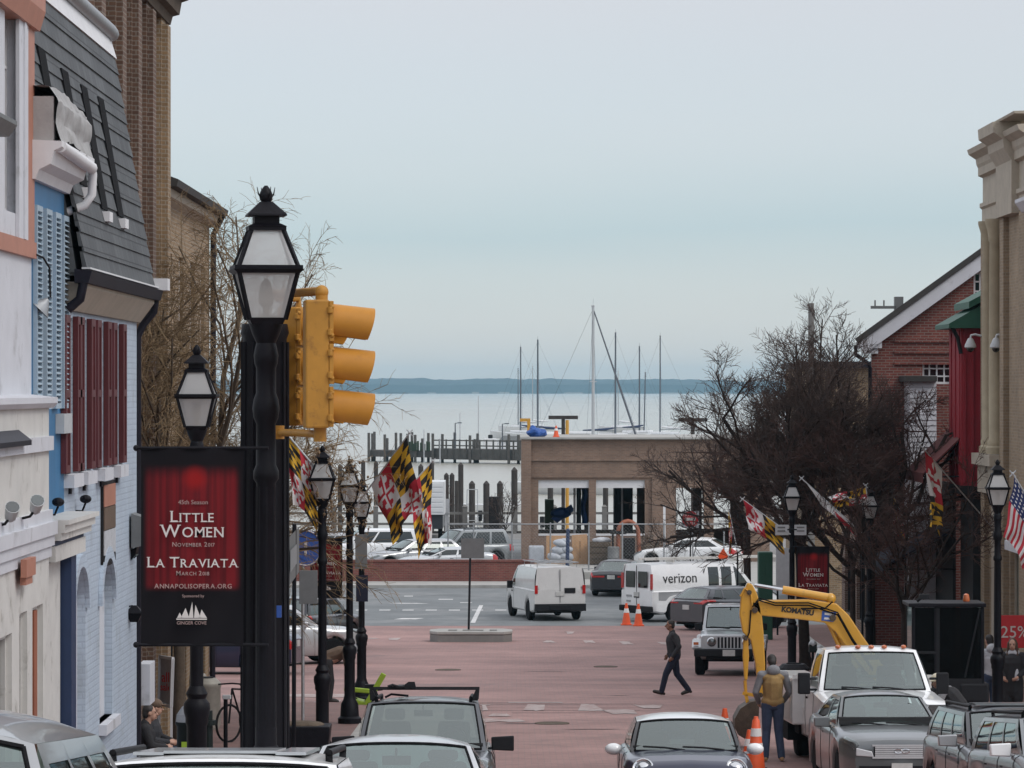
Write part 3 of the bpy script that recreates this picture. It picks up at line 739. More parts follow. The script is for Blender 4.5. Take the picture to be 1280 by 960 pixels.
def tarp(a, c):
    y = 38.95 + 3.1 * a; nz_ = noise.noise((a * 9, c * 5, 1)) * .035
    prof = [(-.45, 11.60), (-.1, 11.64), (.20, 11.60), (.30, 11.42), (.27, 11.22), (.33, 11.02)]
    i = c * (len(prof) - 1); k = min(len(prof) - 2, int(i)); f_ = i - k
    x = prof[k][0] + (prof[k + 1][0] - prof[k][0]) * f_; z = prof[k][1] + (prof[k + 1][1] - prof[k][1]) * f_
    return (X0 + x + nz_, y, z + noise.noise((a * 7, c * 6, 4)) * .05 + .03 * math.sin(a * 5))
mb.grid(tarp, 30, 20); mb.box((X0 - .40, 38.97, 11.0), (X0 + .245, 42.02, 11.5)); mb.box((X0 + .2, 38.98, 11.04), (X0 + .25, 42.0, 11.25)); O('cornice_cover', mb, M['weathered'], b, smooth=35)
mb = MB(); mb.tube([(X0 + .30, 39.1, 10.98), (X0 + .30, 42.0, 10.92)], .07, 10); mb.tube([(X0 + .30, 42.0, 10.92), (X0 + .31, 42.05, 10.85), (X0 + .30, 42.05, 10.62), (X0 + .22, 42.05, 10.5), (X0 + .02, 42.02, 10.42)], .05, 10)
O('gutter', mb, M['white_paint'], b, smooth=50)
mb = MB(); Xb = -4.86
for z0, z1, o_ in ((6.55, 6.72, 0), (6.78, 6.86, .06), (6.86, 6.95, .10), (6.95, 7.0, .14)): mb.box((X0, 39.2, z0), (Xb + o_, 41.95 + o_, z1))
O('entablature', mb, M['cream'], b)
mb = MB(); mb.box((X0, 39.2, 6.72), (Xb - .02, 41.93, 6.78)); O('frieze', mb, M['navy_paint'], b)
mb = MB(); mb.box((X0, 41.1, 3.0), (Xb - .06, 41.55, 6.55)); O('pilaster', mb, M['navy_paint'], b)
mb = MB(); mb.box((X0, 39.2, 3.0), (X0 + .06, 41.05, 6.5)); O('shop_panel', mb, M['cream'], b)
mb = MB(); p = at(78, 601, 41.3); mb.box((X0 + .002, 41.1, 7.9), (X0 + .10, 41.85, 8.12)); O('meter_box', mb, M['pvc'], b)

# --- pale blue painted brick house with slate mansard
b = T('blue_brick_house', (-8, 46, gz(46)), 'pale blue painted brick house with slate mansard roof and dark red shutters', 'building')
wins = [(yc - .36, yc + .36, 7.42, 9.22) for yc in (42.35, 43.75, 45.55, 47.35)]
arch = [(42.62, 44.0, 3.0, 5.78), (45.5, 46.95, 4.25, 5.72)]
mb = MB(); wall_y(mb, X0, 41.9, 50, 2.5, 9.55, wins + [(a[0], a[1], a[2], a[3] + (a[1] - a[0]) / 2 * .75) for a in arch], depth=.22)
for a in arch: arch_fill(mb, X0, (a[0] + a[1]) / 2, a[1] - a[0], a[3], .22)
mb.box((-10, 41.9, 2.5), (X0 - .25, 50, 9.6))
O('wall', mb, M['blue_brick'], b)
mb = MB()
for a in arch: mb.box((X0 - .10, a[0], a[2]), (X0 - .2, a[1], a[3] + .6))
O('blind_panel', mb, M['cool_white'], b)
for a in arch:
    mb = MB(); yc, r, n = (a[0] + a[1]) / 2, (a[1] - a[0]) / 2, 14
    for i in range(n):
        a0, a1 = PI * i / n, PI * (i + 1) / n
        pt = lambda q, k: (yc - (r + k) * math.cos(q), a[3] + (r * .75 + k) * math.sin(q))
        mb.prism([(X0 + .002,) + pt(a0, .01), (X0 + .002,) + pt(a1, .01), (X0 + .002,) + pt(a1, .16), (X0 + .002,) + pt(a0, .16)], (.05, 0, 0))
    O('arch_hood', mb, M['blue_brick'], b)
mb = MB(); mb.box((X0 - .1, 45.4, 4.12), (X0 + .10, 47.05, 4.25)); O('sill', mb, M['cool_white'], b)
for w_ in wins:
    q = window_y(b, X0, *w_, fm='brown_cloth', nx=2, nz=4, inset=.08)
    mb = MB(); mb.box((X0 - .05, w_[0] - .12, 7.27), (X0 + .12, w_[1] + .12, 7.42)); O('sill', mb, M['cool_white'], q)
    mb = MB(); mb.box((X0 + .002, w_[0] + .3, 7.19), (X0 + .03, w_[1] - .3, 7.262)); O('sill_bracket', mb, M['gutter'], q)
    for s in (0, 1):
        y0 = w_[0] - .42 if s == 0 else w_[1]; y1 = y0 + .42
        mb = MB(); mb.box((X0 + .003, y0, 7.44), (X0 + .045, y1, 9.24)); mb.box((X0 + .045, y0, 7.44), (X0 + .065, y0 + .07, 9.24)); mb.box((X0 + .045, y1 - .07, 7.44), (X0 + .065, y1, 9.24))
        for z in (7.44, 8.3, 9.15): mb.box((X0 + .045, y0 + .07, z), (X0 + .065, y1 - .07, z + .09))
        O('shutter', mb, M['shutter_red'], b)
mb = MB(); ex, ez, tx, tz = -4.86, 9.74, -5.40, 12.88
nsl = 14
for i in range(nsl):                                     # courses of slate, each lapping the one below
    t0, t1 = i / nsl, (i + 1) / nsl + .02
    ya, yb = (39.3 if ez + (tz - ez) * t0 > 11.3 else 41.95), 50.0
    if 1:
        xa, za, xb, zb = ex + (tx - ex) * t0, ez + (tz - ez) * t0, ex + (tx - ex) * t1, ez + (tz - ez) * t1
        mb.prism([(xa + .025, ya, za + .004), (xb, ya, zb), (xb - .03, ya, zb), (xa - .03, ya, za)], (0, yb - ya, 0))
mb.prism([(ex - .1, 41.95, ez - .05), (tx - .06, 41.95, tz), (-9, 41.95, tz), (-9, 41.95, ez - .05)], (0, 7.98, 0))
O('mansard_roof', mb, M['slate'], b)
mb = MB(); mb.prism([(tx - .05, 39.3, tz), (tx + .03, 39.3, tz), (tx - .06, 39.3, tz + .30), (tx - .3, 39.3, tz + .30)], (0, 10.72, 0)); O('flashing', mb, M['white_paint'], b)
mb = MB(); mb.tube([(tx - .04, 39.3, tz + .38), (tx - .04, 49.7, tz + .36), (tx - .03, 49.95, tz + .33)], .10, 10); O('roof_roll', mb, M['steel'], b, smooth=50)
for (yc, t0, t1) in ((41.05, .40, .78), (43.1, .33, .76), (45.0, .27, .75), (46.85, .27, .75)):
    mb = MB(); P = lambda t, y, o_: (ex + (tx - ex) * t + .98 * o_, y, ez + (tz - ez) * t + .17 * o_)
    mb.add([P(t0, yc - .32, .035), P(t0, yc + .32, .035), P(t1, yc + .32, .035), P(t1, yc - .32, .035), P(t0, yc - .32, -.02), P(t0, yc + .32, -.02), P(t1, yc + .32, -.02), P(t1, yc - .32, -.02)],
           [(0, 1, 2, 3), (7, 6, 5, 4), (0, 4, 5, 1), (1, 5, 6, 2), (2, 6, 7, 3), (3, 7, 4, 0)])
    q = O('roof_slot', mb, M['rubber'], b)
    mb = MB(); c_ = P(t0 - .03, yc, .04); mb.box((c_[0] - .05, yc - .2, c_[2] - .06), (c_[0] + .05, yc + .2, c_[2] + .06)); O('sill', mb, M['white_paint'], q)
mb = MB(); prof_y(mb, [(X0 - .2, 9.3), (X0 + .05, 9.3), (X0 + .24, 9.56), (X0 + .24, 9.62), (X0 - .2, 9.62)], 41.9, 50.0); O('eaves', mb, M['stone_trim'], b)
mb = MB(); prof_y(mb, [(X0 + .14, 9.60), (X0 + .30, 9.60), (X0 + .34, 9.74), (X0 + .14, 9.76)], 41.7, 50.25)
mb.tube([(X0 + .24, 50.1, 9.60), (X0 + .22, 50.12, 9.45), (X0 + .08, 50.1, 9.28), (X0 + .0, 50.08, 9.1), (X0 + .0, 50.08, 2.6)], .055, 10)
mb.tube([(X0 + .24, 41.75, 9.62), (X0 + .2, 41.75, 9.42), (X0 + .06, 41.75, 9.3)], .055, 8)
O('gutter', mb, M['gutter'], b, smooth=50)
mb = MB(); mb.box((X0 + .2, 41.9, 9.765), (X0 + .30, 50.2, 9.785)); mb.box((X0 + .22, 50.0, 9.74), (X0 + .42, 50.35, 9.90)); O('gutter_edge', mb, M['white_paint'], b)
# signs and lamps on the pale blue house
t = T('wall_poster', (X0, 46.2, 6.7), 'tall poster board with red and white panels on pale blue brick', 'poster')
for (z0, z1, m_) in ((6.93, 7.2, 'salmon'), (6.64, 6.92, 'brown_cloth'), (6.33, 6.63, 'light_cloth'), (6.22, 6.32, 'shop_dark')):
    mb = MB(); mb.box((X0 + .035, 45.65, z0), (X0 + .045, 46.95, z1)); O('panel', mb, M[m_], t)
mb = MB(); mb.box((X0 + .004, 45.6, 6.18), (X0 + .034, 47.0, 7.24)); O('backing', mb, M['shop_dark'], t)
t = T('bracket_lantern', at(163, 770, 49.0), 'black lantern on a scrolled iron bracket at the house corner', 'lantern')
mb = MB(); q = at(150, 735, 49.0); mb.tube([at(160, 800, 49.2), at(151, 765, 49.0), at(149, 745, 49), at(152, 733, 49), at(158, 736, 49), at(157, 742, 49)], .012, 6); mb.tube([at(152, 760, 49), at(166, 757, 49)], .012, 6); O('bracket', mb, M['black_metal'], t, smooth=60)
mb = MB(); c_ = at(168, 768, 49.0); mb.frus(c_, .10, .22, c_.z - .10, c_.z + .02); mb.frus(c_, .24, .06, c_.z + .02, c_.z + .12); O('lantern_head', mb, M['black_metal'], t)
t = T('sign_lamp', at(160, 690, 49.2), 'black wedge-shaped sign lamp below a grey box sign', 'lamp')
c_ = at(160, 692, 49.2); mb = MB(); mb.prism([c_ + Vector((-.12, 0, -.06)), c_ + Vector((.12, 0, .10)), c_ + Vector((.10, 0, -.02)), c_ + Vector((-.02, 0, -.14))], (0, .35, 0)); O('lamp_head', mb, M['black_metal'], t)
mb = MB(); mb.prism([c_ + Vector((-.02, .02, -.142)), c_ + Vector((.10, .02, -.022)), c_ + Vector((.104, .02, -.03)), c_ + Vector((-.016, .02, -.15))], (0, .3, 0)); O('lens', mb, M['lens'], t)
mb = MB(); c_ = at(162, 661, 49.5); mb.prism([(X0 + .03, 49.0, c_.z + .22), (X0 + .22, 49.0, c_.z + .16), (X0 + .22, 49.0, c_.z - .2), (X0 + .03, 49.0, c_.z - .24)], (0, .5, 0))
O('box_sign', mb, M['sign_back'], loc=(X0, 49.2, c_.z), label='blank grey box sign projecting from the pale blue corner', cat='sign')
mb = MB(); c_ = at(167, 856, 50.2); mb.box((X0 + .0, 50.2, c_.z - .28), (X0 + .16, 50.9, c_.z + .28)); O('utility_box', mb, M['cool_white'], loc=(X0, 50.5, c_.z - .28), label='white utility box beside the dark downpipe', cat='utility box')
for (u, v, d, lab) in ((99, 628, 43.0, 'small black wall lamp above the first arched recess'), (63, 632, 40.4, 'small black wall lamp over the blue shop cornice')):
    t = T('wall_lamp', at(u, v, d), lab, 'lamp', 'small wall lamps'); c_ = Vector((X0 + .1, d, zz(v, d)))
    mb = MB(); mb.tube([c_ + Vector((-.1, 0, -.1)), c_ + Vector((-.02, 0, -.1)), c_ + Vector((.02, 0, 0))], .014, 6); mb.ball(c_ + Vector((.02, -.02, .04)), (.07, .07, .05)); O('lamp_head', mb, M['black_metal'], t)

# --- tall brown brick building behind
X1 = -6.4
b = T('brick_office_building', (-9, 59, gz(59)), 'tall brown brick building with pilasters and heavy cornice behind the slate roof', 'building')
mb = MB(); hs = [(y, y + 1.1, z, z + 2.0) for y in (55.6, 58.0, 60.4) for z in (4.4, 7.6, 10.8)]
wall_y(mb, X1, 54, 65.3, 1.4, 15.0, hs, depth=.3); mb.box((-18, 54, 1.4), (X1 - .32, 65.3, 16.6)); O('wall', mb, M['brown_brick'], b)
for h in hs: window_y(b, X1, *h, fm='stone_trim', inset=.14)
for y in (54.05, 57.0, 59.4, 61.8, 64.45):
    mb = MB(); mb.box((X1 + .002, y, 1.4), (X1 + .26, y + .8, 15.0)); mb.box((X1 + .26, y + .12, 1.4), (X1 + .36, y + .68, 14.8)); O('pilaster', mb, M['ochre_brick'] if y > 64 else M['brown_brick'], b)
mb = MB(); prof_y(mb, [(X1 - .3, 14.9), (X1 + .30, 14.9), (X1 + .34, 15.05), (X1 + .46, 15.08), (X1 + .50, 15.3), (X1 + .62, 15.34), (X1 + .66, 15.7), (X1 - .3, 15.8)], 53.8, 65.75); O('cornice', mb, M['bark_tan'], b)
# --- ochre brick building with an eaves roof, behind the left tree
X2 = -6.3
b = T('ochre_brick_building', (-9, 71, gz(71)), 'ochre brick building with overhanging dark roof behind the bare left tree', 'building')
hs = [(y, y + 1.0, z, z + 1.9) for y in (67.2, 69.6, 72.0, 74.4) for z in (5.6, 9.0)]
sh = [(66.2, 69.2, 2.1, 4.4), (70.0, 71.2, 1.6, 4.4), (72.0, 75.6, 2.1, 4.4)]
mb = MB(); wall_y(mb, X2, 65.4, 76.6, 1.0, 12.0, hs + sh, depth=.2); mb.box((-18, 65.4, .8), (X2 - .22, 76.6, 12.0)); O('wall', mb, M['ochre_brick'], b)
for h in hs: window_y(b, X2, *h, inset=.08)
for h in sh: window_y(b, X2, *h, fm='shop_dark', nx=3, nz=1, inset=.08)
mb = MB(); prof_y(mb, [(X2 + .35, 12.0), (X2 + .38, 12.12), (-12, 14.4), (-18, 12.1), (-18, 12.0)], 65.3, 76.85); O('roof', mb, M['roof_dark'], b)
mb = MB(); prof_y(mb, [(X2 + .002, 11.75), (X2 + .18, 11.85), (X2 + .20, 11.99), (X2 + .002, 11.99)], 65.4, 76.7); O('cornice', mb, M['stone_trim'], b)
mb = MB(); prof_y(mb, [(X2 + .002, 4.5), (X2 + .24, 4.5), (X2 + .34, 4.75), (X2 + .002, 4.85)], 65.4, 76.6); O('shop_fascia', mb, M['shop_dark'], b)
mb = MB(); mb.tube([(X2 + .3, 76.4, 12.0), (X2 + .1, 76.4, 11.6), (X2 + .08, 76.4, 1.2)], .06, 8); O('downpipe', mb, M['gutter'], b)

# --- right side: cream-trimmed tan building
X3 = 12.0
b = T('tan_columned_building', (15, 87, gz(87)), 'tan brick building with cream columns and stepped cornice at the right edge', 'building')
hs = [(86.2, 87.5, 8.2, 11.8), (83.2, 84.6, 8.2, 11.8)]
mb = MB(); wall_y(mb, X3, 84.2, 93.2, .6, 12.6, [(85.4, 88.6, 1.2, 4.6)], n=1, depth=.3); mb.box((X3 + .3, 84.2, .6), (22, 93.2, 14.4)); O('wall', mb, M['tan_brick'], b)
window_y(b, X3, 85.4, 88.6, 1.2, 4.6, n=1, fm='stone_trim', nx=3)
mb = MB()
prof_y(mb, [(X3 + .3, 12.6), (X3 - .06, 12.6), (X3 - .06, 12.95), (X3 - .12, 13.0), (X3 - .12, 13.1), (X3 - .04, 13.12), (X3 - .04, 13.75), (X3 - .16, 13.8), (X3 - .16, 14.0), (X3 - .20, 14.08), (X3 - .22, 14.22), (X3 - .40, 14.34), (X3 - .44, 14.46), (X3 + .3, 14.5)], 84.2, 93.5)
O('cornice', mb, M['stone_trim'], b)
mb = MB(); prof_y(mb, [(X3 + .3, 14.705), (X3 - .5, 14.705), (X3 - .52, 14.76), (X3 + .3, 14.79)], 84.2, 89.8); prof_y(mb, [(X3, 12.55), (X3 - .22, 12.55), (X3 - .22, 13.8), (X3 - .40, 14.1), (X3 - .42, 14.3), (X3 - .64, 14.45), (X3 - .66, 14.7), (X3, 14.7)], 86.8, 89.6)
O('parapet', mb, M['stone_trim'], b)
for q0, q1 in ((92.5, 93.2), (88.9, 89.6), (84.8, 86.2)): mb = MB(); mb.box((X3 - .13, q0, .7), (X3 - .002, q1, 12.55)); O('pilaster', mb, M['tan_brick'], b)
for y in (91.9, 90.6):
    mb = MB(); c_ = (X3 - .10, y, 0)
    mb.lathe([(.24, 6.8), (.24, 6.95), (.19, 7.0), (.20, 7.1), (.16, 7.16), (.165, 9), (.145, 12.0), (.17, 12.05), (.17, 12.12), (.2, 12.3), (.26, 12.5), (.26, 12.58)], c_, 16); O('column', mb, M['stone_pilaster'], b, smooth=40)
mb = MB(); mb.box((X3 - .34, 89.9, 6.5), (X3 - .002, 93.4, 6.78)); mb.box((X3 - .2, 89.9, 5.8), (X3 - .002, 93.3, 6.5)); mb.box((X3 - .16, 89.9, .7), (X3 - .003, 90.9, 5.8)); O('pedestal', mb, M['stone_trim'], b)
for (u, v, d, lab) in ((1213, 432, 93.0, 'white dome security camera on the far corner of the tan building'), (1245, 432, 90.0, 'white dome security camera between the cream columns')):
    c_ = at(u, v, d); t = T('dome_camera', c_, lab, 'security camera', 'dome cameras on the tan building')
    mb = MB(); mb.lathe([(.05, .19), (.07, .17), (.14, .02), (.15, -.04), (.13, -.06)], c_, 16); O('housing', mb, M['pvc'], t, smooth=40)
    mb = MB(); mb.ball(c_ + Vector((0, 0, -.06)), (.10, .10, .11)); O('dome', mb, M['dark_glass'], t, smooth=60)
    mb = MB(); mb.tube([c_ + Vector((0, 0, .17)), c_ + Vector((.02, 0, .26)), c_ + Vector((.12, 0, .28)), Vector((X3 - .03, d, c_.z + .22))], .03, 8); O('arm', mb, M['pvc'], t, smooth=60)
b = T('white_trimmed_shop', (16, 77, gz(77)), 'shop building with white gutter and awning cut by the right picture edge', 'building')
mb = MB(); wall_y(mb, 12.3, 68, 83.9, 1, 12.4, [(80.2, 83.2, 1.7, 4.4)], n=1, depth=.25); mb.box((12.55, 68, 1), (22, 83.9, 12.4)); O('wall', mb, M['tan_brick'], b)
window_y(b, 12.3, 80.2, 83.2, 1.7, 4.4, n=1, nx=2)
mb = MB(); prof_y(mb, [(12.4, 12.3), (11.75, 12.35), (11.6, 12.42), (11.45, 12.62), (11.45, 12.70), (12.4, 12.72)], 68, 83.8); O('gutter', mb, M['cool_white'], b)
mb = MB(); prof_y(mb, [(12.3, 5.3), (11.2, 4.75), (11.2, 4.95), (12.3, 5.6)], 74, 83.7); O('awning', mb, M['light_cloth'], b)
mb = MB(); mb.box((12.0, 82.9, 1.1), (12.3, 83.5, 4.9)); O('pilaster', mb, M['cool_white'], b)
# --- red stucco building with a green roof
b = T('red_stucco_building', (14, 97, gz(97)), 'bright red stucco building with green roof edge beside the tan building', 'building')
mb = MB(); mb.box((11.5, 94.2, 5.9), (20, 96.8, 10.1)); O('wall', mb, M['red_stucco'], b)
mb = MB(); mb.box((11.8, 94.2, .4), (20, 96.8, 5.89)); O('shopfront', mb, M['shop_dark'], b)
mb = MB()
for i in range(3): mb.box((11.47, 94.4 + i * .9, 6.0), (11.499, 94.7 + i * .9, 10.0))
for i in range(3): mb.box((11.55 + i * .2, 94.16, 6.0), (11.62 + i * .2, 94.199, 9.9))
O('pilaster', mb, M['red_stucco'], b)
mb = MB(); mb.prism([(11.15, 93.9, 9.95), (11.15, 93.9, 10.06), (14, 93.9, 11.7), (14, 93.9, 9.95)], (0, 3.1, 0)); mb.prism([(11.65, 93.8, 10.45), (11.65, 93.8, 10.62), (14.2, 93.8, 12.0), (14.2, 93.8, 11.8)], (0, 3.2, 0)); O('roof', mb, M['green_roof'], b)
mb = MB(); mb.box((11.45, 94.0, 5.7), (11.8, 96.9, 5.92)); O('trim', mb, M['shop_dark'], b)
mb = MB(); mb.tube([(11.25, 94, 9.95), (11.4, 94.1, 9.7), (11.48, 94.12, 9.3)], .05, 8); O('downpipe', mb, M['shop_dark'], b)
# --- red brick gabled building
b = T('gabled_brick_building', (15, 108, gz(108)), 'red brick building with white raking gable behind the red stucco', 'building')
d8 = 102.0; xl = gx(1090, d8)
P8 = lambda u, v: at(u, v, d8)
wz0, wz1 = zz(480, d8), zz(451, d8)
h1 = (gx(1153, d8), gx(1190, d8), wz0, wz1); h2 = (gx(1217, d8), gx(1234, d8), zz(376, d8), zz(340, d8))
eave = zz(415, d8); slope8 = (zz(300, d8) - zz(408, d8)) / (gx(1230, d8) - gx(1080, d8))
xr = xl + 13; ztop = eave + slope8 * (xr - xl)
mb = MB(); wall_x(mb, d8, xl, xr, .2, eave, [h1], depth=.25)
def wtri(x0, x1, zb, zt0, zt1): mb.prism([(x0, d8, zb), (x1, d8, zb), (x1, d8, zt1), (x0, d8, zt0)], (0, .25, 0))
zl = lambda x: eave + slope8 * (x - xl)
wtri(xl, h2[0], eave, eave, zl(h2[0])); wtri(h2[0], h2[1], h2[3], zl(h2[0]), zl(h2[1])); mb.box((h2[0], d8, eave), (h2[1], d8 + .25, h2[2])); wtri(h2[1], xr, eave, zl(h2[1]), ztop)
mb.prism([(xl, d8 + .26, .2), (xr, d8 + .26, .2), (xr, d8 + .26, ztop), (xl, d8 + .26, eave)], (1.8, 15.7, 0))
for k, dz in enumerate((0, .14, .28)): mb.box((gx(1118, d8), d8 - .05, zz(428, d8) - dz * 2.2), (gx(1215, d8), d8 - .002, zz(428, d8) - dz * 2.2 + .09))
O('wall', mb, M['red_brick'], b)
window_x(b, d8, *h1, nx=4, nz=3); window_x(b, d8, *h2, nx=2, nz=3)
mb = MB(); n8 = Vector((-slope8, 0, 1)).normalized(); along = Vector((1, 0, slope8)).normalized()
a_ = Vector((xl - .42, d8 - .3, eave - .42 * slope8 - .02)); L8 = 14
mb.prism([a_, a_ + along * L8, a_ + along * L8 - n8 * .34, a_ - n8 * .34], (0, .27, 0)); mb.box((xl - .4, d8 - .25, eave - .45), (xl + .25, d8 + .3, eave - .22)); mb.box((xl - .25, d8 - .2, eave - .6), (xl + .15, d8 + .2, eave - .46)); O('rake_board', mb, M['cool_white'], b)
mb = MB(); mb.prism([a_ + n8 * .01 + Vector((0, -.06, 0)), a_ + along * L8 + n8 * .01 + Vector((0, -.06, 0)), a_ + along * L8 + n8 * .16 + Vector((0, -.06, 0)), a_ + n8 * .16 + Vector((0, -.06, 0))], (1.95, 16.5, 0)); O('roof', mb, M['roof_dark'], b)
mb = MB(); mb.tube([a_ + Vector((-.05, .1, -.05)), a_ + Vector((-.05, .1, -.3)), a_ + Vector((.3, .1, -.55)), Vector((xl - .06, d8 - .06, eave - 1.0)), Vector((xl - .06, d8 - .06, .4))], .055, 8); O('downpipe', mb, M['gutter'], b, smooth=60)
mb = MB(); c_ = at(1124, 385, d8 + 2); mb.box((c_.x - .12, c_.y, c_.z - .4), (c_.x + .12, c_.y + .3, c_.z + .32)); mb.box((c_.x - .8, c_.y, c_.z - .02), (c_.x - .1, c_.y + .1, c_.z + .06)); mb.box((c_.x - .7, c_.y, c_.z + .06), (c_.x - .66, c_.y + .05, c_.z + .22)); mb.box((c_.x - .45, c_.y, c_.z + .06), (c_.x - .41, c_.y + .05, c_.z + .22)); O('vent', mb, M['sign_back'], b)
# --- white clapboard bay, awnings, low roof beyond
b = T('white_clapboard_bay', (12, 101, gz(101)), 'white boarded upper bay half hidden by branches under the brick gable', 'building')
mb = MB(); x0, x1 = gx(1137, 100.6), 11.6
for i in range(16): z = 6.2 + i * .15; mb.prism([(x0, 100.58 - .02, z), (x0, 100.58, z + .15), (x0, 100.7, z + .15), (x0, 100.7, z)], (x1 - x0, 0, 0))
mb.box((x0, 100.7, 0.3), (x1, 102, 8.6)); O('wall', mb, M['cool_white'], b)
mb = MB(); mb.box((x0 - .15, 100.4, 8.6), (x1, 102, 8.75)); O('roof', mb, M['roof_dark'], b)
def awning(X, y0, y1, zt, zb, out, m_, lab, nm='awning'):
    t = T(nm, (X, (y0 + y1) / 2, zb), lab, 'awning')
    mb = MB(); mb.prism([(X, y0, zt), (X - out, y0, zb), (X - out, y0, zb + .04), (X, y0, zt + .05)], (0, y1 - y0, 0)); mb.box((X - out - .02, y0, zb - .22), (X - out, y1, zb + .04)); O('canopy', mb, M[m_], t)
    mb = MB()
    for y in (y0 + .06, y1 - .06): mb.tube([(X, y, zb - .05), (X - out, y, zb - .05)], .025, 6); mb.tube([(X, y, zt - .05), (X - out, y, zb - .03)], .02, 6)
    O('frame', mb, M['black_metal'], t)
awning(11.7, 94.4, 98.6, 7.3, 6.2, 1.15, 'awning_red', 'dark red sloping awning below the red stucco wall')
awning(11.7, 101.6, 104.6, 4.6, 3.7, 1.5, 'awning_grey', 'pale grey canvas awning over a shop behind the right lamps')
awning(11.7, 96.9, 101.4, 4.7, 3.7, 1.9, 'navy_cloth', 'dark navy awning over the shopfront under the right branches')
mb = MB(); mb.box((11.62, 97, .3), (11.7, 102, 5.9)); O('shop_hoarding', mb, M['shop_dark'], loc=(11.66, 99, .3), label='long dark shopfront wall below the white boarded bay', cat='shopfront')
b = T('harbour_shop_row', (14, 113, gz(113)), 'row of dark shopfronts under the gabled brick building', 'building')
mb = MB(); wall_y(mb, 11.2, 103, 125, .0, 5.5, [(104 + i * 4.2, 107 + i * 4.2, .9, 3.4) for i in range(5)], n=1, depth=.2); mb.box((11.4, 102.9, 0), (18, 125, 5.5)); O('wall', mb, M['brown_brick'], b)
for i in range(5): window_y(b, 11.2, 104 + i * 4.2, 107 + i * 4.2, .9, 3.4, n=1, fm='shop_dark', nx=3, nz=1)
mb = MB(); prof_y(mb, [(11, 5.5), (10.6, 5.5), (10.5, 5.75), (11, 5.8)], 102.9, 125.2); O('cornice', mb, M['shop_dark'], b)
b = T('flat_roofed_building', (12, 141, 0), 'pale flat roofed building showing through the right tree crown', 'building')
d9 = 138; mb = MB(); mb.box((gx(1012, d9), d9, 0), (18, 150, zz(460, d9))); O('wall', mb, M['ochre_brick'], b)
mb = MB(); mb.box((gx(1008, d9), d9 - .4, zz(460, d9)), (18.3, 150.3, zz(452, d9))); O('roof', mb, M['gutter'], b)
for i in range(3): window_x(b, d9 - .12, gx(1030 + i * 40, d9), gx(1052 + i * 40, d9), 5.4, 7.0, inset=.02)
mb = MB(); c_ = at(1014, 450, 136); mb.tube([(c_.x, 136, 0), (c_.x, 136, zz(379, 136))], [.14, .11], 10); mb.box((c_.x - .2, 135.9, 10.1), (c_.x + .2, 136.1, 10.2))
O('utility_pole', mb, M['grey_wood'], loc=(c_.x, 136, 0), label='pale wooden utility pole rising through the right tree crown', cat='pole')
# ================================================================== the quay: wall, building site, harbour
mb = MB(); d = 158.8; mb.box((-34, d, 0), (gx(668, d), d + .3, .93)); t = T('low_brick_wall', (-10, d, .1), 'long low red brick wall in front of the quayside parked cars', 'wall')
O('wall', mb, M['low_brick'], t)
mb = MB(); mb.box((-34, d - .04, .93), (gx(668, d) + .04, d + .34, 1.02)); O('coping', mb, M['low_brick'], t)
mb = MB(); d = 160.5; mb.box((gx(715, d), d, .05), (gx(768, d), d + 1.2, .42)); O('concrete_block', mb, M['concrete'], loc=(gx(740, d), d, .05), label='low concrete block on the pavement before the unfinished building', cat='block', bevel=.03)

db = 177.0
b = T('unfinished_building', (6, 183, 0), 'flat roofed brick building without window glass, under construction on the quay', 'building')
U = lambda u: gx(u, db)
Z = lambda v: zz(v, db)
zr = Z(549)
o1 = (U(673), U(736), Z(667), Z(600)); o2 = (U(745), U(806), Z(667), Z(600))
hs = [o1, o2, (U(845), U(880), .6, Z(610)), (U(892), U(930), .6, Z(610))]
mb = MB(); wall_x(mb, db, U(664), U(962), 0, zr - .02, hs, depth=.35)
for z0, z1, o_ in ((Z(576), Z(572), .09), (Z(597), Z(593), .06)): mb.box((U(664), db - o_, z0), (U(962), db - .001, z1))
wall_x(mb, db + 11, U(664), U(962), 0, zr - .02, [(h[0], h[1], 1.2, h[3]) for h in hs], depth=.35)
mb.box((U(962) - .3, db + .36, 0), (U(962), db + 10.99, zr - .02))
O('wall', mb, M['pink_brick'], b)
mb = MB(); mb.box((U(652), db - .25, 0), (U(664) - .002, db + 11.3, zr)); O('pier', mb, M['pink_brick'], b)
mb = MB(); mb.box((U(815), db - .12, 0), (U(830), db - .002, Z(597))); O('pier', mb, M['pink_brick'], b)
mb = MB(); mb.box((U(652) - .06, db - .31, zr), (U(962) + .1, db + 11.5, zr + .09)); O('coping', mb, M['concrete'], b)
mb = MB(); mb.box((U(664), db + .36, zr - .5), (U(962) - .3, db + 10.99, zr - .25)); O('roof', mb, M['roof_dark'], b)
mb = MB()
for h in (o1, o2): mb.box((h[0], db + .1, Z(610)), (h[1], db + .14, h[3])); mb.box((h[0], db - .03, h[2] - .1), (h[1], db + .12, h[2]))
O('head_panel', mb, M['white_paint'], b)
mb = MB(); mb.box((U(718), db + 3, 0), (U(721), db + 3.1, zr - .5)); mb.box((U(781), db + 6, 0), (U(783.5), db + 6.1, zr - .5)); O('post', mb, M['white_paint'], b)
mb = MB(); mb.box((U(722), db + 3.2, 0), (U(728), db + 3.4, zr - .5)); O('column', mb, M['shop_dark'], b)
def single(nm, mb, m_, loc, lab, cat, **k): return O(nm, mb, M[m_], loc=loc, label=lab, cat=cat, **k)
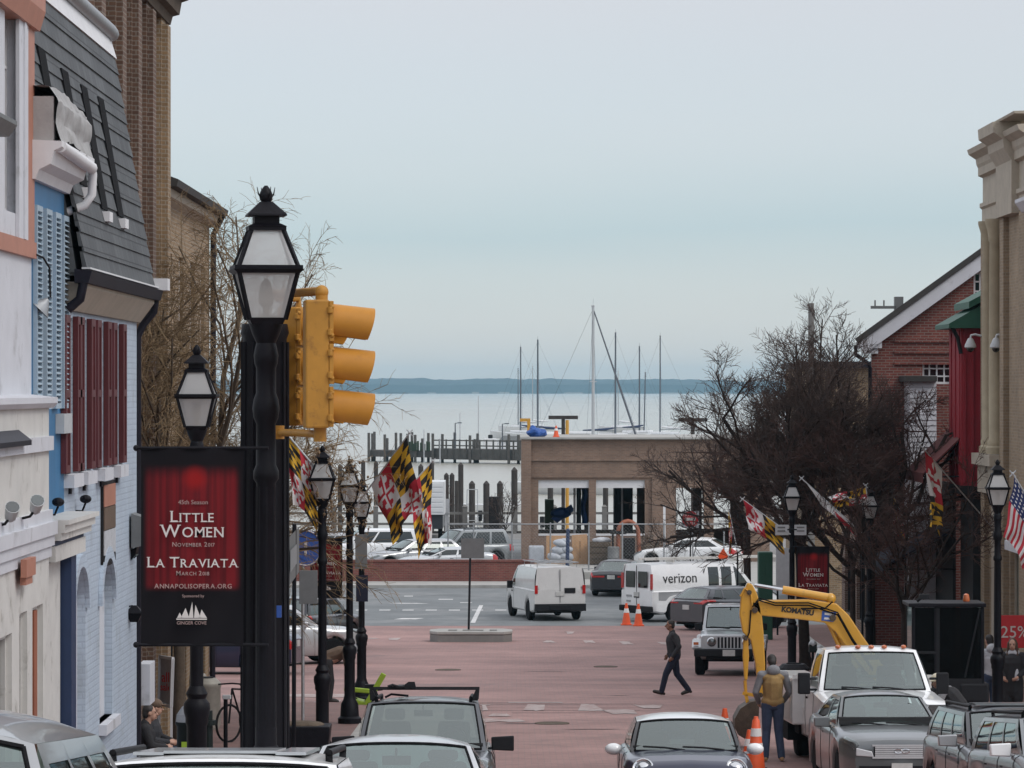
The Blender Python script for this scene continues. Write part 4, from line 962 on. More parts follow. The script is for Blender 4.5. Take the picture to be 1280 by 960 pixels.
def blob(mb, c, r, seed, n=14, m=10, amp=.22):
    o = len(mb.v); mb.ball(c, r, n, m)
    for i in range(o, len(mb.v)):
        p = Vector(mb.v[i]); q = p - Vector(c); f_ = 1 + amp * noise.noise((p.x * 2.3 + seed, p.y * 2.3, p.z * 2.3)) + amp * .6 * noise.noise((p.x * 6, p.y * 6 + seed, p.z * 6))
        mb.v[i] = tuple(Vector(c) + q * f_)
c_ = Vector((U(703), db + 4.5, Z(645))); mb = MB(); mb.prism([(U(690), db + 4.4, Z(652)), (U(716), db + 4.4, Z(634)), (U(720), db + 4.4, Z(642)), (U(698), db + 4.4, Z(658))], (0, .3, 0)); blob(mb, c_, (.55, .4, .28), 3)
single('tarpaulin', mb, 'tarp_blue', (c_.x, c_.y, .1), 'blue tarpaulin slung low inside the left window opening', 'tarpaulin')
mb = MB(); mb.grid(lambda a, c: (U(728) + (U(735) - U(728)) * a + .05 * math.sin(c * 9), db + 3.6 + .12 * math.sin(a * 8), Z(612) + (Z(660) - Z(612)) * c), 8, 12); single('tarpaulin', mb, 'tarp_blue', (U(731), db + 3.6, Z(660)), 'blue tarpaulin hanging straight behind the middle brick pier', 'tarpaulin')
mb = MB(); mb.box((U(684), db + 12.5, .05), (U(696), db + 13.5, 2.7)); single('site_cabinet', mb, 'hedge', (U(690), db + 13, 0), 'grey green cabinet seen through the left window opening', 'cabinet', bevel=.04)
mb = MB(); mb.box((U(773), db + 7, .05), (U(797), db + 9, 3.5)); mb.box((U(776), db + 6.9, 2.2), (U(790), db + 7, 3.3)); single('site_hoarding', mb, 'shop_dark', (U(785), db + 7, 0), 'dark hoarding seen through the right window opening', 'hoarding')
# building materials before the facade
def at_site(u, d): return gx(u, d)
mb = MB(); d = 174.5; mb.prism([(gx(683, d), d, .1), (gx(710, d), d, .1), (gx(710, d), d + .5, 1.42), (gx(683, d), d + .5, 1.42)], (0, .05, 0)); single('plywood_sheet', mb, 'plywood', (gx(697, d), d, .1), 'plywood sheet leaning behind the wrapped bags', 'plywood')
mb = MB(); d = 174.2; mb.prism([(gx(716, d), d, .1), (gx(735, d), d, .1), (gx(734, d), d + .5, 1.5), (gx(715, d), d + .5, 1.45)], (0, .05, 0)); mb.box((gx(724, d), d + .1, .1), (gx(726, d), d + .14, 1.2)); single('plywood_sheet', mb, 'plywood', (gx(725, d), d, .1), 'tall plywood sheet leaning under the middle pier, right of the post', 'plywood')
t = T('wrapped_pallet', (gx(671, 174), 174, .1), 'square white wrapped pallet left of the plywood', 'pallet')
mb = MB(); mb.box((gx(661, 174), 173.5, .22), (gx(680, 174), 174.5, .98)); O('load', mb, M['pallet_wrap'], t, bevel=.06)
mb = MB(); mb.box((gx(661, 174), 173.5, .10), (gx(680, 174), 174.5, .21)); O('base', mb, M['plywood'], t)
t = T('bag_stack', (gx(701, 173), 173, .1), 'pale bluish stack of plastic wrapped bags on the building site', 'bags')
for k, (u, v, r) in enumerate(((694, 696, .26), (706, 696, .28), (699, 688, .27), (707, 687, .24), (701, 679, .26), (706, 677, .2))):
    mb = MB(); c_ = at(u, v, 173); c_.z = max(c_.z, .1 + r * .6); blob(mb, c_, (r * 1.35, r, r * .75), k * 3, amp=.3); O('bag', mb, M['pallet_wrap'], t, smooth=70)
mb = MB(); mb.tube([(gx(709, 172), 172, .1), (gx(710, 172), 172, 1.75)], .09, 8); mb.ball((gx(710, 172), 172, 1.78), .1); single('bollard_post', mb, 'navy_paint', (gx(710, 172), 172, .1), 'dark blue post standing before the plywood sheets', 'post')
t = T('timber_crate', (gx(749, 174), 174, .1), 'dark timber crate with a pale sack on top', 'crate')
mb = MB()
for i in range(4): mb.box((gx(736, 174), 173.4, .14 + i * .27), (gx(763, 174), 173.46, .36 + i * .27))
mb.box((gx(736, 174), 173.47, .12), (gx(763, 174), 174.4, 1.18)); O('box', mb, M['bark_tan'], t)
mb = MB(); blob(mb, Vector((gx(751, 174), 173.8, 1.24)), (.42, .35, .16), 8, amp=.3); O('sack', mb, M['light_cloth'], t, smooth=70)
mb = MB(); mb.lathe([(.26, .1), (.28, .12), (.28, .45), (.3, .47), (.28, .5), (.28, .95), (.25, .98)], (gx(767, 173), 173, 0), 16); single('oil_drum', mb, 'sign_back', (gx(767, 173), 173, .1), 'grey steel drum standing beside the timber crate', 'drum', smooth=40)
t = T('material_hoist', (gx(786, 173.5), 173.5, .1), 'orange arched hoist frame with dark motor before the right opening', 'hoist')
d = 173.5
mb = MB()
for dd in (0, .9):
    pts = [Vector((gx(773, d), d + dd, .1)), Vector((gx(773, d), d + dd, 1.6))]
    for i in range(9):
        a = PI - PI * i / 8; pts.append(Vector((gx(785.5, d) + .48 * math.cos(a), d + dd, 1.6 + .55 * math.sin(a))))
    pts.append(Vector((gx(799, d) + .02, d + dd, .1))); mb.tube(pts, .085, 8)
mb.bar((gx(773, d), d, 1.5), (gx(773, d), d + .9, 1.5), .06); mb.bar((gx(798, d), d, 1.5), (gx(798, d), d + .9, 1.5), .06); O('frame', mb, M['wood_warm'], t, smooth=50)
mb = MB(); mb.box((gx(779, d), d + .1, .1), (gx(794, d), d + .8, 1.35)); mb.box((gx(781, d), d + .05, .5), (gx(792, d), d + .1, 1.1)); O('motor', mb, M['shop_dark'], t, bevel=.04)
mb = MB(); mb.box((gx(763, d), d - .2, 1.55), (gx(783, d), d + .1, 1.7)); mb.tube([(gx(766, d), d, .1), (gx(766, d), d, 1.6)], .05, 6); O('work_bench', mb, M['shop_dark'], loc=(gx(766, d), d, .1), label='narrow dark trestle board left of the orange hoist', cat='trestle')
mb = MB(); rr = random.Random(3)
for i in range(60): mb.tube([(gx(802 + rr.random() * 26, d), d + rr.random(), .1), (gx(802 + rr.random() * 26, d), d + rr.random(), .3 + rr.random() * 1.3)], .02, 4)
blob(mb, Vector((gx(812, d), d + .4, .5)), (.6, .5, .5), 2, amp=.5); single('debris_heap', mb, 'bark_tan', (gx(812, d), d, .1), 'brown heap of scrap timber right of the orange hoist', 'heap')
# on and behind the roof
t = T('traffic_cone', (U(695.5), db + 1, zr + .09), 'small orange cone standing on the unfinished roof', 'traffic cone')
def cone_mb(t, c, h, r):
    mb = MB(); mb.lathe([(r * .82, c.z + .03), (r * .2, c.z + h), (r * .12, c.z + h)], c.xy.to_3d(), 14); O('cone_body', mb, M['orange'], t, smooth=40)
    mb = MB(); f_ = lambda k: r * .82 + (r * .2 - r * .82) * k
    mb.lathe([(f_(.55) + .006, c.z + .03 + (h - .03) * .55), (f_(.75) + .006, c.z + .03 + (h - .03) * .75)], c.xy.to_3d(), 14); O('band', mb, M['cone_white'], t, smooth=40)
    mb = MB(); mb.box((c.x - r, c.y - r, c.z), (c.x + r, c.y + r, c.z + .035)); O('base', mb, M['orange'], t)
cone_mb(t, Vector((U(695.5), db + 1, zr + .09)), .55, .17)
mb = MB(); blob(mb, Vector((U(671), db + 2, zr + .28)), (.42, .5, .24), 6, amp=.5); blob(mb, Vector((U(667), db + 2, zr + .32)), (.18, .3, .3), 2, amp=.4); single('tarpaulin', mb, 'tarp_blue', (U(671), db + 2, zr + .09), 'crumpled blue tarpaulin on top of the unfinished roof', 'tarpaulin')
def tpole(u, v, d, w, lab):
    t = T('timber_gantry', (gx(u, d), d, 0), lab, 'gantry', 'T-shaped poles behind the unfinished building')
    z = zz(v, d); mb = MB(); mb.box((gx(u, d) - .1, d - .1, 0), (gx(u, d) + .1, d + .1, z)); O('post', mb, M['pile'], t)
    mb = MB(); mb.box((gx(u, d) - w / 2, d - .12, z), (gx(u, d) + w / 2, d + .12, z + .2)); O('beam', mb, M['pile'], t)
tpole(704, 524, 206, 1.65, 'dark T-shaped timber pole with a yellow post beside it above the roof')
tpole(866, 527, 206, 1.6, 'dark T-shaped timber pole among the branches right of the masts')
mb = MB(); mb.tube([(gx(709, 205), 205, 0), (gx(709, 205), 205, zz(525, 205))], .10, 8); single('marker_post', mb, 'yellow_machine', (gx(709, 205), 205, 0), 'yellow post close beside the T-shaped timber pole', 'post')
mb = MB(); d = 200; mb.box((gx(659, d), d, 0), (gx(663, d), d + .2, zz(523, d))); mb.box((gx(650, d), d + .02, zz(527, d)), (gx(659, d) - .002, d + .18, zz(523, d))); single('hoist_frame', mb, 'yellow_machine', (gx(661, d), d, 0), 'yellow inverted L-shaped frame at the left end of the roof', 'frame')

# chain link fence along the building site
t = T('chain_link_fence', (5, 168, .1), 'grey chain link fence in front of the building site', 'fence')
d = 168.0; zt = 2.22
mb = MB(); mb.tube([(gx(560, d), d, zt), (gx(905, d), d, zt)], .03, 6); mb.tube([(gx(560, d), d, .2), (gx(905, d), d, .2)], .02, 6); O('rail', mb, M['steel'], t)
for u in (560, 592, 640, 688, 736, 778, 830, 866, 905):
    mb = MB(); mb.tube([(gx(u, d), d, .1), (gx(u, d), d, zt + .08)], .035, 6); O('post', mb, M['steel'], t)
mb = MB(); x = gx(560, d)
while x < gx(905, d) - 2:
    for s in (0, 1): mb.tube([(x + 2.0 * s, d + .01 * s, .2), (x + 2.0 * (1 - s), d + .01 * s, zt)], .0022, 3, cap=False)
    x += .16
O('wire_mesh', mb, M['steel'], t)
for (u, lab) in ((830, 'left'), (868, 'right')):
    pass
mb = MB(); d = 171; mb.box((gx(829, d), d, .1), (gx(832, d), d + .1, zz(632, d))); single('gate_post', mb, 'white_paint', (gx(830, d), d, .1), 'white gate post at the right corner of the unfinished building', 'post')

# ------------------------------------------------------------------ harbour edge
t = T('quay_railing', (-6, 213, 0), 'grey timber railing with square posts along the harbour edge', 'railing')
d = 213.2
for z in (.5, 1.12):
    mb = MB(); mb.box((-30, d, z), (20, d + .10, z + .14)); O('rail', mb, M['grey_wood'], t)
for i in range(17):
    x = -28.6 + i * 2.6 + .3 * math.sin(i * 3.1)
    mb = MB(); mb.box((x - .14, d - .06, 0), (x + .14, d + .20, 1.55)); mb.frus((x, d + .07), .34, .1, 1.552, 1.68); O('post', mb, M['grey_wood'], t)
mb = MB(); mb.box((-60, 213.9, -.25), (40, 214.3, .12)); single('quay_edge_beam', mb, 'pile', (-10, 214, -.25), 'dark timber beam capping the harbour edge below the railing', 'beam')
def pile(x, d, r, top, lab, cap=True):
    r *= .72
    mb = MB(); mb.lathe([(r, -3.5), (r * .96, top - r * 1.1), (r * 1.05, top - r * 1.05), (r * .2, top)] if cap else [(r, -3.5), (r * .95, top)], (x, d, 0), 10)
    return O('mooring_pile', mb, M['pile'], loc=(x, d, -1.2), label=lab, cat='pile', group='mooring piles along the quay', smooth=40)
for (u, v, d, r, lab) in ((454, 575, 236, .2, 'mooring pile with pointed cap left of the large drooping state flag'), (470, 576, 236, .2, 'mooring pile with pointed cap just behind the large drooping state flag'), (526, 580, 236, .24, 'mooring pile with pointed cap directly above the second flag'),
        (540, 577, 238, .2, 'mooring pile with pointed cap rising over the white box truck'), (558, 591, 228, .22, 'left half of a close pair of piles right of the white box truck'), (565, 591, 228, .22, 'right half of a close pair of piles right of the white box truck'),
        (571, 601, 226, .19, 'short mooring pile between the close pair and the tallest pile'), (576, 578, 232, .24, 'tallest thick mooring pile rising to the pier'), (590, 601, 226, .27, 'pointed mooring pile with a pale ladder at its foot'), (608, 601, 226, .28, 'pointed mooring pile left of the dark dock box'), (625, 601, 226, .27, 'pointed mooring pile right of the dark dock box'),
        (643, 584, 230, .28, 'tall thick mooring pile next to the unfinished building'), (688, 600, 228, .25, 'mooring pile seen through the left window opening'), (757, 605, 228, .24, 'mooring pile seen through the right window opening'), (400, 578, 236, .2, 'mooring pile behind the nearest garlanded lamp'), (425, 580, 236, .2, 'mooring pile between two garlanded lamps'), (500, 590, 230, .2, 'mooring pile hidden behind the hanging state flags')):
    pile(gx(u, d), d, r, zz(v, d), lab, r > .195)
mb = MB(); d = 212; mb.box((gx(611, d), d, 0), (gx(624, d), d + .8, zz(621, d))); single('dock_box', mb, 'shop_dark', (gx(617, d), d, 0), 'dark dock box standing between two mooring piles', 'dock box', bevel=.03)
mb = MB(); d = 215
for s in (582, 597): mb.tube([(gx(s, d), d, -1.5), (gx(s + (2 if s < 590 else 0), d), d + .2, zz(612, d))], .03, 6)
mb.tube([(gx(584, d), d + .2, zz(612, d)), (gx(597, d), d + .2, zz(612, d))], .03, 6)
for z in (-.9, -.5, -.1, .3, .7): mb.tube([(gx(583, d), d, z), (gx(597, d), d, z)], .02, 5)
single('dock_ladder', mb, 'pvc', (gx(590, d), d, -1.2), 'pale metal dock ladder at the harbour edge', 'ladder')
mb = MB(); d = 212.5
mb.box((gx(556, d), d - .06, 0), (gx(561, d), d + .06, 1.2)); mb.box((gx(555, d), d - .1, 1.2), (gx(562, d), d - .06, 2.05)); single('notice_post', mb, 'light_cloth', (gx(558, d), d, 0), 'small white notice on a post at the harbour railing', 'notice')
# box truck parked by the water
t = T('box_truck', (gx(532, 207), 207, 0), 'small white box truck parked at the water, half hidden by flags', 'truck')
mb = MB(); x0, x1 = gx(519, 207), gx(556, 207); mb.box((x0, 206, 1.35), (x1, 210, 3.2))
for k in range(6): mb.box((x0 + .08, 205.97, 1.5 + k * .28), (x1 - .08, 205.999, 1.72 + k * .28))
O('box', mb, M['hull_white'], t, bevel=.03)
mb = MB(); mb.box((x0 + .1, 206.1, .55), (x1 - .1, 211.5, 1.34)); mb.box((x0 + .15, 210.1, 1.35), (x1 - .15, 211.5, 2.4)); O('chassis', mb, M['dark_car'], t)
for x in (x0 + .25, x1 - .25):
    mb = MB(); mb.lathe([(.2, -.12), (.42, -.12), (.42, .12), (.2, .12)], (x, 207, .42), 18, 'x'); O('wheel', mb, M['rubber'], t)
# ------------------------------------------------------------------ pier
t = T('timber_pier', (0, 470, -1.2), 'long dark timber pier with railings reaching across the harbour', 'pier')
pd = lambda u: 486 - (u - 460) * .09
mb = MB(); 
for (u0, u1, zt, zb) in ((460, 541, .30, -.55), (541, 700, .62, -.75)):
    a, c_ = pd(u0), pd(u1); mb.prism([(gx(u0, a), a, zt), (gx(u1, c_), c_, zt), (gx(u1, c_), c_, zb), (gx(u0, a), a, zb)], (0, 6, 0))
O('deck', mb, M['pier_wood'], t)
mb = MB()
for z in (1.05, 1.72):
    a, c_ = pd(541), pd(700); mb.bar((gx(541, a), a - .1, z), (gx(700, c_), c_ - .1, z), .12, .16)
O('rail', mb, M['pier_wood'], t)
for i in range(14):
    u = 541 + i * 8.4; a = pd(u); mb = MB(); mb.box((gx(u, a) - .11, a - .25, -.6), (gx(u, a) + .11, a - .05, 1.85)); O('post', mb, M['pier_wood'], t)
for k, u in enumerate((461, 465.5, 468, 481, 484, 495, 501, 509.5, 515, 519, 528, 535.5, 541, 553, 568.5, 587.5, 593.5, 597, 636, 648)):
    a = pd(u) - .5 + (k % 3) * 2.5; mb = MB(); mb.lathe([(.19, -3), (.18, [2.6, 2.5, 2.7, 2.4, 1.9, 2.6][k % 6])], (gx(u, a), a, 0), 8); O('pile', mb, M['pier_wood'], t)
mb = MB()
for k in range(10):
    u = 508 + k * 3.1 + math.sin(k) * 1.2; a = pd(u) - 1; mb.box((gx(u, a) - .14, a, .3), (gx(u, a) + .14, a + .3, 1.1 + .5 * abs(math.sin(k * 2.2))))
O('bin', mb, M['hedge'], t)
for u, v, lab in ((569, 529, 'slim pier lamp with one arm, the left one of two'), (628, 530, 'slim pier lamp with one arm beside the moored cruiser')):
    a = pd(u) + 3; c_ = Vector((gx(u, a), a, .3)); q = T('pier_lamp', c_, lab, 'lamp', 'pier lamps')
    mb = MB(); mb.tube([c_, (c_.x, a, zz(v, a))], [.1, .07], 8); mb.tube([(c_.x, a, zz(v, a)), (c_.x + .5, a, zz(v, a) + .05)], .05, 6); O('pole', mb, M['mast_dark'], q)
    mb = MB(); mb.box((c_.x + .35, a - .1, zz(v, a) - .02), (c_.x + .85, a + .1, zz(v, a) + .12)); O('lamp_head', mb, M['mast_dark'], q)
# ------------------------------------------------------------------ boats
def hull(L, B, fb):
    mb = MB(); secs = [(-.5, .70, .95), (-.35, .9, .92), (-.1, 1, .9), (.15, .95, .95), (.33, .68, 1.05), (.45, .3, 1.18), (.5, .03, 1.28)]
    def fn(a, c):
        i = a * (len(secs) - 1); k = min(len(secs) - 2, int(i)); f_ = i - k
        y, w_, h_ = [secs[k][j] + (secs[k + 1][j] - secs[k][j]) * f_ for j in range(3)]
        th = -1 + 2 * c; s = abs(th) ** .6
        return (math.copysign(w_ * B / 2 * s, th), y * L, -.5 + (fb * h_ + .5) * abs(th) ** 2.2)
    mb.grid(fn, 18, 16)
    mb.grid(lambda a, c: (lambda p, q: (p[0] + (q[0] - p[0]) * c, p[1], p[2] + .03 * math.sin(PI * c) - .02))(fn(a, 0), fn(a, 1)), 18, 4)
    return mb
def sailboat(u, v, d, L, lab, rz, mat_='mast_dark', lean=0, rad=.09, cover='sail_cover', genoa=False, cabin=True):
    t = T('sailing_boat', (gx(u, d), d, -1.2), lab, 'sailboat', 'sailing boats moored beyond the pier', rz=rz)
    hgt = zz(v, d) + 1.2
    O('hull', hull(L, L * .3, 1.15), M['hull_white'], t, world=False, smooth=50)
    mb = MB(); mb.prism([(-L * .09, -L * .18, 1.05), (L * .09, -L * .18, 1.05), (L * .075, L * .2, 1.1), (-L * .075, L * .2, 1.1)], (0, 0, .42)); O('cabin', mb, M['hull_white'], t, world=False, bevel=.08)
    mb = MB(); mb.tube([(0, L * .06, .9), (lean * hgt, L * .06, hgt)], [rad, rad * .75], 8); mb.tube([(lean * hgt * .6 - .9, L * .06, hgt * .6), (lean * hgt * .6 + .9, L * .06, hgt * .6)], .03, 5)
    mb.box((lean * hgt - .16, L * .06 - .12, hgt - .03), (lean * hgt + .16, L * .06 + .12, hgt + .08)); mb.tube([(lean * hgt, L * .06, hgt), (lean * hgt - .03, L * .06, hgt + .7)], .02, 4); O('mast', mb, M[mat_], t, world=False)
    mb = MB(); top = Vector((lean * hgt, L * .06, hgt - .2))
    for q in ((0, L * .49, 1.4), (0, -L * .49, 1.2), (L * .14, L * .05, 1.1), (-L * .14, L * .05, 1.1)): mb.tube([top, q], .014, 3)
    O('stay', mb, M['mast_dark'], t, world=False)
    mb = MB(); mb.tube([(0, L * .05, 2.0), (0, -L * .34, 2.05)], .07, 6); O('boom', mb, M[mat_], t, world=False)
    mb = MB(); mb.tube([(0, L * .045, 2.5), (0, -L * .05, 2.3), (0, -L * .2, 2.18), (0, -L * .34, 2.14)], [.10, .22, .16, .07], 8); O('sail_cover', mb, M[cover], t, world=False, smooth=60)
    if genoa:
        mb = MB(); mb.tube([top, (0, L * .47, 1.5)], [.06, .12], 8); O('furled_sail', mb, M['mast_dark'], t, world=False)
    return t
big = sailboat(731, 383, 335, 13.5, 'largest sailboat with the tallest thick pale mast and dark furled foresail', R(-112), 'mast_pale', rad=.17, genoa=True)
for (u, v, d, L, lab, rz, m_, ln, rad, cov) in (
    (656, 434, 560, 11, 'sailboat whose dark mast rises just above the yellow frame', R(80), 'mast_dark', 0, .11, 'sail_cover'),
    (651, 461, 640, 8, 'small sailboat with short thin mast at the left of the group', R(95), 'mast_dark', 0, .07, 'hull_white'),
    (678, 425, 540, 12, 'sailboat with the second tall mast right of the yellow frame', R(75), 'mast_dark', 0, .13, 'sail_cover'),
    (669, 458, 660, 8, 'small sailboat with thin mast between the two left tall masts', R(100), 'mast_pale', 0, .06, 'hull_white'),
    (763, 416, 520, 12, 'sailboat with leaning dark mast and blue sail cover right of the largest mast', R(-80), 'mast_dark', .013, .12, 'sail_cover'),
    (776, 464, 640, 8, 'small sailboat with faint mast behind the leaning ones', R(85), 'mast_pale', .01, .06, 'hull_white'),
    (794, 433, 560, 11, 'sailboat with straight mast between two leaning masts', R(-95), 'mast_dark', 0, .11, 'hull_white'),
    (801, 466, 560, 9, 'sailboat with the shortest strongly leaning mast', R(-70), 'mast_dark', .055, .09, 'sail_cover'),
    (831, 420, 540, 12, 'sailboat with tall mast touching the tips of the right tree', R(80), 'mast_dark', .012, .10, 'hull_white')):
    sailboat(u, v, d * 1.28, L * 1.25, lab, rz, m_, ln, rad * 1.55, cov)
for (u, v, d, h_, lab) in ((598, 495, 520, 0, 'faint lone channel pole in the open water'), (575, 516, 500, 0, 'thin pale pole standing above the pier railing'), (530, 537, 478, 0, 'thin pale pole at the low end of the pier'), (550, 548, 470, 0, 'short pale pole on the pier beside the flag tip')):
    mb = MB(); mb.tube([(gx(u, d), d, -3), (gx(u, d), d, zz(v, d))], [.10, .05], 6); O('channel_pole', mb, M['mast_pale'], loc=(gx(u, d), d, -1.2), label=lab, cat='pole', group='thin poles in the bay')
t = T('cabin_cruiser', (gx(636, 500), 500, -1.2), 'white cabin cruiser with grey canvas canopy moored at the pier', 'motor boat', rz=R(88))
O('hull', hull(7.5, 2.6, 1.2), M['hull_white'], t, world=False, smooth=50)
mb = MB(); mb.prism([(-1.1, -2.6, 1.4), (1.1, -2.6, 1.4), (.9, 1.6, 1.4), (-.9, 1.6, 1.4)], (0, 0, 1.0)); O('cabin', mb, M['hull_white'], t, world=False, bevel=.1)
mb = MB(); mb.prism([(-1.15, -3.6, 2.5), (-1.15, 1.4, 2.5), (-.9, .8, 3.25), (-.9, -3.2, 3.2)], (2.3, 0, 0)); O('canopy', mb, M['sign_back'], t, world=False, bevel=.1)
t = T('work_boat', (gx(613, 497), 497, -1.2), 'tiny white pilot house boat beyond the pier lamp', 'motor boat', rz=R(95))
O('hull', hull(5.5, 2.2, 1.3), M['hull_white'], t, world=False, smooth=50)
mb = MB(); mb.box((-.7, -.8, 1.2), (.7, .9, 2.9)); O('pilot_house', mb, M['hull_white'], t, world=False, bevel=.06)
mb = MB(); mb.box((-.3, -.3, 2.9), (.3, .3, 3.4)); O('radar', mb, M['shop_dark'], t, world=False, bevel=.1)
for (u, d, lab, rz) in ((716, 575, 'white motor yacht lying low behind the roof, left of the largest mast', R(85)), (795, 440, 'white motor yacht lying low behind the roof, right of the largest mast', R(-88)), (676, 560, 'pale sloop hull moored at the left end of the boats', R(90))):
    t = T('motor_yacht', (gx(u, d), d, -1.2), lab, 'motor boat', rz=rz)
    O('hull', hull(12, 3.6, 1.9), M['hull_white'], t, world=False, smooth=50)
    mb = MB(); mb.prism([(-1.4, -3.5, 1.8), (-1.4, 3, 1.8), (-1.3, 1.6, 2.9), (-1.3, -3.2, 2.9)], (2.8, 0, 0)); O('cabin', mb, M['hull_white'], t, world=False, bevel=.12)
    mb = MB(); mb.box((-1.42, -2.8, 2.2), (1.42, 1.9, 2.55)); O('window', mb, M['dark_glass'], t, world=False)
# ------------------------------------------------------------------ traffic island with its sign
d = gd(803); t = T('traffic_island', (gx(588, d), d, gz(d)), 'small pale concrete traffic island on the brick roadway', 'traffic island')
mb = MB(); x0, x1, z = gx(537, d), gx(640, d), gz(d)
pl = [(x0 + .25, d), (x1 - .25, d), (x1, d + .4), (x1, d + 1.1), (x1 - .3, d + 1.5), (x0 + .3, d + 1.5), (x0, d + 1.1), (x0, d + .4)]
mb.prism([(x, y, z - .1) for x, y in pl], (0, 0, .34)); O('kerb_ring', mb, M['dark_concrete'], t, bevel=.03)
mb = MB(); mb.prism([(gx(588, d) + (x - gx(588, d)) * 1.01, d + .75 + (y - d - .75) * 1.03, z + .242) for x, y in pl], (0, 0, .10)); O('coping', mb, M['concrete'], t, bevel=.02)
mb = MB()
for (a, c_) in ((560, 571), (578, 604), (612, 621)): mb.box((gx(a, d), d + .35, z + .344), (gx(c_, d), d + .9, z + .36))
O('paver', mb, M['dark_concrete'], t)
t = T('road_sign', (gx(586, d), d + .7, z + .34), 'blank grey back of a square road sign on the traffic island', 'road sign')
mb = MB(); mb.tube([(gx(585.5, d), d + .7, z + .34), (gx(588, d), d + .7, zz(674, d))], .035, 8); O('pole', mb, M['plastic'], t)
mb = MB(); mb.prism([(gx(576, d), d + .62, zz(699, d)), (gx(605, d), d + .62, zz(699, d)), (gx(605, d), d + .62, zz(674, d)), (gx(576, d), d + .62, zz(674, d))], (0, .012, 0)); O('sign_plate', mb, M['sign_back'], t)

for (u, d, L, lab, rz) in ((560, 262, 4.6, 'low white dinghy moored beyond the close pair of piles', R(80)), (604, 290, 6.5, 'white open boat lying between the pier and the pointed piles', R(96)), (640, 250, 4.2, 'small pale dinghy close to the unfinished building corner', R(75))):
    t = T('dinghy', (gx(u, d), d, -1.2), lab, 'dinghy', 'small boats by the quay', rz=rz)
    O('hull', hull(L, L * .36, .55), M['hull_white'], t, world=False, smooth=50)
    mb = MB(); mb.box((-L * .14, -L * .1, .45), (L * .14, -L * .04, .52)); mb.box((-L * .13, L * .14, .47), (L * .13, L * .2, .54)); O('thwart', mb, M['grey_wood'], t, world=False)
    mb = MB(); mb.box((-.16, -L * .54, .2), (.16, -L * .47, .95)); O('outboard_motor', mb, M['plastic'], t, world=False, bevel=.05)
# ================================================================== vehicles (local frame: nose towards +Y, wheels on z = 0)
def lerp(a, b, t): return a + (b - a) * t
def interp(tab, x):
    if x <= tab[0][0]: return tab[0][1]
    for (a, va), (b, vb) in zip(tab, tab[1:]):
        if x <= b: return lerp(va, vb, (x - a) / (b - a))
    return tab[-1][1]
def place(t, x, d, rz, z=None):
    t.location = (x, d, gz(d) + .012 if z is None else z)
    s = slope(d) if z is None else 0
    t.rotation_euler = (Matrix.Rotation(s, 3, 'X') @ Matrix.Rotation(rz, 3, 'Z')).to_euler()
    return t
def wheel(root, x, y, r, w=.21, rim='alloy', spokes=5, dual=False):
    s = 1 if x > 0 else -1
    mb = MB(); mb.lathe([(r * .62, -w / 2), (r * .9, -w / 2), (r * .985, -w / 2 + .03), (r, -w / 4), (r, w / 4), (r * .985, w / 2 - .03), (r * .9, w / 2), (r * .62, w / 2)], (x, y, r), 28, 'x')
    t = O('wheel', mb, M['rubber'], root, world=False, smooth=35)
    mb = MB(); xo = x + s * (w / 2 - .02)
    mb.lathe([(r * .64, s * 0), (r * .66, s * .012), (r * .60, s * .014), (r * .56, -s * .05)], (xo, y, r), 28, 'x')
    mb.lathe([(r * .16, -s * .01), (r * .13, s * .014)], (xo, y, r), 12, 'x')
    for k in range(spokes):
        a = 2 * PI * k / spokes + .3; c_, s_ = math.cos(a), math.sin(a)
        mb.obox((xo, y + c_ * r * .36, r + s_ * r * .36), (.012, 0, 0), (0, c_ * r * .25, s_ * r * .25), (0, -s_ * r * .075, c_ * r * .075))
    O('rim', mb, M[rim], t, world=False, smooth=35)
    mb = MB(); mb.lathe([(r * .6, -s * .06), (r * .05, -s * .055)], (xo, y, r), 20, 'x'); O('brake_disc', mb, M['plastic'], t, world=False)
    return t
def patch(mb, A, B, Cc, D, ns, nt_, f, s0=0, s1=1, t0=0, t1=1, off=0.0, mi=None):
    # bilinear patch A(0,0) B(1,0) C(1,1) D(0,1), displaced by f(s, t)
    def fn(a, c):
        s, t = lerp(s0, s1, a), lerp(t0, t1, c)
        p = A * (1 - s) * (1 - t) + B * s * (1 - t) + Cc * s * t + D * (1 - s) * t
        return p + f(s, t)
    mb.grid(fn, ns, nt_, mi)
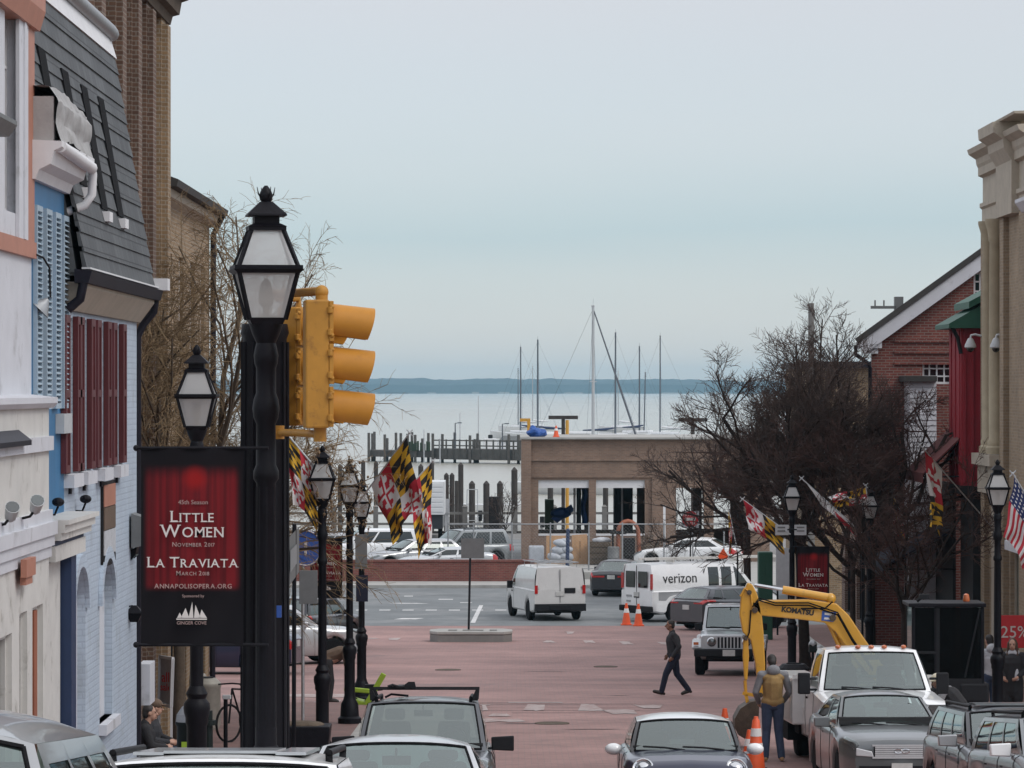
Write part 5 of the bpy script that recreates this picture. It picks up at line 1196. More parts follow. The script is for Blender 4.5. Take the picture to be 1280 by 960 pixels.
def car(name, label, P):
    L, W, H = P['L'], P['W'], P['H']; gc = P.get('gc', .20); r = P.get('r', .32); wf, wr = P['wheels']; hl = L / 2
    t = T(name, (0, 0, 0), label, P.get('cat', 'car'), P.get('group'))
    body = M[P['paint']]; box = P.get('boxy', 0)
    ys = set([-hl, hl])
    n = 34
    for i in range(n + 1): ys.add(-hl + L * i / n)
    for e in (.03, .10, .2, .32): ys.add(hl - e); ys.add(-hl + e)
    ra = r + .065
    for yw in (wf, wr):
        for i in range(13): ys.add(yw - ra * math.cos(PI * i / 12))
    ys = sorted(ys)
    top = [(f_ * L, z) for f_, z in P['top']]
    def hw(y):
        e = min(hl - y, hl + y); rr_ = P.get('round', .75) if y > 0 else P.get('round_r', .5)
        k = max(0, 1 - e / rr_)
        return W / 2 * (1 - (P.get('taper', .26) if y > 0 else P.get('taper_r', .16)) * k ** 2.3)
    def zl(y):
        e = min(hl - y, hl + y); z = gc + (.10 * max(0, 1 - e / .5) ** 1.5)
        for yw in (wf, wr):
            if abs(y - yw) < ra: z = max(z, r + math.sqrt(max(0, ra * ra - (y - yw) ** 2)))
        return z
    tum = P.get('tumble', .9)
    def sec(y):
        w_, b_, z = hw(y), zl(y), interp(top, y); cr_ = P.get('crown', .035); h_ = z - b_; m_ = lerp(max(b_, gc), z, .5)
        return [(0, b_), (w_ * .93, b_), (w_ * .985, b_ + min(.06, h_ * .2)), (w_, max(m_, b_ + h_ * .35)), (w_ * .985, z - max(.10, h_ * .08)), (w_ * (tum + .055), z - .035), (w_ * tum, z - .004), (w_ * .6, z + cr_ * .65), (0, z + cr_)]
    def surf(y, k, off=0.0):
        s = sec(y); i = min(len(s) - 2, int(k)); f_ = k - i
        return Vector((lerp(s[i][0], s[i + 1][0], f_) + off, y, lerp(s[i][1], s[i + 1][1], f_)))
    mb = MB(); m = 9; ring = 16
    for y in ys:
        s = sec(y); mb.v += [(x, y, z) for x, z in s] + [(-x, y, z) for x, z in reversed(s[1:-1])]
    for i in range(len(ys) - 1):
        for k in range(ring):
            a = i * ring + k; b_ = i * ring + (k + 1) % ring; mb.f.append((a, b_, b_ + ring, a + ring)); mb.m.append(0)
    mb.f.append(tuple(range(ring))); e = (len(ys) - 1) * ring; mb.f.append(tuple(reversed(range(e, e + ring)))); mb.m += [0, 0]
    O('body', mb, body, t, world=False, smooth=38)
    mb = MB(); mb.box((-W * .40, -hl + .25, gc - .02), (W * .40, hl - .25, gc + .14)); mb.box((-W * .30, wr - .4, gc), (W * .30, wf + .4, r + .25)); O('underbody', mb, M['rubber'], t, world=False)
    for s in (-1, 1):
        for y in (wf, wr): wheel(t, s * (W / 2 - P.get('tyre_w', .21) / 2 - P.get('inset', .03)), y, r, P.get('tyre_w', .21), P.get('rim', 'alloy'), P.get('spokes', 5))
    # greenhouse
    G = P['green']; yf, zf, yft, yrt, yr, zr, zt, wb, wt = G['yf'], G['zf'], G['yft'], G['yrt'], G['yr'], G['zr'], H - P.get('roof_crown', .05), G['wb'], G['wt']
    wbr, wtr = G.get('wbr', wb), G.get('wtr', wt)
    FB = [Vector((-wb, yf, zf)), Vector((wb, yf, zf)), Vector((wt, yft, zt)), Vector((-wt, yft, zt))]
    RB = [Vector((wbr, yr, zr)), Vector((-wbr, yr, zr)), Vector((-wtr, yrt, zt)), Vector((wtr, yrt, zt))]
    bf, bt, br = G.get('bow', .14), G.get('bow_top', .08), G.get('bow_r', .07)
    rc = P.get('roof_crown', .05); rz_ = lambda s, k: rc * .55 * (1 - abs(2 * s - 1) ** 2.6) * k * k
    ff = lambda s, k: Vector((0, lerp(bf, bt, k) * (1 - (2 * s - 1) ** 2), .02 * math.sin(PI * k) + rz_(s, k)))
    fr = lambda s, k: Vector((0, -br * (1 - (2 * s - 1) ** 2), rz_(s, k)))
    pm = MB()
    mw, mt, mbt = G.get('ms', .04), G.get('mt', .045), G.get('mb', .04)
    def framed(q, f, ms, mb0, mt1, nm, ns=10, gm='glass', parent=t, inn=None):
        nrm = (q[1] - q[0]).cross(q[3] - q[0]).normalized()
        for (s0, s1, t0, t1) in ((0, ms, 0, 1), (1 - ms, 1, 0, 1), (ms, 1 - ms, 0, mb0), (ms, 1 - ms, 1 - mt1, 1)):
            patch(pm, *q, max(1, int(ns * (s1 - s0) + .99)), 4, f, s0, s1, t0, t1)
        if gm:
            gb = MB(); patch(gb, *q, ns, 5, lambda s, k: f(s, k) + nrm * .002, ms - .008, 1 - ms + .008, mb0 - .01, 1 - mt1 + .01)
            return O(nm, gb, M[gm], parent, world=False, smooth=60)
    wsh = framed(FB, ff, mw, mbt, mt, 'windshield', 10, P.get('wglass', 'glass'))
    bl = lambda s, k: FB[0] * (1 - s) * (1 - k) + FB[1] * s * (1 - k) + FB[2] * s * k + FB[3] * (1 - s) * k + ff(s, k)
    sm = MB(); e0, e1, g0, g1 = mw, 1 - mw, mbt, 1 - mt
    sm.tube([bl(lerp(e0, e1, i / 8), g1) for i in range(9)] , .014, 5); sm.tube([bl(e0, lerp(g0, g1, i / 4)) for i in range(5)], .012, 5); sm.tube([bl(e1, lerp(g0, g1, i / 4)) for i in range(5)], .012, 5); sm.tube([bl(lerp(e0, e1, i / 8), g0) for i in range(9)], .018, 5)
    O('window_seal', sm, M['rubber'], wsh, world=False)
    gr_ = P.get('rear_glass', 1)
    framed(RB, fr, .09 if gr_ == 1 else .5, .10, .10, 'rear_window', 8, P.get('rglass', 'glass') if gr_ == 1 else None)
    sw = P.get('sides', [(.06, .46), (.50, .92)])
    st0, st1 = P.get('side_t', (.06, .88)); gs = P.get('sglass', 'dark_glass')
    for s in (-1, 1):
        q = [Vector((s * wb, yf, zf)), Vector((s * wbr, yr, zr)), Vector((s * wtr, yrt, zt)), Vector((s * wt, yft, zt))]
        vt = P.get('vert')
        def f(a, k, s=s):
            dy = 0
            if vt: e = min(1, max(0, (a - .10) / .12)); dy = -(lerp(yft, yrt, a) - lerp(yf, yr, a)) * k * e * e * (3 - 2 * e)
            return Vector((s * G.get('side_bow', .03) * math.sin(PI * min(1, k * .9)), dy, 0))
        xs = [0] + [v for w_ in sw for v in w_[:2]] + [1]
        for i in range(0, len(xs), 2):
            if xs[i + 1] - xs[i] > 1e-4: patch(pm, *q, max(2, int(10 * (xs[i + 1] - xs[i]))), 6, f, xs[i], xs[i + 1])
        for w_ in sw:
            patch(pm, *q, 5, 1, f, w_[0], w_[1], 0, st0); patch(pm, *q, 5, 2, f, w_[0], w_[1], st1, 1)
            gb = MB(); patch(gb, *q, 5, 6, lambda a, k: f(a, k) - Vector((s * .008, 0, 0)), w_[0], w_[1], st0, st1); O('side_window', gb, M[gs], t, world=False, smooth=60)
    O('pillars', pm, M[P.get('pillar', P['paint'])], t, world=False, smooth=38)
    rb_ = MB(); rc = P.get('roof_crown', .05)
    def roof(a, c):
        s = 2 * a - 1; y = lerp(yrt - br * (1 - s * s), yft + bt * (1 - s * s), c); w_ = lerp(wtr, wt, c)
        return (w_ * s * (1.0), y, zt + rc * (1 - abs(s) ** 2.6) * (.55 + .45 * math.sin(PI * min(1, max(0, c))) ** .5))
    rb_.grid(roof, 14, 12); O('roof', rb_, M[P.get('roof', P['paint'])], t, world=False, smooth=50)
    # cabin
    mb = MB(); zb = max(zf, zr) + .03
    mb.box((-wb * .95, yr + .12, zb - .06), (wb * .95, yf - .02, zb - .02)); mb.box((-wb * .94, yf - .38, zb - .02), (wb * .94, yf - .05, zb + .05)); O('interior', mb, M['interior'], t, world=False)
    if P.get('seats', 1):
        for x in (-.38, .38):
            mb = MB(); ysx = yft - .38
            mb.prism([(x - .23, ysx, zb - .1), (x + .23, ysx, zb - .1), (x + .20, ysx - .16, zb + (zt - zb) * .52), (x - .20, ysx - .16, zb + (zt - zb) * .52)], (0, -.13, .02))
            mb.box((x - .13, ysx - .30, zb + (zt - zb) * .58), (x + .13, ysx - .18, zb + (zt - zb) * .86)); O('seat', mb, M['seat'], t, world=False, bevel=.035)
        mb = MB(); x = -.38
        pts = [(x + .18 * math.cos(2 * PI * k / 16), yf - .52 - .03 * math.sin(2 * PI * k / 16), zb + .06 + .17 * math.sin(2 * PI * k / 16)) for k in range(17)]
        mb.tube(pts, .016, 6, cap=False); mb.bar((x - .17, yf - .52, zb + .06), (x + .17, yf - .52, zb + .06), .03); O('steering_wheel', mb, M['plastic'], t, world=False)
        mb = MB(); ym = yft + .02; mb.box((-.12, ym, zt - .16), (.12, ym + .03, zt - .08)); mb.tube([(0, ym + .03, zt - .12), (0, ym + .1, zt - .02)], .012, 5); O('inner_mirror', mb, M['plastic'], t, world=False)
    # wipers, mirrors
    mb = MB()
    for x0, x1 in ((-.50, .05), (.02, .56)):
        a = Vector((x0, yf + bf * (1 - (x0 / wb) ** 2) + .01, zf + .035)); b_ = Vector((x1, yf + bf * (1 - (x1 / wb) ** 2) - .04, zf + .075)); mb.tube([a, (a + b_) / 2 + Vector((0, .02, .01)), b_], .013, 5)
    O('wiper', mb, M['plastic'], t, world=False)
    if P.get('mirror', 1):
        mc = P.get('mirror_c', P['paint']); mq = P.get('mirror_h', 1.0); mz, my, ms_ = zf + P.get('mirror_z', .06), yf - P.get('mirror_y', .42), P.get('mirror_s', 1.0)
        for s in (-1, 1):
            mb = MB(); x = s * (W / 2 + P.get('mirror_x', .08) * ms_); 
            if P.get('mirror_box'): mb.box((x - .10, my - .05, mz - .17 * mq), (x + .10, my + .06, mz + .22 * mq)); mb.bar((s * wb, my, mz - .08), (x, my, mz - .08), .04); mb.bar((s * wb, my, mz + .1), (x, my, mz + .1), .04)
            elif not P.get('round_mirror'): mb.prism([(x - .12 * ms_, my + .05, mz - .075 * ms_), (x + .115 * ms_, my + .03, mz - .065 * ms_), (x + .12 * ms_, my + .02, mz + .07 * ms_), (x - .12 * ms_, my + .05, mz + .085 * ms_)], (0, -.10, 0)); mb.bar((s * (wb + .01), my - .02, mz - .06), (x, my, mz - .04), .06, .03)
            else: mb.ball((x, my, mz), (.125 * ms_, .085, .085 * ms_), 14, 10); mb.bar((s * (wb + .01), my - .02, mz - .06), (x, my, mz - .03), .06, .03)
            O('mirror', mb, M[mc], t, world=False, smooth=60, bevel=0 if P.get('round_mirror') else (.02 if P.get('mirror_box') else .03))
    # lights and faces
    if P.get('head', 1):
        k0, k1, ln = P.get('head_k', (4.0, 6.4, .42))
        for s in (-1, 1):
            mb = MB(); mb.grid(lambda a, c: (lambda p: Vector((s * (p.x + .006), p.y + .006, p.z)))(surf(lerp(hl - ln, hl - .012, a), lerp(k0 + .6 * (1 - a), k1, c))), 8, 6)
            hd = O('headlight', mb, M['chrome'], t, world=False, smooth=60)
            fx0, fx1, fz = hw(hl) * .60, hw(hl) * .985, interp(top, hl)
            mb = MB(); mb.prism([(s * fx0, hl - .01, fz - .17), (s * fx1, hl - .01, fz - .15), (s * fx1, hl - .01, fz - .03), (s * (fx0 + .03), hl - .01, fz - .085)], (0, .024, 0)); O('reflector', mb, M['bright_trim'], hd, world=False, bevel=.03)
            mb = MB(); mb.grid(lambda a, c: (lambda p: Vector((s * (p.x + .010), p.y + .012, p.z + .003)))(surf(lerp(hl - ln, hl - .010, a), lerp(k0 + .6 * (1 - a), k1, c))), 8, 6)
            O('lens', mb, M['lens'], hd, world=False, smooth=60)
    if P.get('tail', 1):
        k0, k1, ln = P.get('tail_k', (3.3, 5.6, .26))
        for s in (-1, 1):
            mb = MB(); mb.grid(lambda a, c: (lambda p: Vector((s * (p.x + .008), p.y - .006, p.z)))(surf(lerp(-hl + .006, -hl + ln, a), lerp(k0, k1, c))), 6, 5)
            xe = hw(-hl) * .98; zA, zB = surf(-hl + .006, k0).z, surf(-hl + .006, k1).z
            mb.box((s * xe * P.get('tail_in', .62), -hl - .014, zA + .02), (s * xe, -hl - .001, zB - .01))
            O('taillight', mb, M['red_lens'], t, world=False, smooth=50)
    zn = interp(top, hl)
    g_ = P.get('grille', (.42, zn - .22, zn - .06))
    if g_:
        mb = MB(); mb.box((-g_[0], hl - .02, g_[1]), (g_[0], hl + .006, g_[2])); gq = O('grille', mb, M['plastic'], t, world=False)
        mb = MB(); nb = P.get('bars', 4)
        for i in range(nb): z = lerp(g_[1], g_[2], (i + .5) / nb); mb.box((-g_[0] + .02, hl + .006, z - .012), (g_[0] - .02, hl + .02, z + .012))
        mb.box((-g_[0] - .02, hl, g_[2]), (g_[0] + .02, hl + .022, g_[2] + .025)); mb.box((-g_[0] - .02, hl, g_[1] - .025), (g_[0] + .02, hl + .022, g_[1])); O('grille_bar', mb, M['bright_trim'], gq, world=False)
    mb = MB(); mb.box((-hw(hl) * .92, hl - .04, gc + .12), (hw(hl) * .92, hl + .010, gc + .24)); O('air_intake', mb, M['plastic'], t, world=False)
    for y, nm in ((hl, 'number_plate'), (-hl, 'number_plate')):
        s = 1 if y > 0 else -1; z = P.get('plate_z', .46) if s > 0 else P.get('plate_zr', .80)
        mb = MB(); mb.box((-.155, y, z - .08), (.155, y + s * .026, z + .08)); O(nm, mb, M['plate'], t, world=False)
    mb = MB()
    for s in (-1, 1):
        for w_ in sw[:2]:
            if P.get('doors', 1):
                y = lerp(yf, yr, w_[1]) + .02; p = surf(y, 4.6); mb.bar((s * (p.x + .004), y + .12, p.z - .10), (s * (p.x + .004), y + .28, p.z - .10), .03, .03)
    if mb.v: O('door_handle', mb, M[P.get('handle', 'plastic')], t, world=False)
    mb = MB()
    for s in (-1, 1):
        for yy in P.get('seams', [lerp(yf, yr, sw[0][1]) - .01] + ([yf - .15] if P.get('doors', 1) else [])):
            if any(abs(yy - q) < ra for q in (wf, wr)): continue
            pts = [surf(yy, k) for k in (1.1, 2, 3, 4, 5, 6)]
            for a, b_ in zip(pts, pts[1:]): mb.bar((s * (a.x + .001), yy, a.z), (s * (b_.x + .001), yy, b_.z), .008, .006, up=(0, 1, 0))
    if mb.v: O('door_seam', mb, M['rubber'], t, world=False)
    P['surf'], P['zt'] = surf, zt
    return t
def rails(t, P, y0, y1, x, z):
    for s in (-1, 1):
        mb = MB(); mb.tube([(s * x, y0, z - .04), (s * x, y0 - .06, z + .04), (s * x, y1 + .06, z + .04), (s * x, y1, z - .04)], .022, 8); O('roof_rail', mb, M['plastic'], t, world=False, smooth=50)

def SEDAN(paint, L=4.7, W=1.8, H=1.45, **k):
    d = dict(L=L, W=W, H=H, r=.325, roof_crown=.085, wheels=(L * .5 - .90, -L * .5 + .98), paint=paint, top=[(-.5, .88), (-.47, 1.0), (-.38, 1.04), (-.2, 1.0), (.14, .95), (.22, .93), (.40, .82), (.47, .72), (.5, .62)],
             green=dict(yf=L * .195, zf=.94, yft=L * .02, yrt=-L * .235, yr=-L * .385, zr=1.01, wb=W * .44, wt=W * .345, wtr=W * .325))
    d.update(k); return d
def SUV(paint, L=4.65, W=1.85, H=1.72, **k):
    d = dict(L=L, W=W, H=H, r=.36, gc=.24, roof_crown=.07, wheels=(L * .5 - .92, -L * .5 + .95), paint=paint, top=[(-.5, 1.0), (-.48, 1.08), (-.2, 1.08), (.17, 1.06), (.24, 1.04), (.42, .98), (.475, .88), (.5, .78)],
             green=dict(yf=L * .215, zf=1.05, yft=L * .06, yrt=-L * .42, yr=-L * .475, zr=1.07, wb=W * .445, wt=W * .385, wtr=W * .37), sides=[(.07, .34), (.37, .64), (.68, .93)], plate_z=.55, grille=(.42, .72, .90))
    d.update(k); return d
PI2 = PI
# --- coming up the street
P = dict(L=3.82, W=1.69, H=1.41, r=.305, wheels=(1.28, -1.22), paint='navy_car', roof='white_car', pillar='black_car', mirror_c='white_car', round_mirror=1, mirror_s=.92, mirror_x=.10, mirror_z=.02, taper=.24, round=.8, crown=.05, roof_crown=.085,
         top=[(-.5, .86), (-.46, .96), (.10, .95), (.22, .94), (.38, .90), (.46, .83), (.49, .74), (.5, .64)], green=dict(yf=.70, zf=.945, yft=.20, yrt=-1.42, yr=-1.72, zr=.95, wb=.735, wt=.625, wtr=.59, bow=.17, ms=.04), sides=[(.05, .52), (.55, .93)], head=0, grille=(.40, .42, .58))
t = car('small_hatchback', 'navy blue small hatchback with white roof and white mirrors driving uphill', P)
for s in (-1, 1):
    c_ = Vector((s * .58, 1.66, .735)); mb = MB(); mb.ball(c_, (.145, .15, .155), 18, 12); hd = O('headlight', mb, M['chrome'], t, world=False, smooth=60)
    n_ = Vector((s * .20, .86, .46)).normalized(); x_ = n_.orthogonal().normalized(); y_ = n_.cross(x_); mb = MB()
    pts = [c_ + n_ * .11 + (x_ * math.cos(q * PI / 10) + y_ * math.sin(q * PI / 10)) * .125 for q in range(21)]; mb.tube(pts, .024, 6, cap=False); O('bezel', mb, M['chrome'], hd, world=False, smooth=60)
mb = MB(); mb.lathe([(.05, 0), (.05, .012)], (0, 1.9, .60), 14, 'y'); mb.box((-.11, 1.9, .593), (.11, 1.912, .607)); O('emblem', mb, M['chrome'], t, world=False)
place(t, gx(857.5, 48.2), 48.9, PI)
# --- silver grey saloon parked on the right
P = SEDAN('mid_grey_car', 4.78, 1.78, 1.45, grille=(.42, .575, .73), bars=5, plate_z=.40, rim='alloy', head_k=(3.9, 6.0, .40), taper=.22, top=[(-.5, .88), (-.47, 1.0), (-.38, 1.04), (-.2, 1.0), (.14, .96), (.22, .95), (.40, .88), (.475, .82), (.495, .79), (.5, .74)])
t = car('luxury_saloon', 'dark grey saloon with chrome grille parked in front of the white utility truck', P)
mb = MB()
for s in (-1, 1): mb.tube([(s * (.0 + .055 + .055 * math.cos(q * PI / 8)), 2.412, .66 + .03 * math.sin(q * PI / 8)) for q in range(1 if s > 0 else 1, 17)], .008, 5)
O('emblem', mb, M['chrome'], t, world=False)
rr = random.Random(11)
place(t, gx(1107, 56.2), 57.0, PI + R(2))
# --- silver saloon on the left
P = SEDAN('light_car', 4.7, 1.80, 1.46, roof='light_car')
t = car('silver_saloon', 'pale silver saloon parked low at the bottom left, windshield full of sky', P)
place(t, gx(492, 30.2), 31.0, PI)
# --- dark suv with roof rack
P = SUV('grey_car', 4.6, 1.82, 1.70, mirror_c='plastic', mirror_s=1.2, mirror_z=.08)
t = car('rack_suv', 'dark grey sport utility car with roof bars and bicycle carrier on the left', P)
rails(t, P, -1.7, .1, .60, 1.66)
for y in (-.09, -1.12):
    mb = MB(); mb.box((-.70, y - .025, 1.795), (.70, y + .025, 1.818))
    for s in (-1, 1): mb.prism([(s * .60, y - .05, 1.66), (s * .69, y - .05, 1.66), (s * .70, y - .05, 1.797), (s * .66, y - .05, 1.797)], (0, .10, 0))
    O('roof_bar', mb, M['plastic'], t, world=False)
mb = MB(); mb.box((.28, -1.3, 1.82), (.36, -.0, 1.845)); mb.prism([(.10, -.08, 1.82), (.26, -.08, 1.82), (.24, -.08, 1.87), (.20, -.08, 1.90), (.12, -.08, 1.90)], (0, .08, 0)); mb.tube([(.34, -.05, 1.84), (.40, -.02, 1.86), (.46, .0, 1.84)], .018, 6); mb.box((.24, -.1, 1.80), (.44, -.04, 1.84)); mb.tube([(.5, -.1, 1.70), (.42, -.1, 1.74), (.2, -.1, 1.72)], .015, 5); O('bike_carrier', mb, M['plastic'], t, world=False)
place(t, gx(528, 46.2), 46.9, PI)
# --- white suv and silver van, nearest, only their roofs in the picture
P = SUV('white_car', 4.7, 1.90, 1.755, roof='dusty_white')
P['green'].update(wt=.70, wtr=.66)
t = car('white_suv', 'white sport utility car at the bottom left, only its pale roof showing', P)
mb = MB()
for x in (-.42, .42): mb.box((x - .09, -1.5, 1.738), (x + .09, .05, 1.757))
mb.box((-.33, -.95, 1.748), (.33, .05, 1.765)); O('roof_panel', mb, M['light_car'], t, world=False)
rails(t, P, -1.8, -.1, .64, 1.71)
place(t, gx(266, 21.2), 21.6, PI)
P = SUV('silver_car', 4.9, 1.95, 2.06, roof_crown=.14, top=[(-.5, 1.2), (-.48, 1.3), (-.2, 1.3), (.17, 1.26), (.24, 1.24), (.42, 1.14), (.475, .98), (.5, .85)])
P['green'].update(zf=1.25, zr=1.28, wt=.60, wtr=.58)
t = car('silver_van', 'silver people carrier in the bottom left corner, rounded roof edge only', P)
place(t, gx(-165, 14.3), 14.8, PI)
# --- two dark cars at the right edge, facing uphill
P = SUV('dark_car', 4.6, 1.82, 1.54, mirror_c='silver_car'); t = car('dark_suv', 'dark sport utility car at the lower right with pale roof rails', P); rails(t, P, -1.7, .0, .60, 1.50)
mb = MB(); mb.box((-.5, -.6, 1.545), (.5, -.1, 1.57)); O('roof_panel', mb, M['steel_car'], t, world=False); place(t, gx(1288, 47), 48.4, PI + R(3))
P = SUV('grey_car', 4.5, 1.80, 1.54, mirror_c='white_car', pillar='steel_car'); t = car('grey_suv', 'grey sport utility car with white mirrors cut off by the lower right corner', P); rails(t, P, -1.7, .0, .60, 1.50); place(t, gx(1366, 42), 43.4, PI + R(4))
# --- white cargo van turning at the crossing
def VAN(paint, L, W, H, **k):
    d = dict(L=L, W=W, H=H, r=.36, gc=.30, wheels=(L * .5 - .92, -L * .5 + 1.02), paint=paint, tumble=.94, crown=.02, taper=.2, taper_r=.05, round_r=.25, top=[(-.5, 1.12), (.20, 1.12), (.30, 1.10), (.42, 1.02), (.475, .9), (.5, .74)],
             green=dict(yf=L * .30, zf=1.10, yft=L * .155, yrt=-L * .485, yr=-L * .495, zr=1.11, wb=W * .465, wt=W * .40, wtr=W * .40, bow=.12, bow_r=.03, side_bow=.05), rear_glass=0, vert=1, sides=[(.03, .17)], cat='van', mirror_h=.7, roof_crown=.07, plate_zr=.98, plate_z=.5, mirror_box=1, mirror_c='plastic', seats=1, grille=(.6, .55, .8))
    d.update(k); return d
P = VAN('dusty_white', 4.75, 1.95, 1.95, tail_in=.93, tail_k=(4.3, 5.9, .10), tail=0)
P['green'].update(wtr=.83)
t = car('cargo_van', 'white windowless cargo van with ladder rack turning left at the junction', P)
for s in (-1, 1):
    mb = MB(); mb.box((s * .82, -2.402, .98), (s * .93, -2.37, 1.28)); O('taillight', mb, M['red_lens'], t, world=False)
mb = MB(); mb.box((-.93, -2.50, .36), (.93, -2.30, .62)); mb.box((-.4, -2.53, .40), (.4, -2.5, .58)); O('bumper', mb, M['plastic'], t, world=False, bevel=.03)
mb = MB(); mb.box((.16, -2.395, 1.0), (.56, -2.38, 1.18)); O('plate_holder', mb, M['plastic'], t, world=False)
mb = MB(); mb.box((-.006, -2.395, .66), (.006, -2.383, 1.12)); mb.box((-.006, -2.39, 1.12), (.006, -2.36, 1.84)); mb.box((-.1, -2.392, .9), (.1, -2.38, .93)); O('door_seam', mb, M['plastic'], t, world=False)
mb = MB()
for y in (-1.9, -.9, .1): mb.tube([(-.72, y, 1.86), (-.72, y, 2.06), (.72, y, 2.06), (.72, y, 1.86)], .018, 6)
for x in (-.72, -.3, .1, .72): mb.tube([(x, -2.2, 2.08), (x, .35, 2.08)], .016, 6)
O('roof_rack', mb, M['steel'], t, world=False)
place(t, gx(690, 131) - .25, 133.2, R(13))
# --- telecom van
P = VAN('white_car', 5.7, 2.0, 2.10, sides=[(.04, .19), (.235, .335), (.36, .46)], tail=0, taper=.22)
P['green'].update(wt=.80, wtr=.80)
t = car('service_van', 'white and grey telephone company van with black lettering and a ladder on top', P)
for s in (-1, 1):
    mb = MB(); mb.box((s * .84, -2.862, 1.18), (s * .95, -2.82, 1.72)); O('taillight', mb, M['red_lens'], t, world=False)
    q = MB(); mb = q; mb.box((s * .10, -2.872, 1.22), (s * .66, -2.845, 1.80)); O('rear_window', mb, M['dark_glass'], t, world=False, bevel=.02)
surf = P['surf']
mb = MB()
for s in (-1, 1): mb.grid(lambda a, c: (lambda p: Vector((s * (p.x + .004), p.y, p.z)))(surf(lerp(-2.6, 1.1, a), lerp(3.2, 4.9, c))) , 24, 4)
O('grey_band', mb, M['van_grey'], t, world=False, smooth=50)
mb = MB(); mb.box((-.96, -2.96, .38), (.96, -2.80, .58)); O('bumper', mb, M['plastic'], t, world=False, bevel=.03)
mb = MB(); mb.box((-.16, -2.868, .86), (.16, -2.856, 1.06)); O('plate_holder', mb, M['plastic'], t, world=False)
mb = MB(); mb.box((-.006, -2.866, .6), (.006, -2.84, 2.0)); O('door_seam', mb, M['rubber'], t, world=False)
mb = MB(); G = P['green']; zt = P['zt']; xs_ = lambda z: lerp(G['wb'], G['wt'], (z - 1.1) / (zt - 1.1)) + .05
a_ = Vector((xs_(1.42) + .012, 0, 1.42)); b_ = Vector((xs_(1.75) + .012, 0, 1.75)); up_ = (b_ - a_).normalized()
text(mb, 'verizon', .50, a_ + Vector((0, -1.62, -.02)), (0, 1, 0), up_, ext=.004)
mb.prism([a_ + Vector((0, -.60, 0)) + up_ * .34, a_ + Vector((0, -.57, 0)) + up_ * .28, a_ + Vector((0, -.50, 0)) + up_ * .46, a_ + Vector((0, -.53, 0)) + up_ * .46], (.004, 0, 0)); O('lettering', mb, M['ink'], t, world=False)
mb = MB(); mb.box((-.62, -2.872, .88), (-.30, -2.857, .95)); mb.box((-.62, -2.872, .70), (-.36, -2.857, .76)); O('rear_sticker', mb, M['van_grey'], t, world=False)
place(t, gx(812, 130) + 1.95, 132.0, R(-57))
lad = T('ladder', (0, 0, 0), 'long pale ladder lying on the roof of the telephone company van', 'ladder')
mb = MB()
for x in (.35, .72): mb.box((x - .03, -3.0, 2.20), (x + .03, 3.0, 2.28))
for i in range(20): mb.box((.35, -2.85 + i * .3, 2.22), (.72, -2.80 + i * .3, 2.26))
mb.box((.3, -1.8, 2.1), (.75, -1.74, 2.2)); mb.box((.3, 1.0, 2.1), (.75, 1.06, 2.2)); O('rails', mb, M['cream'], lad, world=False)
lad.location = t.location; lad.rotation_euler = t.rotation_euler
tri = T('warning_triangle', at(904, 697, 129), 'small orange warning triangle standing on the van roof ladder', 'warning sign'); c_ = at(904, 696.5, 129.5)
mb = MB(); mb.prism([(c_.x - .20, c_.y, c_.z), (c_.x + .20, c_.y, c_.z), (c_.x, c_.y, c_.z + .32)], (0, .04, 0)); mb.box((c_.x - .15, c_.y - .05, c_.z - .06), (c_.x + .15, c_.y + .1, c_.z)); O('panel', mb, M['orange'], tri)
# --- dark grey hatchback behind the off-roader
P = SEDAN('grey_car', 4.36, 1.82, 1.48, top=[(-.5, .95), (-.46, 1.05), (-.2, 1.03), (.14, .98), (.24, .95), (.42, .84), (.47, .74), (.5, .62)], green=dict(yf=1.05, zf=.96, yft=.25, yrt=-1.55, yr=-2.02, zr=1.06, wb=.80, wt=.58, wtr=.54), sides=[(.07, .40), (.43, .72), (.75, .9)], tail_k=(4.4, 6.3, .55), tail_in=.5, cat='car', plate_zr=.78)
t = car('grey_hatchback', 'dark grey hatchback with red tail lights parked beyond the silver off-roader', P)
place(t, gx(868, 124) + 1.35, 125.6, R(-48))
# --- black saloon ahead of the telephone company van
P = SEDAN('dark_car', 4.8, 1.85, 1.45, tail_in=.35, tail_k=(3.9, 5.5, .22)); t = car('black_saloon', 'black saloon with dark red tail lights left of the telephone company van', P); place(t, gx(776, 149), 150.6, R(-10))
# --- white saloon side-on beyond
P = SEDAN('white_car', 4.85, 1.83, 1.43); t = car('white_saloon', 'white saloon standing side-on behind the telephone company van', P); place(t, gx(861, 170), 170.5, R(72), .11)
# --- cars of the quay car park behind the low wall
P = SUV('steel_car', 4.8, 1.9, 1.80, sglass='dark_glass'); t = car('parked_suv', 'silver grey sport utility car behind the low brick wall, right of the saloons', P); rails(t, P, -2.0, .1, .64, 1.76); place(t, gx(575, 172), 173.0, R(118), .02)
P = SEDAN('silver_car', 4.8, 1.8, 1.47, green=dict(yf=.95, zf=.94, yft=.1, yrt=-1.9, yr=-2.25, zr=1.0, wb=.79, wt=.57, wtr=.55), sides=[(.07, .36), (.39, .66), (.7, .93)], top=[(-.5, .92), (-.47, 1.0), (-.2, 1.0), (.14, .95), (.22, .93), (.40, .82), (.47, .72), (.5, .62)]); t = car('silver_estate', 'silver estate car behind the low brick wall below the state flags', P); place(t, gx(513, 169), 169.5, R(118), .02)
P = SEDAN('light_car', 4.5, 1.78, 1.32); t = car('pale_coupe', 'low pale coupe closest behind the low brick wall', P); place(t, gx(556, 164), 164.6, R(104), .02)
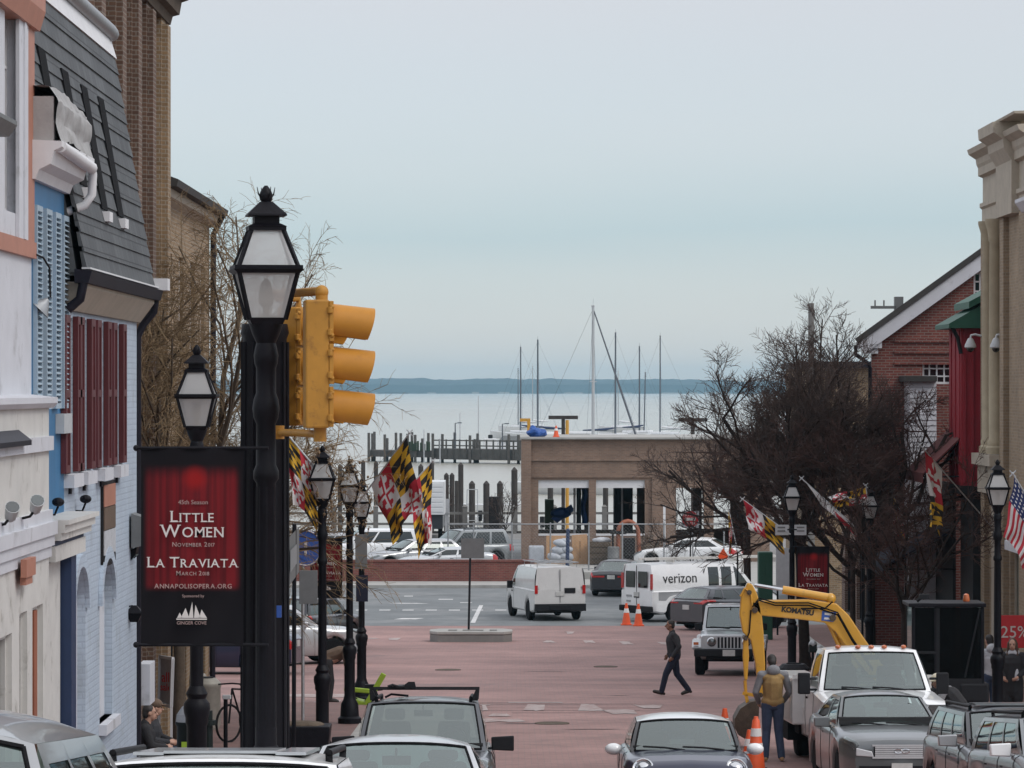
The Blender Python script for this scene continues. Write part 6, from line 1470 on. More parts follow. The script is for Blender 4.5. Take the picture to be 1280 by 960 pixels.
P = SUV('white_car', 5.2, 1.9, 1.75); t = car('white_pickup', 'white pick-up cab behind the lamp posts at the left of the car park', P); place(t, gx(458, 174), 175, R(95), .02)
P = SEDAN('silver_car', 4.6, 1.8, 1.42); t = car('distant_silver_car', 'pale silver car far left in the quay car park behind the banner', P); place(t, gx(408, 178), 178, R(90), .02)
# --- light car and dark red-lit car at the left junction
P = SUV('light_car', 4.6, 1.84, 1.66, tail=1); t = car('pale_suv', 'pale silver sport utility car behind the left lamp posts, one alloy wheel showing', P); place(t, gx(345, 102), 102.6, R(-72))
P = SUV('dark_car', 4.5, 1.82, 1.62, tail_k=(3.6, 5.9, .3)); t = car('dark_estate', 'dark car with a red tail light just beyond the pale car on the left', P); place(t, gx(384, 110), 112.0, R(-20))
P = SEDAN('navy_car', 4.6, 1.8, 1.46); t = car('blue_car', 'blue car far down the left pavement under the large banner', P); place(t, gx(262, 96), 97, R(80))

# --- silver off-roader, boxy, facing uphill
P = dict(L=4.0, W=1.56, H=1.80, r=.40, gc=.38, wheels=(1.28, -1.2), inset=-.12, tyre_w=.25, paint='light_car', tumble=.93, taper=.06, taper_r=.03, crown=.02, top=[(-.5, 1.15), (.2, 1.15), (.22, 1.13), (.485, 1.06), (.5, 1.03)],
         green=dict(yf=.62, zf=1.15, yft=.42, yrt=-1.85, yr=-1.95, zr=1.15, wb=.735, wt=.66, bow=.02, bow_top=.02, bow_r=.01, side_bow=.0, ms=.06, mt=.09, mb=.08), sides=[(.06, .36), (.40, .66), (.7, .95)], side_t=(.08, .84), head=0, grille=None, roof_crown=.03, cat='off-road car', plate_z=.66, plate_zr=.9, mirror_box=1, mirror_c='plastic', mirror_s=.9, mirror_h=.45, tail=0)
t = car('off_roader', 'boxy silver off-road car with slotted grille parked facing uphill', P)
mb = MB(); mb.box((-.62, 1.99, .66), (.62, 2.03, 1.05)); gq = O('grille', mb, M['light_car'], t, world=False, bevel=.02)
mb = MB()
for i in range(7): x = -.27 + i * .09; mb.box((x - .027, 2.025, .72), (x + .027, 2.036, 1.0))
O('slot', mb, M['plastic'], gq, world=False)
for s in (-1, 1):
    mb = MB(); mb.lathe([(.115, -.02), (.12, .03), (.10, .045), (.02, .06)], (s * .45, 2.02, .88), 20, 'y'); hd = O('headlight', mb, M['chrome'], t, world=False, smooth=50)
    mb = MB(); mb.lathe([(.095, .05), (.02, .07)], (s * .45, 2.02, .88), 20, 'y'); O('lens', mb, M['lens'], hd, world=False, smooth=50)
    mb = MB(); pts = [(.72, .62), (.98, .84), (1.62, .86), (1.9, .70)]
    mb.prism([(s * .70, 2.02, .74), (s * .70, 1.75, .94), (s * .70, 1.0, .94), (s * .70, .72, .62), (s * .70, .78, .60), (s * .70, 1.03, .87), (s * .70, 1.72, .87), (s * .70, 1.98, .66)], (s * .26, 0, 0)); mb.prism([(s * .68, -1.78, .74), (s * .68, -1.55, .96), (s * .68, -.85, .96), (s * .68, -.62, .62), (s * .68, -.68, .60), (s * .68, -.88, .88), (s * .68, -1.52, .88), (s * .68, -1.72, .70)], (s * .26, 0, 0)); O('fender', mb, M['light_car'], t, world=False, bevel=.03)
    mb = MB(); mb.box((s * .79, 1.97, .80), (s * .92, 2.03, .87)); O('indicator', mb, M['amber_lens'], t, world=False)
    mb = MB(); mb.box((s * .69, -2.03, .95), (s * .78, -1.99, 1.15)); O('taillight', mb, M['red_lens'], t, world=False)
mb = MB(); mb.box((-.90, 2.02, .50), (.90, 2.22, .70)); mb.box((-.6, 2.0, .42), (.6, 2.12, .5)); O('bumper', mb, M['plastic'], t, world=False, bevel=.03)
mb = MB(); mb.box((-.16, 2.222, .52), (.16, 2.235, .68)); O('front_plate', mb, M['plate'], t, world=False)
place(t, gx(919, 95.5), 97.2, PI - R(5))

# --- white utility truck
P = dict(L=6.6, W=2.03, H=1.99, r=.42, gc=.42, wheels=(2.25, -1.75), tyre_w=.26, paint='white_car', tumble=.94, taper=.10, taper_r=0, crown=.05, round=.6, top=[(-.5, .95), (.0, .95), (.02, 1.28), (.22, 1.28), (.24, 1.26), (.46, 1.18), (.485, 1.10), (.5, 1.0)],
         green=dict(yf=1.55, zf=1.27, yft=.98, yrt=-.02, yr=-.06, zr=1.27, wb=.93, wt=.76, wtr=.76, bow=.14, bow_top=.1, bow_r=.02, ms=.045, mt=.09), sides=[(.10, .84)], tail=0, cat='truck', mirror_box=1, mirror_c='plastic', mirror_s=1.7, mirror_z=.10, mirror_y=.22, mirror_h=.9, head=0, grille=(.62, .78, 1.12), plate_z=.6, roof_crown=.06)
t = car('utility_truck', 'white utility truck with five amber roof lights and steel tool body', P)
for x in (-.55, -.22, 0, .22, .55):
    mb = MB(); mb.ball((x, .98 + .08 * (1 - (x / .7) ** 2), 1.985), (.05, .07, .035), 10, 6); O('roof_light', mb, M['amber_lens'], t, world=False, smooth=60)
for s in (-1, 1):
    mb = MB(); mb.box((s * .64, 3.26, .84), (s * .96, 3.32, 1.14)); hd = O('headlight', mb, M['chrome'], t, world=False, bevel=.03)
    mb = MB(); mb.box((s * .64, 3.321, .84), (s * .96, 3.33, 1.14)); O('lens', mb, M['lens'], hd, world=False)
    mb = MB(); mb.box((s * .62, -3.3, .62), (s * 1.19, -.22, 1.42)); O('tool_body', mb, M['dusty_white'], t, world=False, bevel=.03)
    mb = MB()
    for y0, y1 in ((-3.2, -2.4), (-2.3, -1.1), (-1.0, -.32)): mb.box((s * 1.19, y0, 1.0 if y1 == -1.1 else .72), (s * 1.205, y1, 1.36)); mb.box((s * 1.205, (y0 + y1) / 2 - .06, 1.2), (s * 1.22, (y0 + y1) / 2 + .06, 1.28))
    O('locker_door', mb, M['dusty_white'], t, world=False, bevel=.01)
    mb = MB(); mb.box((s * 1.0, -1.1, .45), (s * 1.05, -.5, .62)); mb.box((s * .90, -2.25, .3), (s * 1.16, -1.25, .62)); O('mudguard', mb, M['rubber'], t, world=False)
mb = MB(); mb.box((-1.18, -.2, 1.42), (1.18, -.12, 1.47)); mb.box((-.62, -3.3, .9), (.62, -.22, .96)); O('headboard', mb, M['dusty_white'], t, world=False)
mb = MB(); mb.box((-1.02, 3.28, .50), (1.02, 3.48, .76)); O('bumper', mb, M['chrome'], t, world=False, bevel=.04)
place(t, gx(1098, 60) - .02, 62.3, PI + R(1.5))

# --- yellow mini excavator, boom swung across the street
XD = 66.5; S_ = FPX / XD
ext = T('mini_excavator', (gx(1180, XD), XD, gz(XD)), 'yellow mini excavator with black cab, boom reaching left over the white truck', 'excavator')
E = lambda u, v, dy=0: at(u, v, XD) + Vector((0, dy, 0))
zg = gz(XD)
for dy in (-.62, .40):
    mb = MB(); x0, x1 = gx(1128, XD), gx(1238, XD); pts = []
    for i in range(9): a = PI / 2 + PI * i / 8; pts.append((x0 + .22 + .22 * math.cos(a), zg + .23 + .22 * math.sin(a)))
    for i in range(9): a = -PI / 2 + PI * i / 8; pts.append((x1 - .22 + .22 * math.cos(a), zg + .23 + .22 * math.sin(a)))
    mb.prism([(x, XD + dy, z) for x, z in pts], (0, .26, 0)); O('track', mb, M['rubber'], ext)
mb = MB(); mb.box((gx(1140, XD), XD - .5, zg + .40), (gx(1232, XD), XD + .55, zg + .85)); mb.box((gx(1195, XD), XD - .52, zg + .85), (gx(1232, XD), XD + .56, zg + 1.2)); O('chassis', mb, M['plastic'], ext, bevel=.04)
mb = MB(); cx0, cx1, z1 = gx(1136, XD), gx(1226, XD), zz(752, XD)
for x in (cx0, cx1 - .06):
    for y in (XD - .5, XD + .44): mb.box((x, y, zg + .85), (x + .06, y + .06, z1 - .07))
mb.box((cx0 - .06, XD - .54, z1 - .07), (cx1 + .03, XD + .54, z1)); mb.box((cx0 + .4, XD - .501, zg + .86), (cx0 + .45, XD - .46, z1 - .071)); O('cab_frame', mb, M['black_metal'], ext, bevel=.015)
mb = MB(); mb.box((cx0 + .05, XD - .505, zg + .85), (cx1 - .05, XD - .485, zg + 1.28)); mb.box((cx0 + .44, XD - .50, zg + 1.28), (cx0 + .50, XD - .485, z1 - .08)); mb.box((cx0 + .05, XD - .502, zg + 1.72), (cx0 + .44, XD - .486, zg + 1.77)); mb.bar((cx1 - .35, XD - .5, zg + 1.3), (cx1 - .08, XD - .5, z1 - .1), .03); O('door_panel', mb, M['plastic'], ext, bevel=.008)
mb = MB(); mb.lathe([(.06, z1), (.065, z1 + .03), (.05, z1 + .12), (.02, z1 + .14)], (cx1 - .25, XD + .1, 0), 12); O('beacon', mb, M['amber_lens'], ext, smooth=40)
mb = MB(); mb.box((cx0 + .06, XD - .48, zg + .95), (cx1 - .06, XD - .47, z1 - .08)); mb.box((cx0 + .01, XD - .43, zg + .95), (cx0 + .02, XD + .43, z1 - .08)); mb.box((cx1 - .03, XD - .43, zg + 1.3), (cx1 - .02, XD + .43, z1 - .08)); O('cab_glass', mb, M['cab_glass'], ext)
mb = MB(); mb.box((cx0 + .7, XD - .25, zg + .86), (cx0 + 1.1, XD + .25, zg + 1.3)); mb.prism([(cx0 + 1.0, XD - .24, zg + 1.3), (cx0 + 1.12, XD - .24, zg + 1.3), (cx0 + 1.18, XD - .24, zg + 1.85), (cx0 + 1.1, XD - .24, zg + 1.85)], (0, .48, 0)); O('seat', mb, M['seat'], ext, bevel=.04)
mb = MB(); mb.tube([E(1143, 750, -.4), E(1150, 744, -.4)], .03, 6); mb.box(E(1146, 747, -.48), E(1158, 741, -.36)); O('work_lamp', mb, M['plastic'], ext)
bw = .20
def plate(poly, w_, m_, nm, dy=0, par=ext, bev=.02):
    mb = MB(); mb.prism([E(u, v, dy - w_ / 2) for u, v in poly], (0, w_, 0)); return O(nm, mb, M[m_], par, bevel=bev)
bm_ = plate([(936, 752), (960, 750), (1010, 749), (1045, 754), (1060, 768), (1078, 795), (1102, 830), (1130, 858), (1150, 872), (1158, 892), (1140, 894), (1112, 872), (1085, 842), (1060, 812), (1044, 790), (1030, 778), (1000, 774), (950, 769)], .24, 'yellow_machine', 'boom')
mb = MB(); text(mb, 'KOMATSU', .125, E(976, 763.5, -.125), (1, 0, -.13), (.13, 0, 1), align='LEFT', ext=.004, spacing=1.0, bold=.006); O('lettering', mb, M['ink'], bm_)
mb = MB(); mb.prism([E(1027, 763, -.125), E(1045, 765, -.125), E(1041, 777, -.125), E(1026, 775, -.125)], (0, -.006, 0)); sp = O('sticker', mb, M['sign_blue'], bm_)
mb = MB(); mb.prism([E(1030, 765, -.132), E(1042, 766.5, -.132), E(1041, 769, -.132), E(1030, 768, -.132)], (0, -.003, 0)); mb.prism([E(1030, 771, -.132), E(1040, 772, -.132), E(1039, 774.5, -.132), E(1029, 773.5, -.132)], (0, -.003, 0)); O('symbol', mb, M['lettering'], sp)
plate([(934, 728), (940, 730), (946, 742), (951, 760), (954, 790), (956, 830), (955, 870), (948, 872), (944, 830), (938, 800), (928, 790), (924, 768), (926, 745)], .20, 'yellow_machine', 'dipper_arm', -.02)
plate([(929, 795), (935, 793), (936, 820), (934, 850), (930, 850), (928, 820)], .08, 'yellow_machine', 'bucket_cylinder', -.05)
mb = MB(); mb.tube([E(943, 731, -.02), E(982, 737.5, -.02)], .03, 8); O('piston_rod', mb, M['chrome'], ext)
mb = MB(); mb.tube([E(978, 737, -.02), E(1036, 747, -.02)], .075, 12); mb.ball(E(1038, 748, -.02), .10); mb.tube([E(1040, 772), E(1052, 800), E(1072, 835)], .05, 8); mb.tube([E(1036, 780), E(1050, 810)], .04, 8); O('cylinder', mb, M['yellow_machine'], ext, smooth=50)
mb = MB(); mb.tube([E(931, 850, -.05), E(932, 868, -.05)], .03, 6); mb.bar(E(928, 866, -.05), E(950, 870, -.05), .06); mb.bar(E(932, 868, -.05), E(936, 886, -.05), .06); mb.tube([E(925, 745, -.13), E(930, 735, -.14), E(938, 740, -.13), E(940, 760, -.13)], .02, 6); O('linkage', mb, M['yellow_machine'], ext)
mb = MB()
poly = [(948, 874), (936, 876), (924, 884), (917, 897), (917, 908), (922, 917), (934, 924), (945, 930)]
poly_in = [(948, 880), (938, 882), (929, 888), (923, 898), (923, 907), (928, 914), (936, 919), (945, 927)]
for k in range(len(poly) - 1): mb.prism([E(*poly[k], -.3), E(*poly[k + 1], -.3), E(*poly_in[k + 1], -.3), E(*poly_in[k], -.3)], (0, .6, 0))
for dy in (-.32, .30): mb.prism([E(*q, dy) for q in poly], (0, .02, 0))
for dy in (-.28, -.1, .08, .24): mb.prism([E(945, 930, dy), E(949, 938, dy + .03), E(941, 931, dy)], (0, .06, 0))
M['bucket'] = mat('bucket_steel', (.085, .062, .045), .6, .4, .35, 6, .3)
O('bucket', mb, M['bucket'], ext)

mb = MB()                                              # hydraulic hoses and pins
for dy, off in ((-.15, 0), (-.17, 3)):
    mb.tube([E(1090, 838 - off, dy), E(1064, 800 - off, dy), E(1046, 768 - off, dy), E(1010, 756 - off, dy), E(968, 756 - off, dy), E(948, 750 - off, dy), E(940, 758, dy)], .014, 5)
mb.tube([E(1040, 752, -.1), E(1030, 760, -.16), E(1000, 760, -.16)], .014, 5); mb.tube([E(938, 762, -.13), E(936, 790, -.13), E(932, 800, -.12)], .014, 5); O('hose', mb, M['rubber'], ext, smooth=60)
for (u, v, r_) in ((943, 762, .055), (1040, 772, .06), (936, 740, .045), (950, 868, .045), (931, 797, .04), (1140, 880, .07)):
    mb = MB(); c_ = E(u, v, 0); mb.lathe([(r_, -.16), (r_, .15)], c_, 14, 'y'); mb.lathe([(r_ * .5, -.17), (r_ * .5, .16)], c_, 8, 'y'); O('pin', mb, M['bucket'], ext)
# ================================================================== people
def cap(mb, a, b, ra, rb, n=10):
    a, b = Vector(a), Vector(b); d = b - a; L = max(d.length, 1e-4); d.normalize()
    pts, rs = [], []
    for k in range(4): q = -PI / 2 + PI / 2 * k / 3; pts.append(a + d * ra * math.sin(q)); rs.append(max(.001, ra * math.cos(q)))
    for k in range(4): q = PI / 2 * k / 3; pts.append(b + d * rb * math.sin(q)); rs.append(max(.001, rb * math.cos(q)))
    return mb.tube(pts, rs, n)
def ell(mb, c, r, rot=None, n=14, m=10):
    o = len(mb.v); mb.ball((0, 0, 0), r, n, m)
    for i in range(o, len(mb.v)):
        p = Vector(mb.v[i]); p = rot @ p if rot else p; mb.v[i] = tuple(p + Vector(c))
    return mb
def fuse(name, mb, m_, parent=None, vox=.011, **k):      # overlapping limbs become one continuous skin
    o = O(name, mb, m_, parent, world=False, **k)
    r_ = o.modifiers.new('fuse', 'REMESH'); r_.mode = 'VOXEL'; r_.voxel_size = vox; r_.use_smooth_shade = True
    s_ = o.modifiers.new('soften', 'SMOOTH'); s_.factor = .5; s_.iterations = 2
    bpy.context.view_layer.update()
    me = bpy.data.meshes.new_from_object(o.evaluated_get(bpy.context.evaluated_depsgraph_get()))
    o.modifiers.clear(); old = o.data; o.data = me; bpy.data.meshes.remove(old)
    me.polygons.foreach_set('use_smooth', [True] * len(me.polygons))
    return o
V = Vector
STAND = dict(pelvis=(0, 0, .95), chest=(0, .0, 1.28), neck=(0, -.01, 1.47), head=(0, .03, 1.63), shL=(-.19, -.01, 1.41), shR=(.19, -.01, 1.41), elL=(-.25, -.03, 1.13), elR=(.25, -.03, 1.13), wrL=(-.26, .06, .88), wrR=(.26, .06, .88),
             hiL=(-.09, 0, .92), hiR=(.09, 0, .92), knL=(-.10, .03, .50), knR=(.10, .03, .50), anL=(-.11, -.02, .09), anR=(.11, -.02, .09), toL=(-.13, .16, .035), toR=(.13, .16, .035))
def hand(mb, w, e, out):
    w, e = V(w), V(e); d = (w - e).normalized(); side = V((out, 0, 0)); side = (side - d * side.dot(d)).normalized(); nrm = d.cross(side)
    pc = w + d * .055; cap(mb, w - d * .01, w + d * .08, .030, .034, 8)
    for k, (o_, l_) in enumerate(((-.030, .062), (-.010, .074), (.010, .070), (.029, .055))):
        b_ = w + d * .085 + nrm * o_; c1 = b_ + d * l_ * .55 - side * .008; c2 = c1 + d * l_ * .42 - side * .028
        cap(mb, b_, c1, .0105, .0095, 7); cap(mb, c1, c2, .0095, .008, 7)
    t0 = w + d * .025 - nrm * .028; t1 = t0 + d * .035 - nrm * .022 - side * .012; cap(mb, t0, t1, .013, .011, 7); cap(mb, t1, t1 + d * .03 - side * .012, .011, .009, 7)
def person(label, x, d, rz, J, top, legs, hair=('hair_dark', 'short'), skin='skin', h=1.0, vest=None, coat=0, group=None, hat=None, hood=None, z=None, bulk=1.0, shoe='shoe', head_rot=0.0, head_tilt=0.0, scarf=None):
    j = {k: V(v) * h for k, v in {**STAND, **J}.items()}
    mb = MB()
    rot = (Matrix.Rotation(head_rot, 3, 'Z') @ Matrix.Rotation(head_tilt, 3, 'X'))
    hd = j['head']; ell(mb, hd + rot @ V((0, -.005, .02)), (.074, .092, .100), rot); ell(mb, hd + rot @ V((0, .028, -.045)), (.058, .062, .072), rot)
    cap(mb, hd + rot @ V((0, .098, .005)), hd + rot @ V((0, .112, -.028)), .010, .017, 8)          # nose
    for s in (-1, 1): ell(mb, hd + rot @ V((s * .078, -.008, -.005)), (.012, .022, .032), rot, 8, 6); ell(mb, hd + rot @ V((s * .032, .076, .030)), (.024, .014, .010), rot, 8, 6)
    cap(mb, j['neck'] - V((0, 0, .06)), hd - V((0, .015, .05)), .062, .056)
    cap(mb, j['pelvis'] + V((0, 0, .02)), j['chest'], .135 * bulk, .15 * bulk); cap(mb, j['chest'], j['neck'] - V((0, 0, .05)), .15 * bulk, .08)
    for s in 'LR':
        o_ = -1 if s == 'L' else 1
        cap(mb, j['neck'] - V((0, 0, .07)), j['sh' + s], .075, .062); cap(mb, j['sh' + s], j['el' + s], .052, .042); cap(mb, j['el' + s], j['wr' + s], .041, .029); hand(mb, j['wr' + s], j['el' + s], o_)
        cap(mb, j['hi' + s], j['kn' + s], .088, .058); cap(mb, j['kn' + s], j['an' + s], .056, .038); cap(mb, j['an' + s] - V((0, .0, .03)), j['to' + s], .040, .030)
    root = fuse('person', mb, M[skin], vox=.0095, label=label, cat='person', group=group)
    mb = MB()
    for s in (-1, 1): ell(mb, hd + rot @ V((s * .031, .083, .012)), (.013, .008, .008), rot, 8, 6)
    O('eyes', mb, M['eye'], root, world=False, smooth=60)
    mb = MB(); ell(mb, hd + rot @ V((0, .087, -.062)), (.024, .010, .008), rot, 10, 6); O('mouth', mb, M['lip'], root, world=False, smooth=60)
    # clothing, a little larger than the body
    mb = MB(); k = 1.0 + .10 * coat
    cap(mb, j['pelvis'] + V((0, 0, .09 - .16 * coat)), j['chest'], (.150 + .012 * coat) * bulk, .168 * bulk * k); cap(mb, j['chest'], j['neck'] - V((0, 0, .065)), .166 * bulk * k, .09)
    ell(mb, j['pelvis'] + V((0, 0, .03)), (.185 * bulk, .145 * bulk, .13)); ell(mb, (j['shL'] + j['shR']) / 2 - V((0, 0, .04)), (.21 * bulk, .12, .09)); cap(mb, j['neck'] - V((0, 0, .05)), j['neck'] - V((0, 0, -.005)), .082, .074)
    sl = MB() if vest else mb
    for s in 'LR':
        cap(sl, j['neck'] - V((0, 0, .08)), j['sh' + s], .085, .078); cap(sl, j['sh' + s], j['el' + s], .072, .060); cap(sl, j['el' + s], j['wr' + s], .060, .045)
    if coat > 1.5:
        for s in 'LR': cap(mb, j['hi' + s], lerp(j['hi' + s], j['kn' + s], .85), .12, .11)
    fuse('jacket' if not vest else 'vest', mb, M[top], root)
    if vest: fuse('sleeves', sl, M[vest], root)
    mb = MB(); cap(mb, j['hiL'] + V((.03, 0, .02)), j['hiR'] + V((-.03, 0, .02)), .135, .135)
    for s in 'LR': cap(mb, j['hi' + s], j['kn' + s], .108, .078); cap(mb, j['kn' + s], j['an' + s] + V((0, 0, -.01)), .076, .066)
    fuse('trousers', mb, M[legs], root)
    for s in 'LR':
        mb = MB(); a, t_ = j['an' + s], j['to' + s]; dv = (t_ - a); cap(mb, a - V((0, 0, .035)), t_, .054, .042); cap(mb, a - V((0, .02, .04)) , a - V((0, .055, .055)), .045, .035); o = fuse('shoe', mb, M[shoe], root)
    if hair:
        mb = MB(); hn, hs = hair
        ell(mb, hd + rot @ V((0, -.022, .045)), (.082, .090, .088), rot); ell(mb, hd + rot @ V((0, -.055, -.005)), (.076, .058, .085), rot)
        if hs == 'long': ell(mb, hd + rot @ V((0, -.06, -.12)), (.10, .055, .17), rot); [cap(mb, hd + rot @ V((s * .07, .01, .03)), hd + rot @ V((s * .095, .035, -.22)), .032, .028) for s in (-1, 1)]
        fuse('hair', mb, M[hn], root)
    if hat:
        mb = MB(); hm_, hk = hat
        ell(mb, hd + rot @ V((0, -.008, .062)), (.100, .115, .085), rot)
        if hk == 'cap': ell(mb, hd + rot @ V((0, .10, .045)), (.075, .075, .012), rot)
        else: ell(mb, hd + rot @ V((0, .01, .035)), (.125, .15, .012), rot)
        fuse('hat', mb, M[hm_], root)
    if hood: mb = MB(); ell(mb, j['neck'] + V((0, -.09, .02)), (.12, .075, .095)); fuse('hood', mb, M[hood], root)
    if scarf: mb = MB(); cap(mb, j['neck'] + V((-.05, .06, -.03)), j['chest'] + V((-.10, .17, -.30)), .04, .045); cap(mb, j['neck'] + V((-.06, .03, 0)), j['neck'] + V((.06, .03, 0)), .075, .075); fuse('scarf', mb, M[scarf], root)
    root.location = (x, d, gz(d) + .012 if z is None else z); root.rotation_euler = (0, 0, rz)
    return root
# the man crossing, mid-stride, walking to the left
dm = 85.2
person('man in charcoal jacket and navy trousers striding left across the brick street', gx(843, dm), dm, R(90),
       dict(pelvis=(0, .0, .93), chest=(0, .03, 1.27), neck=(0, .05, 1.46), head=(0, .10, 1.62), shL=(-.19, .03, 1.40), shR=(.19, .03, 1.40), elL=(-.25, -.10, 1.14), elR=(.25, .0, 1.13), wrL=(-.22, .05, .92), wrR=(.23, .13, .93),
            hiL=(-.09, .0, .90), hiR=(.09, 0, .90), knL=(-.10, .20, .50), knR=(.10, -.06, .49), anL=(-.10, .30, .10), anR=(.10, -.33, .13), toL=(-.11, .47, .10), toR=(.10, -.19, .035)),
       'jacket_dark', 'navy_cloth', ('hair_dark', 'short'), 'skin_dark', coat=.6, head_rot=0)
# worker with the tan vest, back turned
dw = 62.6
person('worker in tan vest and jeans, back turned, beside the excavator bucket', gx(966, dw), dw, R(6),
       dict(neck=(0, .02, 1.47), head=(0, .10, 1.61), elL=(-.28, .02, 1.13), elR=(.28, .02, 1.13), wrL=(-.20, .20, .95), wrR=(.20, .20, .95), anL=(-.13, -.02, .09), anR=(.14, -.02, .09), toL=(-.17, .14, .035), toR=(.18, .14, .035)),
       'vest_tan', 'denim', ('hair_dark', 'short'), h=1.04, vest='grey_cloth', hood='grey_cloth', bulk=1.1, shoe='plywood', head_tilt=-.4)
# worker bending over on the left
dl = 82.0
person('worker in brown shirt bending far forward behind the left lamp posts', gx(411, dl), dl, R(-90),
       dict(pelvis=(0, -.02, .92), chest=(0, .26, 1.10), neck=(0, .40, 1.18), head=(0, .52, 1.19), shL=(-.19, .36, 1.14), shR=(.19, .36, 1.14), elL=(-.24, .40, .86), elR=(.24, .40, .86), wrL=(-.18, .50, .62), wrR=(.18, .50, .62),
            hiL=(-.10, -.02, .88), hiR=(.10, -.02, .88), knL=(-.12, .04, .48), knR=(.12, .06, .48), anL=(-.13, -.04, .09), anR=(.13, .02, .09), toL=(-.15, .14, .035), toR=(.15, .2, .035)),
       'brown_cloth', 'black_cloth', None, hat=('light_cloth', 'cap'), head_tilt=-.9)
# worker with a pale helmet behind the white truck
dh = 62.0
person('worker in pale helmet and grey sleeves stooping right of the white truck', gx(1196, dh), dh, R(70),
       dict(pelvis=(0, -.05, .88), chest=(0, .10, 1.13), neck=(0, .22, 1.27), head=(0, .33, 1.37), shL=(-.2, .18, 1.22), shR=(.2, .18, 1.22), elL=(-.28, .26, .98), elR=(.30, .12, .96), wrL=(-.18, .46, .92), wrR=(.2, .36, .84), hiL=(-.1, -.05, .84), hiR=(.1, -.05, .84), knL=(-.11, .10, .47), knR=(.11, .06, .47)),
       'black_cloth', 'denim', None, 'skin_dark', vest='grey_cloth', hat=('hard_hat', 'brim'), head_tilt=-.3)
# pedestrians by the right lamp
person('long haired woman in dark coat with white scarf on the right pavement', gx(1266, 70.5), 70.5, R(165), dict(elL=(-.26, .04, 1.13), wrL=(-.14, .20, 1.02), elR=(.26, .04, 1.13), wrR=(.16, .2, 1.0)), 'black_cloth', 'black_cloth', ('hair_brown', 'long'), coat=2, h=.97, scarf='light_cloth', z=gz(70.5) + .135)
person('person in pale grey hooded top standing behind the nearest right lamp', gx(1237, 72), 72.0, R(20), {}, 'light_cloth', 'denim', ('hair_dark', 'short'), hood='light_cloth', h=.98, z=gz(72) + .135)
# seated group on the left pavement
SIT = dict(pelvis=(0, 0, .50), chest=(0, .05, .82), neck=(0, .08, 1.0), head=(0, .14, 1.15), shL=(-.19, .06, .94), shR=(.19, .06, .94), elL=(-.26, .14, .70), elR=(.26, .14, .70), wrL=(-.12, .36, .66), wrR=(.12, .36, .66), hiL=(-.10, .02, .48), hiR=(.10, .02, .48), knL=(-.13, .44, .50), knR=(.13, .44, .50), anL=(-.13, .42, .09), anR=(.13, .46, .09), toL=(-.15, .58, .035), toR=(.15, .62, .035))
bd = 54.2; zb_ = gz(bd) + .132
t = T('bench', (-5.35, bd, zb_), 'dark slatted bench on the left pavement under the seated people', 'bench')
mb = MB()
for k in range(4): mb.box((-5.58 + k * .115, bd - 1.0, zb_ + .40), (-5.49 + k * .115, bd + 1.0, zb_ + .43))
O('seat', mb, M['bark_tan'], t)
mb = MB()
for k in range(3): mb.box((-5.66 - k * .02, bd - 1.0, zb_ + .52 + k * .13), (-5.63 - k * .02, bd + 1.0, zb_ + .61 + k * .13))
O('backrest', mb, M['bark_tan'], t)
for y in (bd - .9, bd + .85):
    mb = MB(); mb.box((-5.60, y, zb_), (-5.55, y + .05, zb_ + .40)); mb.box((-5.20, y, zb_), (-5.15, y + .05, zb_ + .40)); mb.prism([(-5.615, y, zb_ + .4), (-5.57, y, zb_ + .4), (-5.66, y, zb_ + .92), (-5.70, y, zb_ + .92)], (0, .05, 0)); O('leg', mb, M['black_metal'], t)
person('seated person in black coat, bare headed, on the left pavement bench', -5.42, bd - .55, R(-80), SIT, 'black_cloth', 'black_cloth', ('hair_dark', 'short'), coat=.8, z=zb_)
person('seated person in dark jacket wearing a brown cap on the left bench', -5.42, bd + .35, R(-100), SIT, 'jacket_dark', 'denim', None, hat=('brown_cloth', 'cap'), coat=.8, z=zb_, head_rot=.5)
# operator inside the excavator cab
person('operator in orange and dark clothing sitting in the excavator cab', gx(1180, XD) + .12, XD, R(90), {**SIT, 'wrL': (-.22, .40, .80), 'wrR': (.22, .40, .80), 'anL': (-.13, .42, .2), 'anR': (.13, .46, .2), 'toL': (-.15, .5, .15), 'toR': (.15, .54, .15)}, 'wood_warm', 'black_cloth', ('hair_dark', 'short'), 'skin_dark', z=gz(XD) + .86, h=.9)
